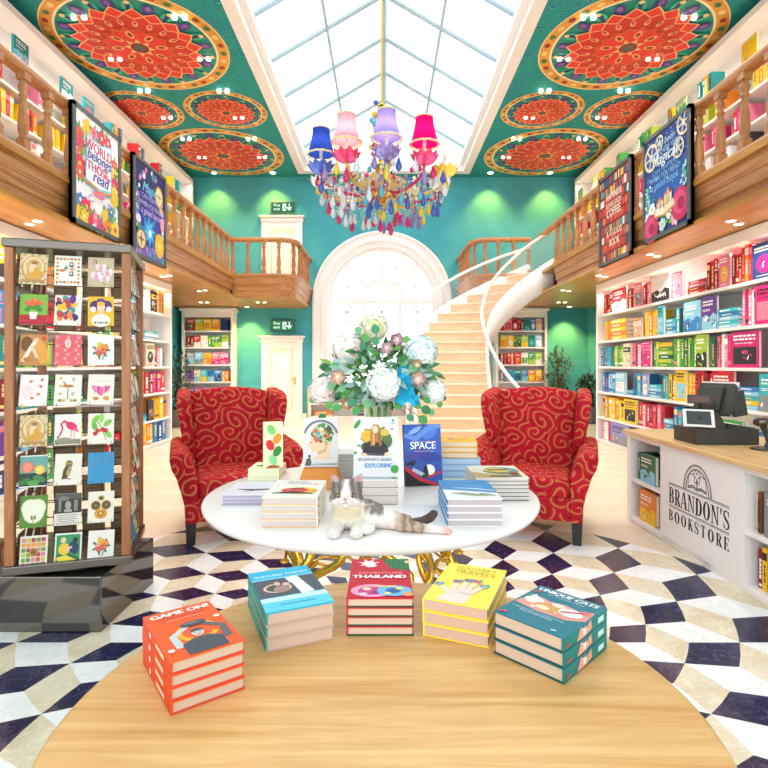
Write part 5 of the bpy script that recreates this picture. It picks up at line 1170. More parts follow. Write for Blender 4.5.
for px, py, dy, big in ((357.5, 330, -.1, 1), (376, 329, -.12, 1.2), (365, 338, -.14, 1.1), (376, 341, -.15, 1.1), (363, 346, -.16, 1), (370, 353, -.17, 1), (335, 366, -.1, 1.1), (331, 387, -.15, 1), (342, 389, -.18, 1), (337, 408, -.15, 1.1), (356, 410, -.18, 1.2), (322, 417, -.08, 1.1), (398, 404, -.18, 1.3), (410, 418, -.15, 1), (427, 400, -.12, 1), (426, 410, -.12, 1.3), (423, 420, -.12, 1.3), (440, 404, -.05, 1), (406, 339, -.1, 1), (404, 362, -.15, 1.3), (413, 368, -.15, 1.3), (352, 402, -.18, 1.2), (329, 405, -.12, 1), (316, 392, -.05, 1), (432, 412, -.1, 1), (417, 405, -.15, 1.1), (368, 404, -.2, 1.1), (443, 398, 0, 1.0), (311, 400, 0, .9)):
    b = MB(); p = FP(px, py, dy); d = (p-sp_); d.normalize(); L = .045*big; leaf(b, p-d*L*.5, d+rand_dir(rf)*.15, (0, -1, .25), L, .038*big, rf.choice(['#2f7d50', '#4a9a4a', '#3c8a62', '#5aa24c', '#6fb07c']), True)
    b.tube([p-d*L*.45, p-d*.11+Vector((0, .04, -.01))], .0022, '#7a8a4a', 5)
    b.build('eucalyptus_leaf', 'leaf', fl)
for k, (px, py) in enumerate(((403, 372), (406, 383), (399, 391), (409, 392), (402, 399), (414, 400), (404, 378))):
    b = MB(); p = FP(px, py, -.2); a = rf.random()*6
    for m in range(5):
        t = a+2*pi*m/5; leaf(b, p, (cos(t), -.45, sin(t)), (0, -1, 0), .036, .030, rf.choice(['#1596bc', '#26a9cc', '#0f86a8']), True)
    b.build('blue_orchid', 'petal', fl)

# ================================================================ PLANTS
def tree(label, loc, h, hw, seed, cols, bare=.3):
    r = random.Random(seed); o = thing('potted_tree', label, 'plant', loc)
    b = MB(); b.lathe([(.17, 0), (.20, .03), (.24, .38), (.23, .40), (.20, .38), (.0, .36)], '#6a6a68', 24); b.build('pot', 'paint_attr', o)
    b = MB(); b.tube([(0, 0, .3), (.03, 0, h*.4), (-.02, .02, h*.75)], [.035, .028, .012], '#5a4634', 8)
    for k in range(9):
        a = r.random()*6.3; z = h*(bare+.5*r.random()); b.tube([(0, 0, z), (hw*.5*cos(a), hw*.5*sin(a), z+.2), (hw*.8*cos(a), hw*.8*sin(a), z+.35)], [.014, .01, .005], '#5a4634', 6)
    b.build('trunk', 'leaf', o)
    b = MB(); c = Vector((0, 0, h*(.5+bare/2)))
    for k in range(900):
        d = rand_dir(r)*(r.random()**.4); q = Vector((d.x*hw, d.y*hw, d.z*h*(1-bare)/2)); q.x *= 1+.2*sin(q.z*9); leaf(b, c+q, q.normalized()+rand_dir(r)*.9, (0, 0, 1), .07+.05*r.random(), .03, r.choice(cols))
    tag(b.build('foliage', 'leaf', o), kind='stuff')
tree('bushy potted tree between the right bookcase and the back wall', (4.16, 12.9, 0), 1.8, .31, 1, ['#4a5a34', '#38482a', '#5f6a3c', '#6a6a3a'])
tree('low dark potted plant beside the far end of the right bookcase', (4.76, 12.6, 0), 1.15, .25, 2, ['#2c3a28', '#38482a', '#26301f'], .35)
tree('dark potted tree in the corner beyond the left bookcase', (-4.55, 11.9, 0), 1.75, .34, 3, ['#1f3a2c', '#2c4a34', '#26402c', '#3a5a3c'], .12)
# ================================================================ CARD RACK
RA = Vector((-1.888, 2.727)); ang_ = radians(17.5); ux = Vector((cos(ang_), sin(ang_))); uy = Vector((-ux.y, ux.x)); SW = .535
rc = RA+ux*SW/2+uy*SW/2
rk = thing('card_rack', 'revolving wooden greeting card rack on a glossy black base', 'card rack', (rc.x, rc.y, 0.003), (0, 0, ang_))
hs = SW/2
b = MB(); bx = Matrix.Rotation(-ang_, 4, 'Z') @ Matrix.Translation((-rc.x, -rc.y, 0)); b.box(-2.42, -1.45, 2.77, 3.40, 0, .285, T=bx); b.build('plinth', 'black_gloss', rk, bevel=.006)
b = MB(); b.lathe([(.2, .285), (.2, .295), (.12, .33)], n=32); b.build('turntable', 'black_gloss', rk)
b = MB(); b.box(-hs-.03, hs+.03, -hs-.03, hs+.03, .315, .36); b.build('bottom_plate', 'rack_metal', rk, bevel=.006)
b = MB(); b.box(-hs-.03, hs+.03, -hs-.03, hs+.03, 1.965, 2.01); b.build('top_plate', 'rack_metal', rk, bevel=.006)
for sx in (-1, 1):
    for sy in (-1, 1):
        b = MB(); b.box(sx*hs-.021, sx*hs+.021, sy*hs-.021, sy*hs+.021, .36, 1.965); b.build('post', 'wood_post', rk, bevel=.004)
ROWZ = [1.862-.2065*k for k in range(8)]
COLX = [-.165, -.009, .145]
SIDES = [Matrix.Rotation(pi/2*k, 4, 'Z') @ frame((0, -hs, 0), (1, 0, 0), (0, 0, 1)) for k in range(4)]   # front, right, back, left
for k in range(4):
    for z in ROWZ:
        b = MB(); T = SIDES[k]
        b.tube([(-hs, z+.045, -.03), (hs, z+.045, -.03)], .0032, n=5, T=T); b.tube([(-hs, z-.078, -.008), (hs, z-.078, -.008)], .0028, n=5, T=T)
        for x in COLX:
            b.tube([(x-.05, z+.045, -.03), (x-.05, z-.078, -.022), (x-.05, z-.082, .008), (x-.05, z-.068, .010)], .002, n=4, T=T); b.tube([(x+.05, z+.045, -.03), (x+.05, z-.078, -.022), (x+.05, z-.082, .008), (x+.05, z-.068, .010)], .002, n=4, T=T)
        b.build('wire_shelf', 'rack_metal', rk)
CW, CH = .124, .160
rc_ = random.Random(21)
def bouquet(cols, y=.0, n=9):
    sh = [(strip([(x*.3, -.05+y), (x, .02+y)], .003), '#3f7d3a') for x in (-.03, -.01, .02, .035)]
    for k in range(7): a = 2*pi*k/7; sh.append((circ(.036*cos(a), .030*sin(a)+y, .016, .006, 8, a), '#3a8a44'))
    for k in range(n): a = k*2.4; q = .030*sqrt(k/n); sh += flower(q*cos(a), q*sin(a)+y+.006, .014, cols[k % len(cols)])
    return sh
def fborder(cols, n=18, w=.062, h=.071, s=.007):
    o = []
    for k in range(n):
        t = k/n*4; e = int(t); f = (t-e)*2-1
        x, y = [(f*w, -h), (w, f*h), (-f*w, h), (-w, -f*h)][e]; o.append((circ(x, y, s, s*.8, 8), cols[k % len(cols)]))
    return o
def c_art():
    return [(circ(0, .0, .062, .07, 20), '#c9a56a'), (circ(0, .01, .052, .055, 20), '#e9d6a8'), (circ(0, .015, .040, .04, 18), '#d8b272'), ([(-.03, -.05), (-.035, -.01), (-.01, .02), (.02, .01), (.05, -.02), (.03, -.05)], '#e0a23c'), (circ(.0, .022, .014, .017), '#f0d2aa'), (circ(.004, .034, .018, .010), '#a8763c'), (circ(-.01, .0, .012, .02), '#f0d2aa'), (rect(-.06, -.072, .06, -.055), '#b98d52')]+fborder(['#9c7a48', '#e9d6a8'], 28, .063, .072, .005)
def c_letters(): return fborder(['#d8843c', '#7a9a4a', '#c8504a', '#e0b04a'], 24, .055, .062, .008)+[(rect(.008, .02, .028, .045), '#2a2a2c'), (rect(.013, .027, .023, .040), '#f2ede2'), (rect(.008, -.03, .028, -.005), '#2a2a2c'), (rect(.013, -.023, .023, -.01), '#f2ede2'), ([(-.02, .005), (-.01, .03), (.0, .005)], '#3f9a5a'), (circ(-.03, .0, .016, .008), '#e0863c'), (circ(.02, .008, .012, .006), '#e0863c')]
def c_magnolia(): return [(strip([(.02, -.07), (.0, -.02), (-.02, .03), (-.03, .07)], .005), '#7a5a3c'), (strip([(.0, -.02), (.04, .03)], .004), '#7a5a3c')]+sum([[(circ(x-.012, y, .016, .022, 10, .5), '#f4d9de'), (circ(x+.012, y, .016, .022, 10, -.5), '#f9e9ea'), (circ(x, y-.006, .012, .018), '#e9a9b8')] for x, y in ((.0, .025), (.02, -.035), (-.025, -.02), (.035, .0))], [])+[(circ(-.04, .05, .006, .012), '#d88a9a')]
def c_geranium(): return [(rect(-.07, -.079, .07, -.028), '#b8182c'), (rect(-.07, -.06, .07, -.058), '#d84050'), ([(-.022, -.012), (.022, -.012), (.015, -.05), (-.015, -.05)], '#f2e6da')]+[(circ(x, y, .016, .012, 10), '#3c8a34') for x, y in ((-.03, .0), (.03, .0), (0, .012), (-.015, .02), (.02, .022))]+[(circ(x, y, .017, .014, 10), '#f0622e') for x, y in ((-.03, .035), (0, .045), (.032, .036), (-.005, .03))]+[(circ(x+.006, y+.005, .006), '#f89468') for x, y in ((-.03, .035), (0, .045), (.032, .036))]
def c_mosaic(cols, n=16):
    o = []
    for k in range(n):
        x, y = rc_.uniform(-.05, .05), rc_.uniform(-.055, .06); o.append((circ(x, y, rc_.uniform(.014, .026), rc_.uniform(.010, .02), 10, rc_.random()*3), rc_.choice(cols)))
    return o
def c_iris(): return [(rect(-.07, -.02, .07, .079), '#f0bd1e'), (circ(-.03, .03, .03, .028), '#4a2a5c'), (circ(.03, .03, .03, .028), '#5c3670'), (circ(0, .052, .026, .018), '#6c4480'), (circ(-.042, .01, .016, .016), '#e9e2f0'), (circ(.042, .01, .016, .016), '#e9e2f0'), (circ(0, .02, .022, .026), '#f3cfae'), (circ(0, .040, .022, .012), '#f2b63c'), (circ(0, -.05, .05, .035), '#f2f4ee'), (rect(-.012, -.02, .012, .0), '#f3cfae')]+[(circ(-.03+.015*k, -.062, .007), ['#3f9a6a', '#e89aa8'][k % 2]) for k in range(5)]
def c_dance(): return [(circ(.04, -.01, .03, .07, 14, .3), '#e9a43a'), (circ(-.035, .03, .03, .04), '#7a4a24'), (strip([(-.05, -.06), (-.02, .0), (.01, .05)], .02), '#f4e2cc'), (strip([(-.01, .02), (.02, -.04)], .016), '#efcfa8'), (circ(.012, .052, .012), '#f0d2aa'), (circ(-.03, -.05, .02, .012), '#c87a2c'), (circ(.05, .06, .012), '#d84a2c')]
def c_damask():
    o = []
    for j in range(7):
        for i in range(5): o.append((circ(-.056+.028*i+(.014 if j % 2 else 0), -.066+.022*j, .009, .007, 8, .8), '#e8646a' if (i+j) % 2 else '#f6a4a0'))
    return o+[(circ(0, .035, .016, .026, 18), '#f4b8b0'), (circ(0, .035, .012, .021, 18), '#fbe4dc'), (rect(-.004, .02, .004, .05), '#d8a49a')]
def c_koi(): return [(circ(-.03, -.01, .028, .04), '#f8dcd8')]+sum([[(circ(x, y, .020, .009, 12, a), '#f9f0ea'), (circ(x+.005, y, .010, .007, 10, a), '#e8703c')] for x, y, a in ((-.02, .045, .4), (.03, .02, -.7), (.02, -.02, .5), (-.01, -.04, .2), (.035, .055, .8))], [])
def c_fox(): return [(strip([(0, -.05), (0, .01)], .005), '#8a6a4a'), (circ(0, .02, .03, .008), '#c87a3c'), ([(-.03, .05), (-.01, .03), (-.02, .02)], '#c87a3c'), (circ(.026, .055, .008), '#2a2a2c'), (circ(.026, .055, .005), '#f2ede2'), (circ(.026, -.02, .008), '#2a2a2c'), (circ(.026, -.02, .005), '#f2ede2')]+[(circ(x, -.055, .010, .008), c) for x, c in ((-.04, '#7a9a4a'), (-.02, '#e0b04a'), (.02, '#e0b04a'), (.04, '#7a9a4a'))]+[(circ(-.04, y, .009, .007), '#d8c04a') for y in (-.02, .02, .06)]
def c_lotus(): return [(circ(.01*k, -.01+.004*abs(k), .011, .026, 10, -.25*k), ['#e868a0', '#f29ac0', '#d84a8c'][k % 3]) for k in (-3, 3, -2, 2, -1, 1, 0)]+[(circ(-.025, -.048, .016, .010), '#c8883c'), (circ(.03, -.046, .018, .011), '#d8a04a'), (strip([(-.04, -.02), (-.02, .0)], .003), '#7a9a4a'), (strip([(.05, .0), (.03, -.02)], .003), '#c8a04a'), (rect(-.05, .045, .05, .05), '#e9dcc8')]
def c_flamingo(): return [(rect(-.066, -.075, .066, -.05), '#8d8a72'), (circ(-.02, -.052, .04, .012), '#9c9678'), (circ(.018, .018, .032, .020, 16, -.5), '#e8245e'), (circ(.04, .0, .02, .008, 10, -.7), '#f05a80'), (strip([(.0, .03), (-.02, .045), (-.036, .03), (-.028, .005), (-.038, -.02), (-.045, -.032)], [.014, .013, .011, .009, .009, .007]), '#e8245e'), (strip([(-.045, -.032), (-.056, -.042)], .007), '#3a2a2c'), (strip([(.02, .0), (.015, -.05)], .003), '#e8788c'), (strip([(.03, .0), (.036, -.05)], .003), '#e8788c')]
def c_rosehip(): return [(strip([(-.03, .05), (.0, .01), (.03, -.06)], .004), '#6a8a3c')]+[(circ(x, y, .026, .014, 12, a), c) for x, y, a, c in ((-.035, .015, 1.9, '#6db83c'), (.035, .03, .6, '#7fc84a'), (.04, -.03, -.8, '#8fd058'), (-.03, .05, .8, '#7fc84a'), (.0, .055, 1.5, '#9ad86a'))]+[(circ(x, y, .013, .012), '#c82a1e') for x, y in ((-.015, -.01), (.01, -.005), (-.03, -.025), (.025, -.01))]+[(circ(-.012, -.006, .004), '#f08a5c')]
def c_dahlia(): return [(rect(-.07, -.079, .07, -.01), '#1f3a34'), (rect(-.07, -.01, .07, .079), '#6aa8a0'), (circ(-.04, -.05, .03, .016, 12, .3), '#2f7a3c'), (circ(.03, -.04, .035, .016, 12, -.3), '#3f8a44'), (circ(.0, -.06, .03, .014), '#57a050'), (circ(-.03, .02, .032, .028, 14), '#ee6a4a'), (star(-.03, .02, .028, .02, 9), '#f6927a'), (circ(.032, .005, .026, .024, 14), '#f4c22c'), (star(.032, .005, .022, .015, 9), '#f9da6a'), (rect(-.07, .074, .07, .079), '#f4efe6'), (rect(-.07, -.079, .07, -.074), '#f4efe6')]
def c_owl(): return [(circ(-.005, -.01, .020, .040, 14, -.3), '#5a4630'), (circ(.004, .028, .019, .018), '#7a6038'), (circ(-.003, .03, .005), '#e8c83c'), (circ(.012, .03, .005), '#e8c83c'), (circ(-.003, .03, .002), '#1a1a1a'), (circ(.012, .03, .002), '#1a1a1a'), (circ(.004, -.01, .009, .026, 10, -.2), '#c8a86a'), (strip([(-.02, -.045), (.02, -.05)], .004), '#6a5a4a'), (circ(-.022, -.04, .006, .014, 8, -.5), '#3a2e22'), (strip([(.0, .0), (.012, -.004)], .003), '#3a2e22')]
def c_fish(): return sum([[(strip([(x, -.079), (x+.004, .0), (x, .079)], .002), '#2f86b8')] for x in (-.05, -.035, -.02, -.005, .01, .025, .04, .055)], [])+[(circ(x, y, .012, .004, 8, .2), '#7a8a90') for x, y in ((-.04, .03), (-.01, .045), (.03, .035), (-.045, .01), (.0, .02), (.045, .06), (.04, -.055))]
def c_apple(): return [(circ(0, .0, .056, .060, 20), '#d8e4b4'), (circ(-.018, .018, .044, .044, 18), '#f0f0d4'), (circ(.018, .018, .044, .044, 18), '#f0f0d4'), (circ(0, -.01, .048, .044, 18), '#f4f2dc'), (strip([(.0, -.06), (.0, -.03)], .004), '#6a8a3c'), (circ(-.008, -.03, .006, .012), '#7a8a4a'), (circ(.008, -.03, .006, .012), '#7a8a4a')]
def c_engrave():
    o = [(rect(-.07, -.02, .07, .079), '#2f302c'), (rect(-.07, .05, .07, .079), '#55564e'), (rect(-.05, -.01, -.035, .05), '#84847a'), (rect(.03, -.01, .05, .045), '#84847a'), (circ(0, .02, .016, .022), '#a4a294'), (rect(-.02, -.015, .02, .0), '#a4a294'), (circ(-.025, .055, .03, .012), '#76786e')]
    for k in range(5): o.append((rect(-.055, -.032-.01*k, .05-.01*(k % 2), -.029-.01*k), '#8a867c'))
    return o
def c_pansy(): return [(circ(-.028, .008, .026, .024), '#8a5a1e'), (circ(.028, .008, .026, .024), '#8a5a1e'), (circ(0, -.034, .034, .028), '#e0962c'), (circ(-.028, .008, .014, .013), '#1e2c22'), (circ(.028, .008, .014, .013), '#1e2c22'), (circ(-.028, .008, .008), '#7a9a3c'), (circ(.028, .008, .008), '#7a9a3c'), (circ(0, -.034, .015), '#5a7a3c'), (circ(0, -.034, .009), '#f0c23c'), (circ(0, .045, .017, .014), '#c8a03c'), (circ(0, .045, .009, .008), '#2c3a22'), (circ(0, -.012, .008), '#f4d04a')]
def c_grid():
    o = []; cs = ['#d84a5c', '#e8a83c', '#7aa83c', '#e88a9a', '#c8d04a', '#b83a4c', '#5a9a4a']
    for j in range(6):
        for i in range(5): o.append((rect(-.062+.025*i, -.072+.0243*j, -.041+.025*i, -.0522+.0243*j), cs[(i*3+j*2+i*j) % 7]))
    o += [(circ(0, .0, .022, .022, 12), '#c89a4a'), (star(0, 0, .02, .012, 6), '#8a5a2c')]; return o
def c_mother(): return [(rect(-.062, -.071, .062, .071), '#2f9a5c'), ([(-.062, -.03), (.0, -.02), (.062, -.05), (.062, -.071), (-.062, -.071)], '#1f6a3c'), (circ(-.02, .0, .03, .03), '#f2c83c'), ([(-.06, -.04), (-.01, -.03), (.05, -.06), (-.05, -.065)], '#f4dc4a'), (circ(.03, .005, .026, .034, 14, .3), '#1d3a6a'), (circ(.036, .042, .014), '#3a2418'), (circ(-.026, .045, .014), '#f0d2aa'), (strip([(.02, .01), (-.02, -.01)], .010), '#f0d2aa')]
FRONT = [('#e3cfa0', c_art, 'golden woman in a round frame'), ('#f4efe4', c_letters, 'small letters and foxes in a flower border'), ('#cdbb9a', c_magnolia, 'pink magnolia branch'),
         ('#7cb53c', c_geranium, 'orange flowers in a white pot on red'), ('#f0e8da', lambda: c_mosaic(['#2a2a6a', '#c83a3c', '#f0c23c', '#3a9a9c', '#6a2a8c', '#f4efe6', '#f08a4a'], 34), 'crowd of coloured birds'), ('#f0bd1e', c_iris, 'woman crowned with purple petals'),
         ('#c88a4a', c_dance, 'dancing figure in orange swirls'), ('#ee6a70', c_damask, 'coral pattern and a small oval'), ('#f6f2e8', lambda: bouquet(['#e8505c', '#f0c02c', '#d83a4a', '#f08a3c', '#e88a9a']), 'bouquet of red and yellow flowers on white, upper'),
         ('#f6eeea', c_koi, 'orange and white fish'), ('#f4efe4', c_fox, 'bird bath and letters'), ('#f4ecdf', c_lotus, 'pink lotus'),
         ('#e3cfa0', c_art, 'golden seated woman below the fish card'), ('#f2eee4', c_flamingo, 'pink flamingo'), ('#f3ecdd', c_rosehip, 'red berries and green leaves'),
         ('#f4efe6', c_dahlia, 'coral and yellow dahlias'), ('#f2ebdc', c_owl, 'small brown owl'), ('#2f9ad0', c_fish, 'blue water and little fish'),
         ('#5a8a2c', c_apple, 'halved green apple'), ('#e9e4d8', c_engrave, 'dark engraving above lines of writing'), ('#f4ecdc', c_pansy, 'orange pansies with dark eyes'),
         ('#f4efe4', c_grid, 'patchwork of pink and green squares'), ('#e9f0e4', c_mother, 'two figures embracing on green'), ('#f6f2e8', lambda: bouquet(['#e8505c', '#f0c02c', '#d83a4a', '#f08a3c', '#e8a09a']), 'bouquet of red and yellow flowers, bottom right')]
def card(T, bg, shapes, label, group):
    b = MB(); k_ = CW/.14; dk = lambda c: tuple(v*.78 for v in lin(c)); bg = dk(bg); shapes = [(p, dk(c)) for p, c in shapes]; shapes = [([(x*k_, y) for x, y in p], c) for p, c in shapes]; b.box(-CW/2, CW/2, -CH/2, CH/2, -.0014, 0, bg); b.box(-CW/2, CW/2, -CH/2, CH/2, -.0026, -.0014, '#a38a6c')
    for q in range(4): b.box(-CW*.3, CW*.3-.02*(q % 2), .03-.02*q, .036-.02*q, -.0029, -.0026, '#7c6650')
    decal_mb(shapes, None, .0001, b); o = b.build('greeting_card', 'printed'); o.matrix_world = T; tag(o, label, 'greeting card', group); return o
RM = Matrix.Translation((rc.x, rc.y, .003)) @ Matrix.Rotation(ang_, 4, 'Z')
CN = ['left', 'middle', 'right']
for k in range(4):
    for j, z in enumerate(ROWZ):
        for i, x in enumerate(COLX):
            T = RM @ SIDES[k] @ Matrix.Translation((x, z, -.002)) @ Matrix.Rotation(radians(-9), 4, 'X') @ Matrix.Rotation(radians(rc_.uniform(-1.5, 1.5)), 4, 'Z')
            if k == 0:
                bg, fn, d = FRONT[j*3+i]; card(T, bg, fn(), 'greeting card with %s, %s row, rack front' % (d, ORD[j+1]), 'greeting cards on the front of the rack')
            else:
                bg, fn, d = FRONT[(j*7+i*5+k*11) % 24]; sd = ['', 'right-hand side', 'far side', 'left-hand side'][k]
                sh = fn(); card(T, bg, sh, 'greeting card on the %s of the rack, %s row, %s column' % (sd, ORD[j+1], CN[i]), 'greeting cards on the %s of the rack' % sd)

# ================================================================ COUNTER
cn = thing('checkout_counter', 'white checkout counter with wooden top and shop name on its front', 'counter', (2.16, 4.80, 0))
# local x into the counter (world +x), y along towards the viewer = -world y
KT = Matrix(((1, 0, 0, 0), (0, -1, 0, 0), (0, 0, 1, 0), (0, 0, 0, 1)))
def cbox(nm, x0, x1, y0, y1, z0, z1, mat='paint_white', bev=.003):
    b = MB(); b.box(x0, x1, -y1, -y0, z0, z1); return b.build(nm, mat, cn, bevel=bev)
cbox('worktop', -.03, .86, -.03, 3.3, .765, .80, 'wood_counter', .006)
cub = [(.07, .575), (1.56, 2.2)]
cbox('front_panel', 0, .03, .575, 1.56, .05, .765); cbox('front_panel', 0, .03, 2.2, 3.3, .05, .765)
cbox('end_panel', 0, .82, 0, .07, .0, .765)
for a, c in cub:
    cbox('shelf', .0, .36, a, c, .36, .39); cbox('cubby_floor', .0, .36, a, c, .02, .06); cbox('cubby_top', .0, .36, a, c, .73, .765); cbox('cubby_back', .36, .38, a, c, .05, .765); cbox('divider', .03, .36, c, c+.03, .05, .765)
cbox('divider', .03, .36, 1.53, 1.56, .05, .765)
cbox('back_panel', .79, .82, .07, 3.3, 0, .765); cbox('plinth', .012, .80, .0, 3.3, 0, .05)
# lettering: condensed serif capitals
def glyph(c, w):
    tk, tn, sr = .17*w/.62, .055, .05; o = []
    V = lambda x, y0=0, y1=1, t=tk: o.append(rect(x-t/2, y0, x+t/2, y1))
    def serif(x, y, hw=.16): o.append(rect(x-hw*w/.62, y if y < .5 else y-sr, x+hw*w/.62, y+sr if y < .5 else y))
    def bowl(x0, yc, rx, ry, a0, a1, t):
        n = 14; a = [radians(a0+(a1-a0)*k/n) for k in range(n+1)]
        o.append([(x0+rx*cos(q), yc+ry*sin(q)) for q in a]+[(x0+(rx-t)*cos(q), yc+(ry-tn)*sin(q)) for q in a[::-1]])
    if c in 'BRDKTE':
        x = tk*.9
        if c == 'T': x = w/2
        V(x); serif(x, 0); 
        if c != 'T': serif(x, 1)
    if c == 'B': o.append(rect(tk, .95, w*.5, 1)); o.append(rect(tk, .50, w*.5, .55)); o.append(rect(tk, 0, w*.5, .05)); bowl(w*.5, .755, w*.42, .245, -90, 90, tk); bowl(w*.5, .275, w*.48, .275, -90, 90, tk)
    if c == 'R': o.append(rect(tk, .95, w*.5, 1)); o.append(rect(tk, .46, w*.5, .51)); bowl(w*.5, .73, w*.45, .27, -90, 90, tk); o.append([(w*.45, .48), (w*.45+tk*1.05, .48), (w+.04, 0), (w-tk, 0)]); serif(w-.02, 0, .1)
    if c == 'D': o.append(rect(tk, .95, w*.45, 1)); o.append(rect(tk, 0, w*.45, .05)); bowl(w*.45, .5, w*.53, .5, -90, 90, tk*1.05)
    if c == 'A': o += [[(w*.5-.03, 1), (w*.5+tk*.5, 1), (w+.0, 0), (w-tk*1.05, 0)], [(w*.5-.06, 1), (w*.5+.02, 1), (.09, 0), (.02, 0)], rect(w*.24, .30, w*.75, .35)]; serif(.06, 0, .11); serif(w-.08, 0, .14)
    if c == 'N': V(tk*.6, 0, 1, tn*1.2); V(w-tk*.5, 0, 1, tn*1.2); o.append([(.02, 1), (tk*1.2, 1), (w-tk*.4, 0), (w-tk*.8, 0)]); serif(tk*.6, 0, .12); serif(tk*.4, 1, .1); serif(w-tk*.5, 1, .12)
    if c == 'O': bowl(w*.5, .5, w*.5, .52, 0, 180, tk*1.05); bowl(w*.5, .5, w*.5, .52, 180, 360, tk*1.05)
    if c == 'S': o.append(strip([(w*.88, .72), (w*.80, .92), (w*.5, .99), (w*.2, .92), (w*.12, .74), (w*.25, .6), (w*.5, .5), (w*.76, .40), (w*.9, .24), (w*.78, .07), (w*.5, .01), (w*.2, .08), (w*.1, .3)], [.05, .06, .06, .09, .15*w/.6, .17*w/.6, .18*w/.6, .17*w/.6, .15*w/.6, .09, .06, .06, .05])); o.append(rect(w*.84, .68, w*.93, .98)); o.append(rect(w*.06, .02, w*.14, .33))
    if c == 'K': o.append([(tk*1.3, .42), (w*.72, 1), (w*.84, 1), (tk*1.5, .36)]); o.append([(w*.36, .56), (w*.36+tk*1.1, .62), (w+.04, 0), (w-tk*.8, 0)]); serif(w*.78, 1, .13); serif(w-.04, 0, .13)
    if c == 'T': o.append(rect(0, .95, w, 1)); o.append([(0, 1), (0, .76), (.04, .76), (.09, .95)]); o.append([(w, 1), (w, .76), (w-.04, .76), (w-.09, .95)])
    if c == 'E': o.append(rect(tk, .95, w*.92, 1)); o.append(rect(tk, .48, w*.68, .53)); o.append(rect(tk, 0, w*.95, .05)); o.append([(w*.92, 1), (w*.92, .78), (w*.88, .78), (w*.78, .96)]); o.append([(w*.95, 0), (w*.95, .24), (w*.91, .24), (w*.80, .04)]); o.append(rect(w*.64, .38, w*.70, .63))
    if c == "'": o.append([(w*.2, 1), (w*.9, 1), (w*.55, .66), (w*.35, .66)])
    return o
def word(s, x0, x1, z0, z1, wd, sp):
    tot = sum(wd.get(c, .62)+sp for c in s)-sp; kx = (x1-x0)/tot; kz = z1-z0; x = 0; sh = []
    for c in s:
        for pts in glyph(c, wd.get(c, .62)): sh.append(([(x0+(x+px)*kx, z0+pz*kz) for px, pz in pts], '#1c1c1e'))
        x += wd.get(c, .62)+sp
    return sh
LX0, LX1 = .71, 1.425     # along the counter
TLg = frame((-.0012, 0, 0), (0, -1, 0), (0, 0, 1))
sh = word("BRANDON'S", LX0, LX1, .335, .455, {"'": .22, 'N': .72, 'O': .70, 'D': .70, 'A': .70, 'S': .54}, .10)
sh += [(rect(LX0, .482, LX1, .487), '#1c1c1e'), (rect(LX0, .472, LX1, .475), '#1c1c1e'), (rect(LX0, .316, LX1, .321), '#1c1c1e'), (rect(LX0, .306, LX1, .309), '#1c1c1e')]
sh += word('BOOKSTORE', LX0, LX1, .205, .287, {'O': .72, 'S': .54, 'T': .66}, .26)
ac = 1.075
for R1, R2, w in ((.165, .185, .006), (.155, .175, .003), (.135, .153, .008)): sh.append((strip([(ac-R1, .487)]+arcpts(ac, .495, R1, R2, 180, 0, 24)+[(ac+R1, .487)], w), '#1c1c1e'))
for s in (-1, 1):
    sh += [(strip([(ac, .515), (ac+s*.05, .53), (ac+s*.11, .515)], .007), '#1c1c1e'), (strip([(ac+s*.11, .515), (ac+s*.10, .60)], .005), '#1c1c1e'), (strip([(ac+s*.10, .60), (ac+s*.05, .612), (ac+s*.012, .59)], .005), '#1c1c1e'), (strip([(ac+s*.115, .505), (ac+s*.05, .517), (ac, .502)], .006), '#1c1c1e'), (strip([(ac+s*.003, .51), (ac+s*.003, .585)], .004), '#1c1c1e'),
           (strip([(ac+s*.028, .55), (ac+s*.034, .625), (ac+s*.015, .64), (ac, .615)], .005), '#1c1c1e'), (strip([(ac+s*.018, .55), (ac+s*.004, .57)], .005), '#1c1c1e')]
decal_mb(sh, TLg, .000002).build('shop_lettering', 'printed', cn)
# books in the counter cubbies
TK = Matrix(((0, 1, 0, 2.16), (-1, 0, 0, 4.80), (0, 0, 1, 0), (0, 0, 0, 1)))
fill(TK, 0, .39, [('u', .10, .20, ['black', 'dark green', 'black'], .24), ('f', .205, .46, ['dark green'], .235, 'light blue')], 'upper left cubby of the counter', .18)
fill(TK, 0, .06, [('u', .12, .19, ['brown', 'orange'], .26), ('f', .195, .47, ['orange'], .255, 'yellow')], 'lower left cubby of the counter', .18)
fill(TK, 0, .39, [('u', 1.60, 1.69, ['cream', 'brown', 'white'], .25), ('f', 1.70, 1.98, ['grey'], .25, 'pink'), ('f', 2.0, 2.18, ['red'], .24, 'white')], 'upper right cubby of the counter', .18)
fill(TK, 0, .06, [('u', 1.60, 1.73, ['dark red', 'yellow', 'orange'], .25), ('f', 1.74, 2.0, ['black'], .25, 'green'), ('f', 2.02, 2.18, ['green'], .24, 'yellow')], 'lower right cubby of the counter', .18)
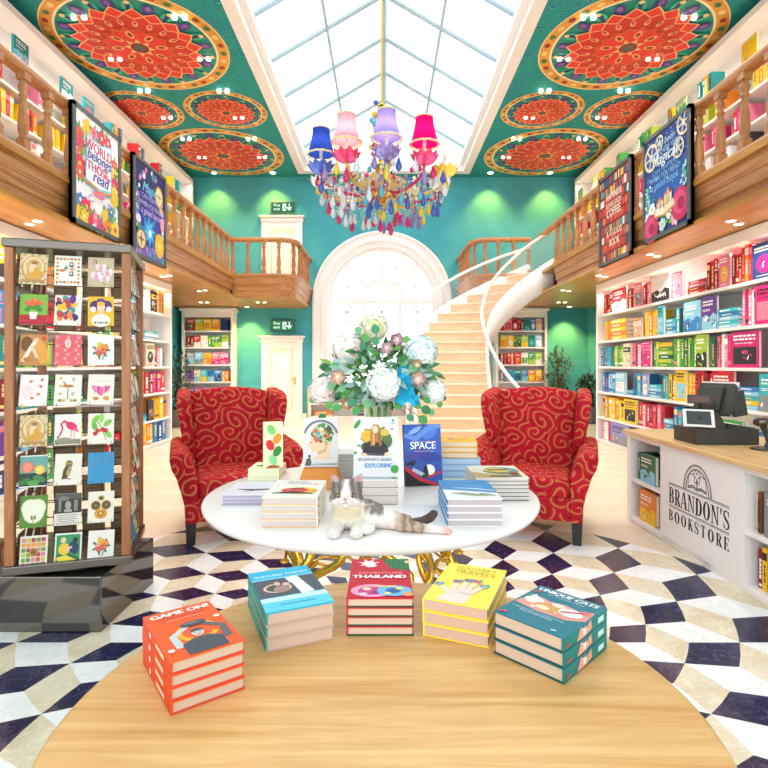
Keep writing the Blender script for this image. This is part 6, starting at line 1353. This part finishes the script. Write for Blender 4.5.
# till
rg = thing('cash_register', 'black till with cash drawer, tilted screen and card tablet on the counter', 'cash register', (2.465, 4.02, .8003))
b = MB(); b.box(-.225, .225, -.15, .155, 0, .112); b.build('cash_drawer', 'black_plastic', rg, bevel=.004)
b = MB(); b.box(-.215, .215, -.1515, -.15, .015, .095); b.build('drawer_front', 'black_plastic', rg, bevel=.003)
b = MB(); b.add([(-.21, -.12, .112), (.02, -.12, .112), (.02, .14, .112), (-.13, .14, .112), (-.17, -.04, .225), (.0, -.04, .225), (.0, .12, .225), (-.12, .12, .225)], [(3, 2, 1, 0), (4, 5, 6, 7), (0, 1, 5, 4), (1, 2, 6, 5), (2, 3, 7, 6), (3, 0, 4, 7)]); b.build('tablet_wedge', 'black_plastic', rg, fix=True, bevel=.003)
TT = frame((-.185, -.105, .185), (.93, -.36, -.02), (.10, .52, .85)); b = MB(); b.box(-.10, .10, -.07, .07, 0, .010, '#e6e0dc', T=TT); b.build('tablet', 'paint_attr', rg, bevel=.003)
b = MB(); b.box(-.078, .078, -.054, .054, .010, .0108, '#4b4a4c', T=TT); decal_mb([(circ(0, 0, .007, n=6), '#2a292b'), (circ(.012, .006, .006, n=6), '#2a292b'), (circ(.004, -.009, .006, n=6), '#2a292b')], TT @ Matrix.Translation((0, 0, .0105)), .0001, b); b.build('screen', 'glossy_print', rg)
TM = Matrix.Translation((.03, .05, .315)) @ Matrix.Rotation(radians(-62), 4, 'Z') @ Matrix.Rotation(radians(-24), 4, 'X')
b = MB(); b.prism([(-.14, -.10), (-.13, -.125), (.13, -.125), (.14, -.10), (.14, .10), (.125, .125), (-.125, .125), (-.14, .10)], -.02, .02, T=TM @ Matrix.Rotation(radians(90), 4, 'X')); b.build('monitor', 'black_plastic', rg, fix=True, bevel=.006)
b = MB(); b.box(-.135, .135, .012, .024, -.12, .147, '#f0e6e4', T=TM); b.build('monitor_bezel', 'paint_attr', rg)
b = MB(); b.box(-.07, .07, -.05, -.02, -.11, .09, T=TM); b.build('monitor_back_housing', 'black_plastic', rg, bevel=.01)
b = MB(); b.tube([(-.02, .06, .11), (-.02, .06, .20), (.0, .05, .29)], [.05, .04, .035], n=12); b.build('monitor_stand', 'black_plastic', rg)
TD = Matrix.Translation((-.11, .0, .315)) @ Matrix.Rotation(radians(-28), 4, 'Z')
b = MB(); b.box(-.085, .07, -.02, .02, -.03, .035, T=TD); b.build('customer_display', 'black_plastic', rg, bevel=.003)
b = MB(); b.box(-.07, .055, -.0208, -.02, -.018, .024, '#5a2c28', T=TD); b.build('display_window', 'glossy_print', rg)
b = MB(); b.tube([(-.10, .02, .112), (-.10, .02, .3)], .014, n=8); b.build('display_pole', 'black_plastic', rg)
TP = Matrix.Translation((.17, .04, .29)) @ Matrix.Rotation(radians(-10), 4, 'Y'); b = MB(); b.box(-.05, .05, -.06, .06, -.10, .09, T=TP); b.build('card_reader', 'black_plastic', rg, bevel=.008)
b = MB(); b.add([(.02, -.13, .150), (.21, -.13, .118), (.21, .1, .118), (.02, .1, .150), (.02, -.13, .112), (.21, -.13, .112), (.21, .1, .112), (.02, .1, .112)], [(0, 1, 2, 3), (7, 6, 5, 4), (0, 4, 5, 1), (1, 5, 6, 2), (2, 6, 7, 3), (3, 7, 4, 0)]); b.build('keyboard', 'black_plastic', rg, fix=True)
b = MB(); b.box(.05, .14, -.11, -.05, .145, .150, '#f2c8d4', T=Matrix.Rotation(radians(8), 4, 'Y')); b.build('paper_slip', 'paint_attr', rg)
sc = thing('barcode_scanner', 'grey handheld barcode scanner on its stand on the counter', 'scanner', (2.57, 3.66, .8003))
b = MB(); b.lathe([(.075, 0), (.078, .006), (.06, .014), (.02, .02)], n=24); b.build('stand_base', 'black_plastic', sc)
b = MB(); b.tube([(.02, .0, .012), (.035, 0, .05), (.02, 0, .11), (.0, 0, .16)], [.016, .014, .016, .022], n=12); b.build('neck', 'black_plastic', sc)
b = MB(); b.tube([(-.05, 0, .19), (-.04, 0, .185), (.02, 0, .193), (.07, 0, .195), (.10, 0, .16), (.11, 0, .09)], [.024, .028, .028, .026, .02, .016], n=12); b.build('scanner_head', 'rack_metal', sc)
b = MB(); b.ell((-.055, 0, .188), (.006, .02, .02), '#5a2024', 10, 6); b.build('scan_window', 'glossy_print', sc)

# ================================================================ POSTERS
def poster(sgn, y0, y1, z0, z1, label, bg, art):
    W, Hh = y1-y0, z1-z0
    o = thing('framed_poster', label, 'poster', (sgn*3.13, (y0+y1)/2, (z0+z1)/2))
    T = frame((0, 0, 0), (0, -sgn, 0), (0, 0, 1)) if sgn > 0 else frame((0, 0, 0), (0, 1, 0), (0, 0, 1))
    b = MB(); f = .045
    b.box(-W/2, W/2, -Hh/2, Hh/2, -.05, -.012, T=T); b.box(-W/2, -W/2+f, -Hh/2, Hh/2, -.05, .004, T=T); b.box(W/2-f, W/2, -Hh/2, Hh/2, -.05, .004, T=T); b.box(-W/2, W/2, -Hh/2, -Hh/2+f, -.05, .004, T=T); b.box(-W/2, W/2, Hh/2-f, Hh/2, -.05, .004, T=T)
    b.build('frame', 'dark_frame', o)
    w, h = W/2-f, Hh/2-f
    sh, tx = art(w, h); tz = .002+.00005*len(sh); decal_mb([(rect(-w, -h, w, h), bg)]+sh, T @ Matrix.Translation((0, 0, -.011)), .00005).build('print', 'printed', o)
    for s, x, y, size, col, kw in tx: text('lettering', s, size, col, T @ TX(x*w, y*h, -.011+tz, kw.pop('rot', 0)), o, **kw)
rp = random.Random(9)
def blooms(pts, R, cols):
    o = []
    for x, y in pts:
        c = rp.choice(cols); r = R*(.7+.6*rp.random())
        for k in range(3): a = rp.random()*6.3; o.append((circ(x+r*cos(a), y+r*sin(a), r*.6, r*.25, 8, a), rp.choice(['#5aa044', '#3f8a54', '#8fc04a'])))
        o += flower(x, y, r, c, rp.choice(['#f6c93e', '#fff2c0', '#c83a4c']), 6)
    return o
def p_word(w, h):
    side = [(-.8*w, y*h) for y in (.55, .38, .2, .02, -.12)]+[(.8*w, y*h) for y in (.45, .25, .05, -.1, -.25)]+[(x*w, .78*h) for x in (-.5, -.2, .15, .45)]
    bot = [(x*w, y*h) for x, y in ((-.8, -.62), (-.85, -.85), (-.55, -.7), (-.4, -.9), (-.15, -.82), (.1, -.92), (.3, -.7), (.45, -.9), (.7, -.68), (.8, -.88), (-.65, -.9), (.6, -.55))]
    o = blooms(side, .085, ['#e8345c', '#f6c62c', '#f27a9c', '#ef5a3c', '#f4d94a'])+blooms(bot, .08, ['#e8345c', '#f28a2c', '#f27a9c', '#5a8ac8', '#f4c83c', '#d84a8c'])
    o += [([(-.62*w, -.22*h), (-.55*w, .70*h), (.02*w, .62*h), (.6*w, .74*h), (.62*w, -.20*h), (.0, -.28*h)], '#7fc8d8'), ([(-.58*w, -.17*h), (-.52*w, .67*h), (.02*w, .59*h), (.56*w, .70*h), (.58*w, -.16*h), (.0, -.24*h)], '#fdfdfd'),
          (strip([(-.62*w, -.22*h), (-.2*w, -.24*h), (0, -.31*h), (.3*w, -.26*h), (.62*w, -.22*h)], [.03, .02, .03, .02, .03]), '#f08a3c'), (strip([(-.6*w, -.27*h), (-.2*w, -.29*h), (0, -.35*h), (.3*w, -.31*h), (.6*w, -.26*h)], .014), '#5aa0c8'),
          (circ(0, -.36*h, .28*w, .05*h), '#e87a9c')]+[(strip([(x*w, -.40*h), (x*w*1.1, -.52*h)], .006), '#e8a0b8') for x in (-.2, -.1, 0, .1, .2, .28)]+[(strip(arcpts(-.35*w, -.5*h, .12*w, .06*h, 60, 330, 10), .012), '#9a6ac8'), (strip(arcpts(.5*w, -.48*h, .12*w, .06*h, 200, 480, 10), .012), '#9a6ac8')]
    return o, [('THE', -.36, .56, .075, '#d05a9a', dict(rot=.15)), ('WORLD', .0, .40, .15, '#d8547c', dict(sx=.98, bold=.005)), ('belongs', .0, .23, .165, '#4a3aa0', dict(sx=.98, shear=.3, bold=.004)), ('to', .0, .15, .08, '#d05a9a', dict(shear=.2)), ('THOSE', -.06, .02, .145, '#d8547c', dict(sx=.98, bold=.005)), ('who', .46, .03, .065, '#d05a9a', {}), ('read', .06, -.15, .18, '#4a3aa0', dict(shear=.3, bold=.004))]
def p_magic(w, h):
    o = [(circ(0, .1*h, .8*w, .5*h, 20), '#3a2a86'), (circ(0, -.2*h, .7*w, .3*h, 20), '#4a2f9c'), (rect(-w, -h, w, -.75*h), '#7a5ab0')]
    for k in range(60): a = rp.random()*6.3; x, y = cos(a)*w*(.82+.15*rp.random()), sin(a)*h*(.84+.13*rp.random()); o.append((circ(x, y, .025+.02*rp.random(), n=8), rp.choice(['#c8d0ea', '#f0f0fa', '#6a8ad0', '#d88ac0', '#2a8aa8', '#9a6ac8'])))
    for k in range(40): o.append((circ((rp.random()*2-1)*w*.95, (-.75-.22*rp.random())*h, .04, .025, 8, rp.random()*3), rp.choice(['#2a9ab0', '#6ac0d0', '#9a7ad0', '#d890c8', '#3a5ab0'])))
    for k in range(8): o.append((rect(-.95*w, (-.05+k*.05)*h, -.72*w, (-.03+k*.05)*h), ['#8ad0d8', '#d8a0c8', '#a8a8e8'][k % 3]))
    o += [(star(-.1*w, -.42*h, .34, .13, 8), '#1f7ad0'), (star(-.1*w, -.42*h, .2, .08, 8, .2), '#4ac0f0'), (circ(-.05*w, -.45*h, .05), '#d8f8ff'), (circ(-.62*w, -.66*h, .15, .14, 20), '#7a5a34'), (circ(-.62*w, -.66*h, .12, .115, 20), '#e8d0a0'), (star(-.62*w, -.66*h, .11, .03, 4), '#8a6a3c'), (circ(.62*w, -.62*h, .15, .17, 18), '#f2b41c'), (star(.62*w, -.62*h, .12, .05, 6), '#fad84a'), (circ(.58*w, .5*h, .13, .15, 18), '#d8a02c'), (circ(.58*w, .5*h, .10, .12, 18), '#f4e0a0'), (strip([(.58*w, .4*h), (.58*w, .6*h)], .012), '#5a4a2c'), (strip([(.4*w, .5*h), (.76*w, .5*h)], .012), '#5a4a2c'),
          (circ(.82*w, -.1*h, .07, .1), '#f0a0b8'), (circ(.72*w, .22*h, .05), '#e8b84a'), (circ(-.8*w, -.25*h, .07, .06), '#e8e0f0'), (circ(-.75*w, -.4*h, .05), '#3a9a5a')]
    return o, [('Magic', -.12, .42, .18, '#7ad0f0', dict(shear=.35, bold=.003)), ('CAN HAPPEN', .0, .26, .095, '#c8b8f0', dict(sx=.95)), ('WHEN YOU READ', .0, .10, .088, '#d8d0f8', dict(sx=.9)), ('a good book', .02, -.07, .12, '#e8c8f4', dict(shear=.3))]
def p_coffee(w, h):
    o = []; n = 9
    for j in range(n):
        y0 = -h+2*h*j/n; y1 = y0+2*h/n-.02; o.append((rect(-w, y1, w, y1+.02), '#7a1c14'))
        x = -w
        while x < w-.03:
            ww = .03+.035*rp.random()
            words_row = j in (1, 2, 4, 5, 6) 
            c = rp.choice(['#d8402c', '#c8341f', '#e0603c', '#b82a1c']) if (words_row and -.75*w < x < .7*w) else rp.choice(['#d8402c', '#f0c23c', '#f4efe6', '#3a6a7a', '#e87a3c', '#b82a1c', '#4a9a9a', '#2a3a6a'])
            o.append((rect(x, y0, min(w, x+ww-.004), y0+(y1-y0)*(.75+.25*rp.random())), c)); x += ww
    kw = lambda: dict(sx=.82, bold=.003)
    return o, [('HAPPINESS', .0, .41, .125, '#fff0e0', kw()), ('NEVER ENDS', .0, .22, .105, '#f6d8c8', kw()), ('COFFEE', .0, .0, .16, '#fff4ea', kw()), ('& A GOOD', .05, -.46, .12, '#f8e0d0', kw()), ('BOOK', .05, -.69, .14, '#fff0e0', kw())]
def p_blue(w, h):
    o = [(rect(-w, .3*h, w, h), '#17398a'), (rect(-w, -.3*h, w, .3*h), '#1c4ba0'), (circ(0, -.25*h, .9*w, .35*h, 20), '#2460b4')]
    for k in range(90): o.append((circ((rp.random()*2-1)*w*.97, (rp.random()*2-1)*h*.97, .006+.008*rp.random(), n=6), rp.choice(['#8ac0f0', '#d8ecfc', '#5a90d8'])))
    for s in (-1, 1):
        for k in range(40): o.append((circ(s*w*(.72+.25*rp.random()), h*(-.75+.85*rp.random()), .03, .014, 8, rp.random()*3), rp.choice(['#8ad8e8', '#d8f4f4', '#4ab0c8', '#5ac09a', '#b8e0f4'])))
    for x, y, R in ((-.66, .62, .16), (.84, .84, .13), (.62, .44, .11), (-.25, .80, .09)):
        o += [(circ(x*w, y*h, R, n=20), '#e8dcb8'), (circ(x*w, y*h, R*.78, n=20), '#1b408f')]
        for k in range(3): a = pi*k/3+.2; o.append((strip([(x*w-R*.8*cos(a), y*h-R*.8*sin(a)), (x*w+R*.8*cos(a), y*h+R*.8*sin(a))], R*.14), '#e8dcb8'))
        o.append((circ(x*w, y*h, R*.25), '#e8dcb8'))
    o += blooms([(x*w, y*h) for x, y in ((-.8, -.6), (-.45, -.78), (-.1, -.85), (.2, -.72), (.5, -.84), (.75, -.45), (-.6, -.45), (.4, -.6))], .07, ['#f4f8fa', '#b8e4f0', '#f0b8d0', '#f8f0e0'])
    for x, y, R in ((-.66, -.84, .17), (.72, -.62, .18)): o += [(circ(x*w, y*h, R, n=16), '#c81e5a'), (circ(x*w-.02, y*h+.02, R*.7, n=14), '#e04a80'), (circ(x*w+.02, y*h, R*.4, n=12), '#a8144a')]
    o += [([(-.5*w, -.66*h), (-.46*w, -.50*h), (.0, -.54*h), (.46*w, -.46*h), (.52*w, -.60*h), (.02*w, -.70*h)], '#c89a5c'), ([(-.46*w, -.62*h), (-.42*w, -.49*h), (.0, -.53*h), (.0, -.66*h)], '#fbefd6'), ([(.0, -.66*h), (.0, -.53*h), (.42*w, -.45*h), (.47*w, -.57*h)], '#f4e2be')]
    for x, z0, z1, c in ((-.3, -.5, -.40, '#f2d8a4'), (-.2, -.5, -.34, '#e8c080'), (-.08, -.52, -.38, '#f6e2b8'), (.06, -.52, -.30, '#f4dcae'), (.18, -.49, -.24, '#e8c48a'), (.3, -.47, -.31, '#f6e6c4')): o += [(rect((x-.05)*w, z0*h, (x+.05)*w, z1*h), c), ([((x-.065)*w, z1*h), ((x+.065)*w, z1*h), (x*w, (z1+.07)*h)], '#d8704a'), (rect((x-.012)*w, (z0+.03)*h, (x+.012)*w, (z0+.06)*h), '#8a5a2c')]
    return o, [("I've been", .05, .70, .11, '#bfe0f8', dict(shear=.25)), ('SOMEWHERE VERY', .0, .55, .09, '#9ad0f4', dict(sx=.85)), ('Magical', .0, .36, .185, '#e8f4fc', dict(shear=.3, bold=.004)), ('CAN HAPPEN', .0, .20, .085, '#7ab8ec', {}), ('WHEN YOU READ', .0, .07, .088, '#9ad0f4', dict(sx=.9)), ('a good book', .0, -.09, .115, '#8ac8f0', dict(shear=.3))]
poster(-1, 5.44, 6.42, 2.82, 4.05, 'white flowery framed poster with an open book and the word WORLD', '#fbfbfa', p_word)
poster(-1, 6.76, 7.76, 2.75, 4.04, 'dark purple framed poster with a compass and glowing star, hung on the left balcony', '#241a5c', p_magic)
poster(1, 6.86, 7.87, 2.78, 4.05, 'framed poster of red bookshelves with the word COFFEE', '#a82a1c', p_coffee)
poster(1, 5.53, 6.53, 2.82, 4.05, 'blue framed poster with pink roses and the word Magical', '#153a86', p_blue)

# ================================================================ CHANDELIER
CC = Vector((-.02, 5.0, 0))
ch = thing('chandelier', 'colourful crystal chandelier with blue, pink, lavender and magenta shades', 'chandelier', (CC.x, CC.y, 2.97))
CRY = {'magenta': '#e01f6e', 'clear': '#e6f0f4', 'yellow': '#f2dc3c', 'blue': '#3f62c4', 'aqua': '#58c4dc', 'lav': '#a08ad0', 'gold': '#f2cf72'}
b = MB(); b.lathe([(.0, -.12), (.03, -.10), (.05, -.06), (.10, -.03), (.13, .0), (.10, .03), (.04, .06), (.03, .16), (.06, .20), (.07, .24), (.03, .28), (.025, .45), (.05, .5), (.02, .56), (.018, .75), (.04, .8), (.0, .84)], n=24); b.build('stem', 'gold', ch)
b = MB(); b.tube([(0, 0, .83), (0, 0, 4.89)], .012, n=6); b.build('hanging_rod', 'gold', ch)
b = MB(); b.lathe([(.05, 4.83), (.08, 4.87), (.08, 4.89)], n=16); b.build('ceiling_rose', 'gold', ch)
r = random.Random(4)
b = MB()
for k in range(70):
    z = .02+.80*r.random(); a = r.random()*6.3; q = .055+.05*r.random()+(.05 if z < .25 else 0); b.ell((q*cos(a), q*sin(a), z), (.018+.012*r.random(),)*2+(.022+.014*r.random(),), CRY[r.choice(list(CRY))], 7, 5)
tag(b.build('crystal_cluster', 'crystal', ch), kind='stuff')
b = MB(); b.lathe([(.10, -.02), (.19, .03), (.23, .09), (.22, .09), (.16, .03), (.06, .0)], '#f2dc9c', 24); b.build('bowl', 'crystal', ch)
for ang in (25, 60, 100, 140, 170): pass
arm_cols = {204: ('#2745a0', '#3c57c4', 'blue'), 240: ('#e894a8', '#e0245c', 'pink'), 274: ('#8f82cc', '#8a78c8', 'lavender'), 308: ('#d80f68', '#e8306c', 'magenta')}
def crystal_drop(p, L, w, col, par=None):
    b = MB(); p = Vector(p); L *= 1.25; w *= 1.35; b.lathe([(.0, -L), (w*.75, -L*.86), (w, -L*.66), (w*.55, -L*.3), (w*.12, -.004), (.0, 0)], col, 8, org=p)
    b.tube([p, p+Vector((0, 0, .03))], .0025, '#f2e6b8', 4); return b.build('crystal_drop', 'crystal', ch)
for k, ang in enumerate((204, 240, 274, 308, 345, 20, 56, 92, 128, 166)):
    a = radians(ang); d = Vector((cos(a), sin(a), 0)); R = .585
    b = MB(); b.tube(cr([d*.06+Vector((0, 0, .02)), d*.20+Vector((0, 0, -.055)), d*.38+Vector((0, 0, -.05)), d*.54+Vector((0, 0, .0)), d*R+Vector((0, 0, .085))], 6), .014, ['#d82a6c', '#e8c24c', '#4a62b8', '#d82a6c', '#ecc84c'][k % 5], 8); b.build('arm', 'crystal', ch)
    o = d*R
    sc_, cc_, nm = arm_cols.get(ang, (None, ['#f0c832', '#e6eef2', '#f2dc9c', '#e6eef2', '#e4b8d0', '#e6eef2'][k-4] if k > 3 else '#ffffff', ''))
    b = MB(); n = 20; vs = []; fs = []
    for i, (rr_, z) in enumerate(((.015, .085), (.06, .095), (.095, .12), (.115, .17))):
        for q in range(n): t = 2*pi*q/n; s = 1+.10*cos(q*pi)*(i/3); vs.append((o.x+rr_*s*cos(t), o.y+rr_*s*sin(t), z+.012*cos(q*pi)*(i/3)))
    fs = [(i*n+q, i*n+(q+1) % n, (i+1)*n+(q+1) % n, (i+1)*n+q) for i in range(3) for q in range(n)]; b.add(vs, fs, cc_, True); bb = b.build('bobeche', 'crystal', ch)
    b = MB(); b.tube([o+Vector((0, 0, .09)), o+Vector((0, 0, .27))], .014, '#f4ecd8', 8); b.ell(o+Vector((0, 0, .29)), (.016, .016, .03), '#fff2d0', 8, 6); b.build('candle', 'paint_attr', ch)
    if sc_:
        b = MB(); n = 24; b.lathe([(.122, .25), (.112, .275), (.094, .345), (.078, .425), (.072, .48)], sc_, n, org=(o.x, o.y, 0)); 
        b.f = [f for f in b.f if len(f) == 4]; b.c = b.c[:len(b.f)]; b.sm = b.sm[:len(b.f)]
        sh_ = b.build('lamp_shade', 'shade_fabric', ch)
        b = MB()
        b.tube([(o.x+.123*cos(2*pi*q/24), o.y+.123*sin(2*pi*q/24), .251+.004*(q % 2)) for q in range(24)], .009, '#f0dca0', 6, closed=True); b.build('shade_trim', 'paint_attr', sh_); b = MB(); b.tube([(o.x+.073*cos(2*pi*q/24), o.y+.073*sin(2*pi*q/24), .48) for q in range(24)], .007, '#f0dca0', 6, closed=True); tr_ = b.build('shade_trim', 'paint_attr', sh_)
        L = bpy.data.lights.new('shade_bulb', 'POINT'); L.energy = 1.2; L.color = (1, .85, .65); L.shadow_soft_size = .02
        lo = bpy.data.objects.new('shade_bulb', L); C.objects.link(lo); lo.location = (CC.x+o.x, CC.y+o.y, 3.0+.31)
    # bead swags between the arms
    a2 = radians((204, 240, 274, 308, 345, 380, 416, 452, 488, 526, 564)[k+1]); e = Vector((cos(a2), sin(a2), 0))*R; b = MB()
    for q in range(1, 12): t = q/12; p = o.lerp(e, t); p.z = .07-.17*4*t*(1-t)*.9; b.ell(p, .0085, '#e6f0f4' if q % 3 else '#f2dc9c', 6, 4)
    for q in range(1, 12): t = q/12; p = o.lerp(Vector((0, 0, 0)), t*.75); p.z = .03-.16*4*t*(1-t); b.ell(p, .0085, '#e6f0f4' if q % 2 else '#f2cf72', 6, 4)
    b.build('bead_string', 'crystal', ch)
    b = MB()
    for q in range(12):
        t = .2+.8*q/12; p = d*R*t; b.ell(p+Vector((r.uniform(-.05, .05), r.uniform(-.05, .05), r.uniform(-.06, .08))), (.018, .018, .026), CRY[r.choice(['lav', 'magenta', 'gold', 'clear', 'blue', 'lav', 'gold'])], 7, 5)
    tag(b.build('crystal_cluster', 'crystal', ch), kind='stuff')
    for q, (t, dz) in enumerate(((-.10, .12), (.10, .11), (.0, .06))):
        p = o+Vector((-sin(a)*t, cos(a)*t, dz)); col = CRY[['magenta', 'yellow', 'lav', 'clear', 'blue'][(k+q*2) % 5]]; crystal_drop(p, .10 if q < 2 else .12, .021, col)
for k in range(56):
    a = 2.39996*k; q = .10+.42*sqrt((k+.5)/56); z = -.03-.13*(1-(q/.56)**2)-.035*(k % 3); col = CRY[['magenta', 'clear', 'yellow', 'magenta', 'aqua', 'lav', 'clear', 'blue'][k % 8]]
    p = Vector((q*cos(a), q*sin(a), z)); o = crystal_drop(p, .085+.03*(k % 2), .019, col)
for k in range(40):
    b = MB(); a = 2.39996*k+.7; q = .08+.44*sqrt((k+.5)/40); z0 = .0; z1 = -.05-.12*(1-(q/.56)**2)
    for i in range(9): b.ell((q*cos(a), q*sin(a), z0+(z1-z0)*i/8), .0075, ['#e6f0f4', '#f2cf72', '#58c4dc'][(k+i) % 3], 6, 4)
    b.build('bead_string', 'crystal', ch)

# ================================================================ SHELF BOOKS: the 300 largest as things, the rest as one
TABLE_N = sum(1 for o in bpy.data.objects if o.get('category') == 'book')
order = sorted(range(len(BOOKS)), key=lambda i: -BOOKS[i][0]); keep = set(order[:320-TABLE_N])
rest = MB()
for i, (vis, T, kind, w, h, d, col, place, seed, art, group) in enumerate(BOOKS):
    b = shelf_mesh(kind, w, h, d, col, seed, art)
    if i in keep:
        o = b.build('book', 'printed'); o.matrix_world = T; pl, n, how = place
        kd = {'upright': '%s book', 'facing out': '%s book facing out', 'lying flat': '%s book lying flat'}[how] % col
        tag(o, '%s, %s from left, %s' % (kd, ordw(n), pl), 'book', 'books, '+pl)
    else:
        rest.f += [[j+len(rest.v) for j in f] for f in b.f]; rest.v += [T @ p for p in b.v]; rest.c += b.c; rest.sm += b.sm
o = rest.build('distant_books', 'printed'); tag(o, 'small distant books filling the remaining shelves, mostly on the balconies', 'books', kind='stuff')
print('BOOKS', TABLE_N, len(BOOKS), 'rest', len(BOOKS)-len(keep))

# ================================================================ LIGHT AND CAMERA
w = bpy.data.worlds.new('World'); S.world = w; w.use_nodes = True
w.node_tree.nodes['Background'].inputs[0].default_value = (.95, .975, 1.0, 1); w.node_tree.nodes['Background'].inputs[1].default_value = 2.0
def portal(loc, rot, sx, sy):
    L = bpy.data.lights.new('daylight_portal', 'AREA'); L.shape = 'RECTANGLE'; L.size = sx; L.size_y = sy; L.cycles.is_portal = True
    o = bpy.data.objects.new('daylight_portal', L); C.objects.link(o); o.location = loc; o.rotation_euler = rot
portal((0, 8.2, ZC+.15), (0, 0, 0), 4.0, 10.4)
portal((0, -1.5, 3.0), (radians(-90), 0, 0), 11, 7)
portal((WX, YB+.28, 2.2), (radians(90), 0, 0), 3.2, 4.6)
cam = bpy.data.cameras.new('Camera'); cam.sensor_width = 36; cam.lens = 36*F/768; cam.shift_y = (CY-384)/768; cam.clip_start = .05
co = bpy.data.objects.new('Camera', cam); C.objects.link(co); co.location = (0, 0, H); co.rotation_euler = (radians(90), 0, 0); S.camera = co
S.view_settings.view_transform = 'Standard'; S.view_settings.look = 'None'; S.view_settings.gamma = 1; S.view_settings.use_curve_mapping = False
S.view_settings.exposure = .47
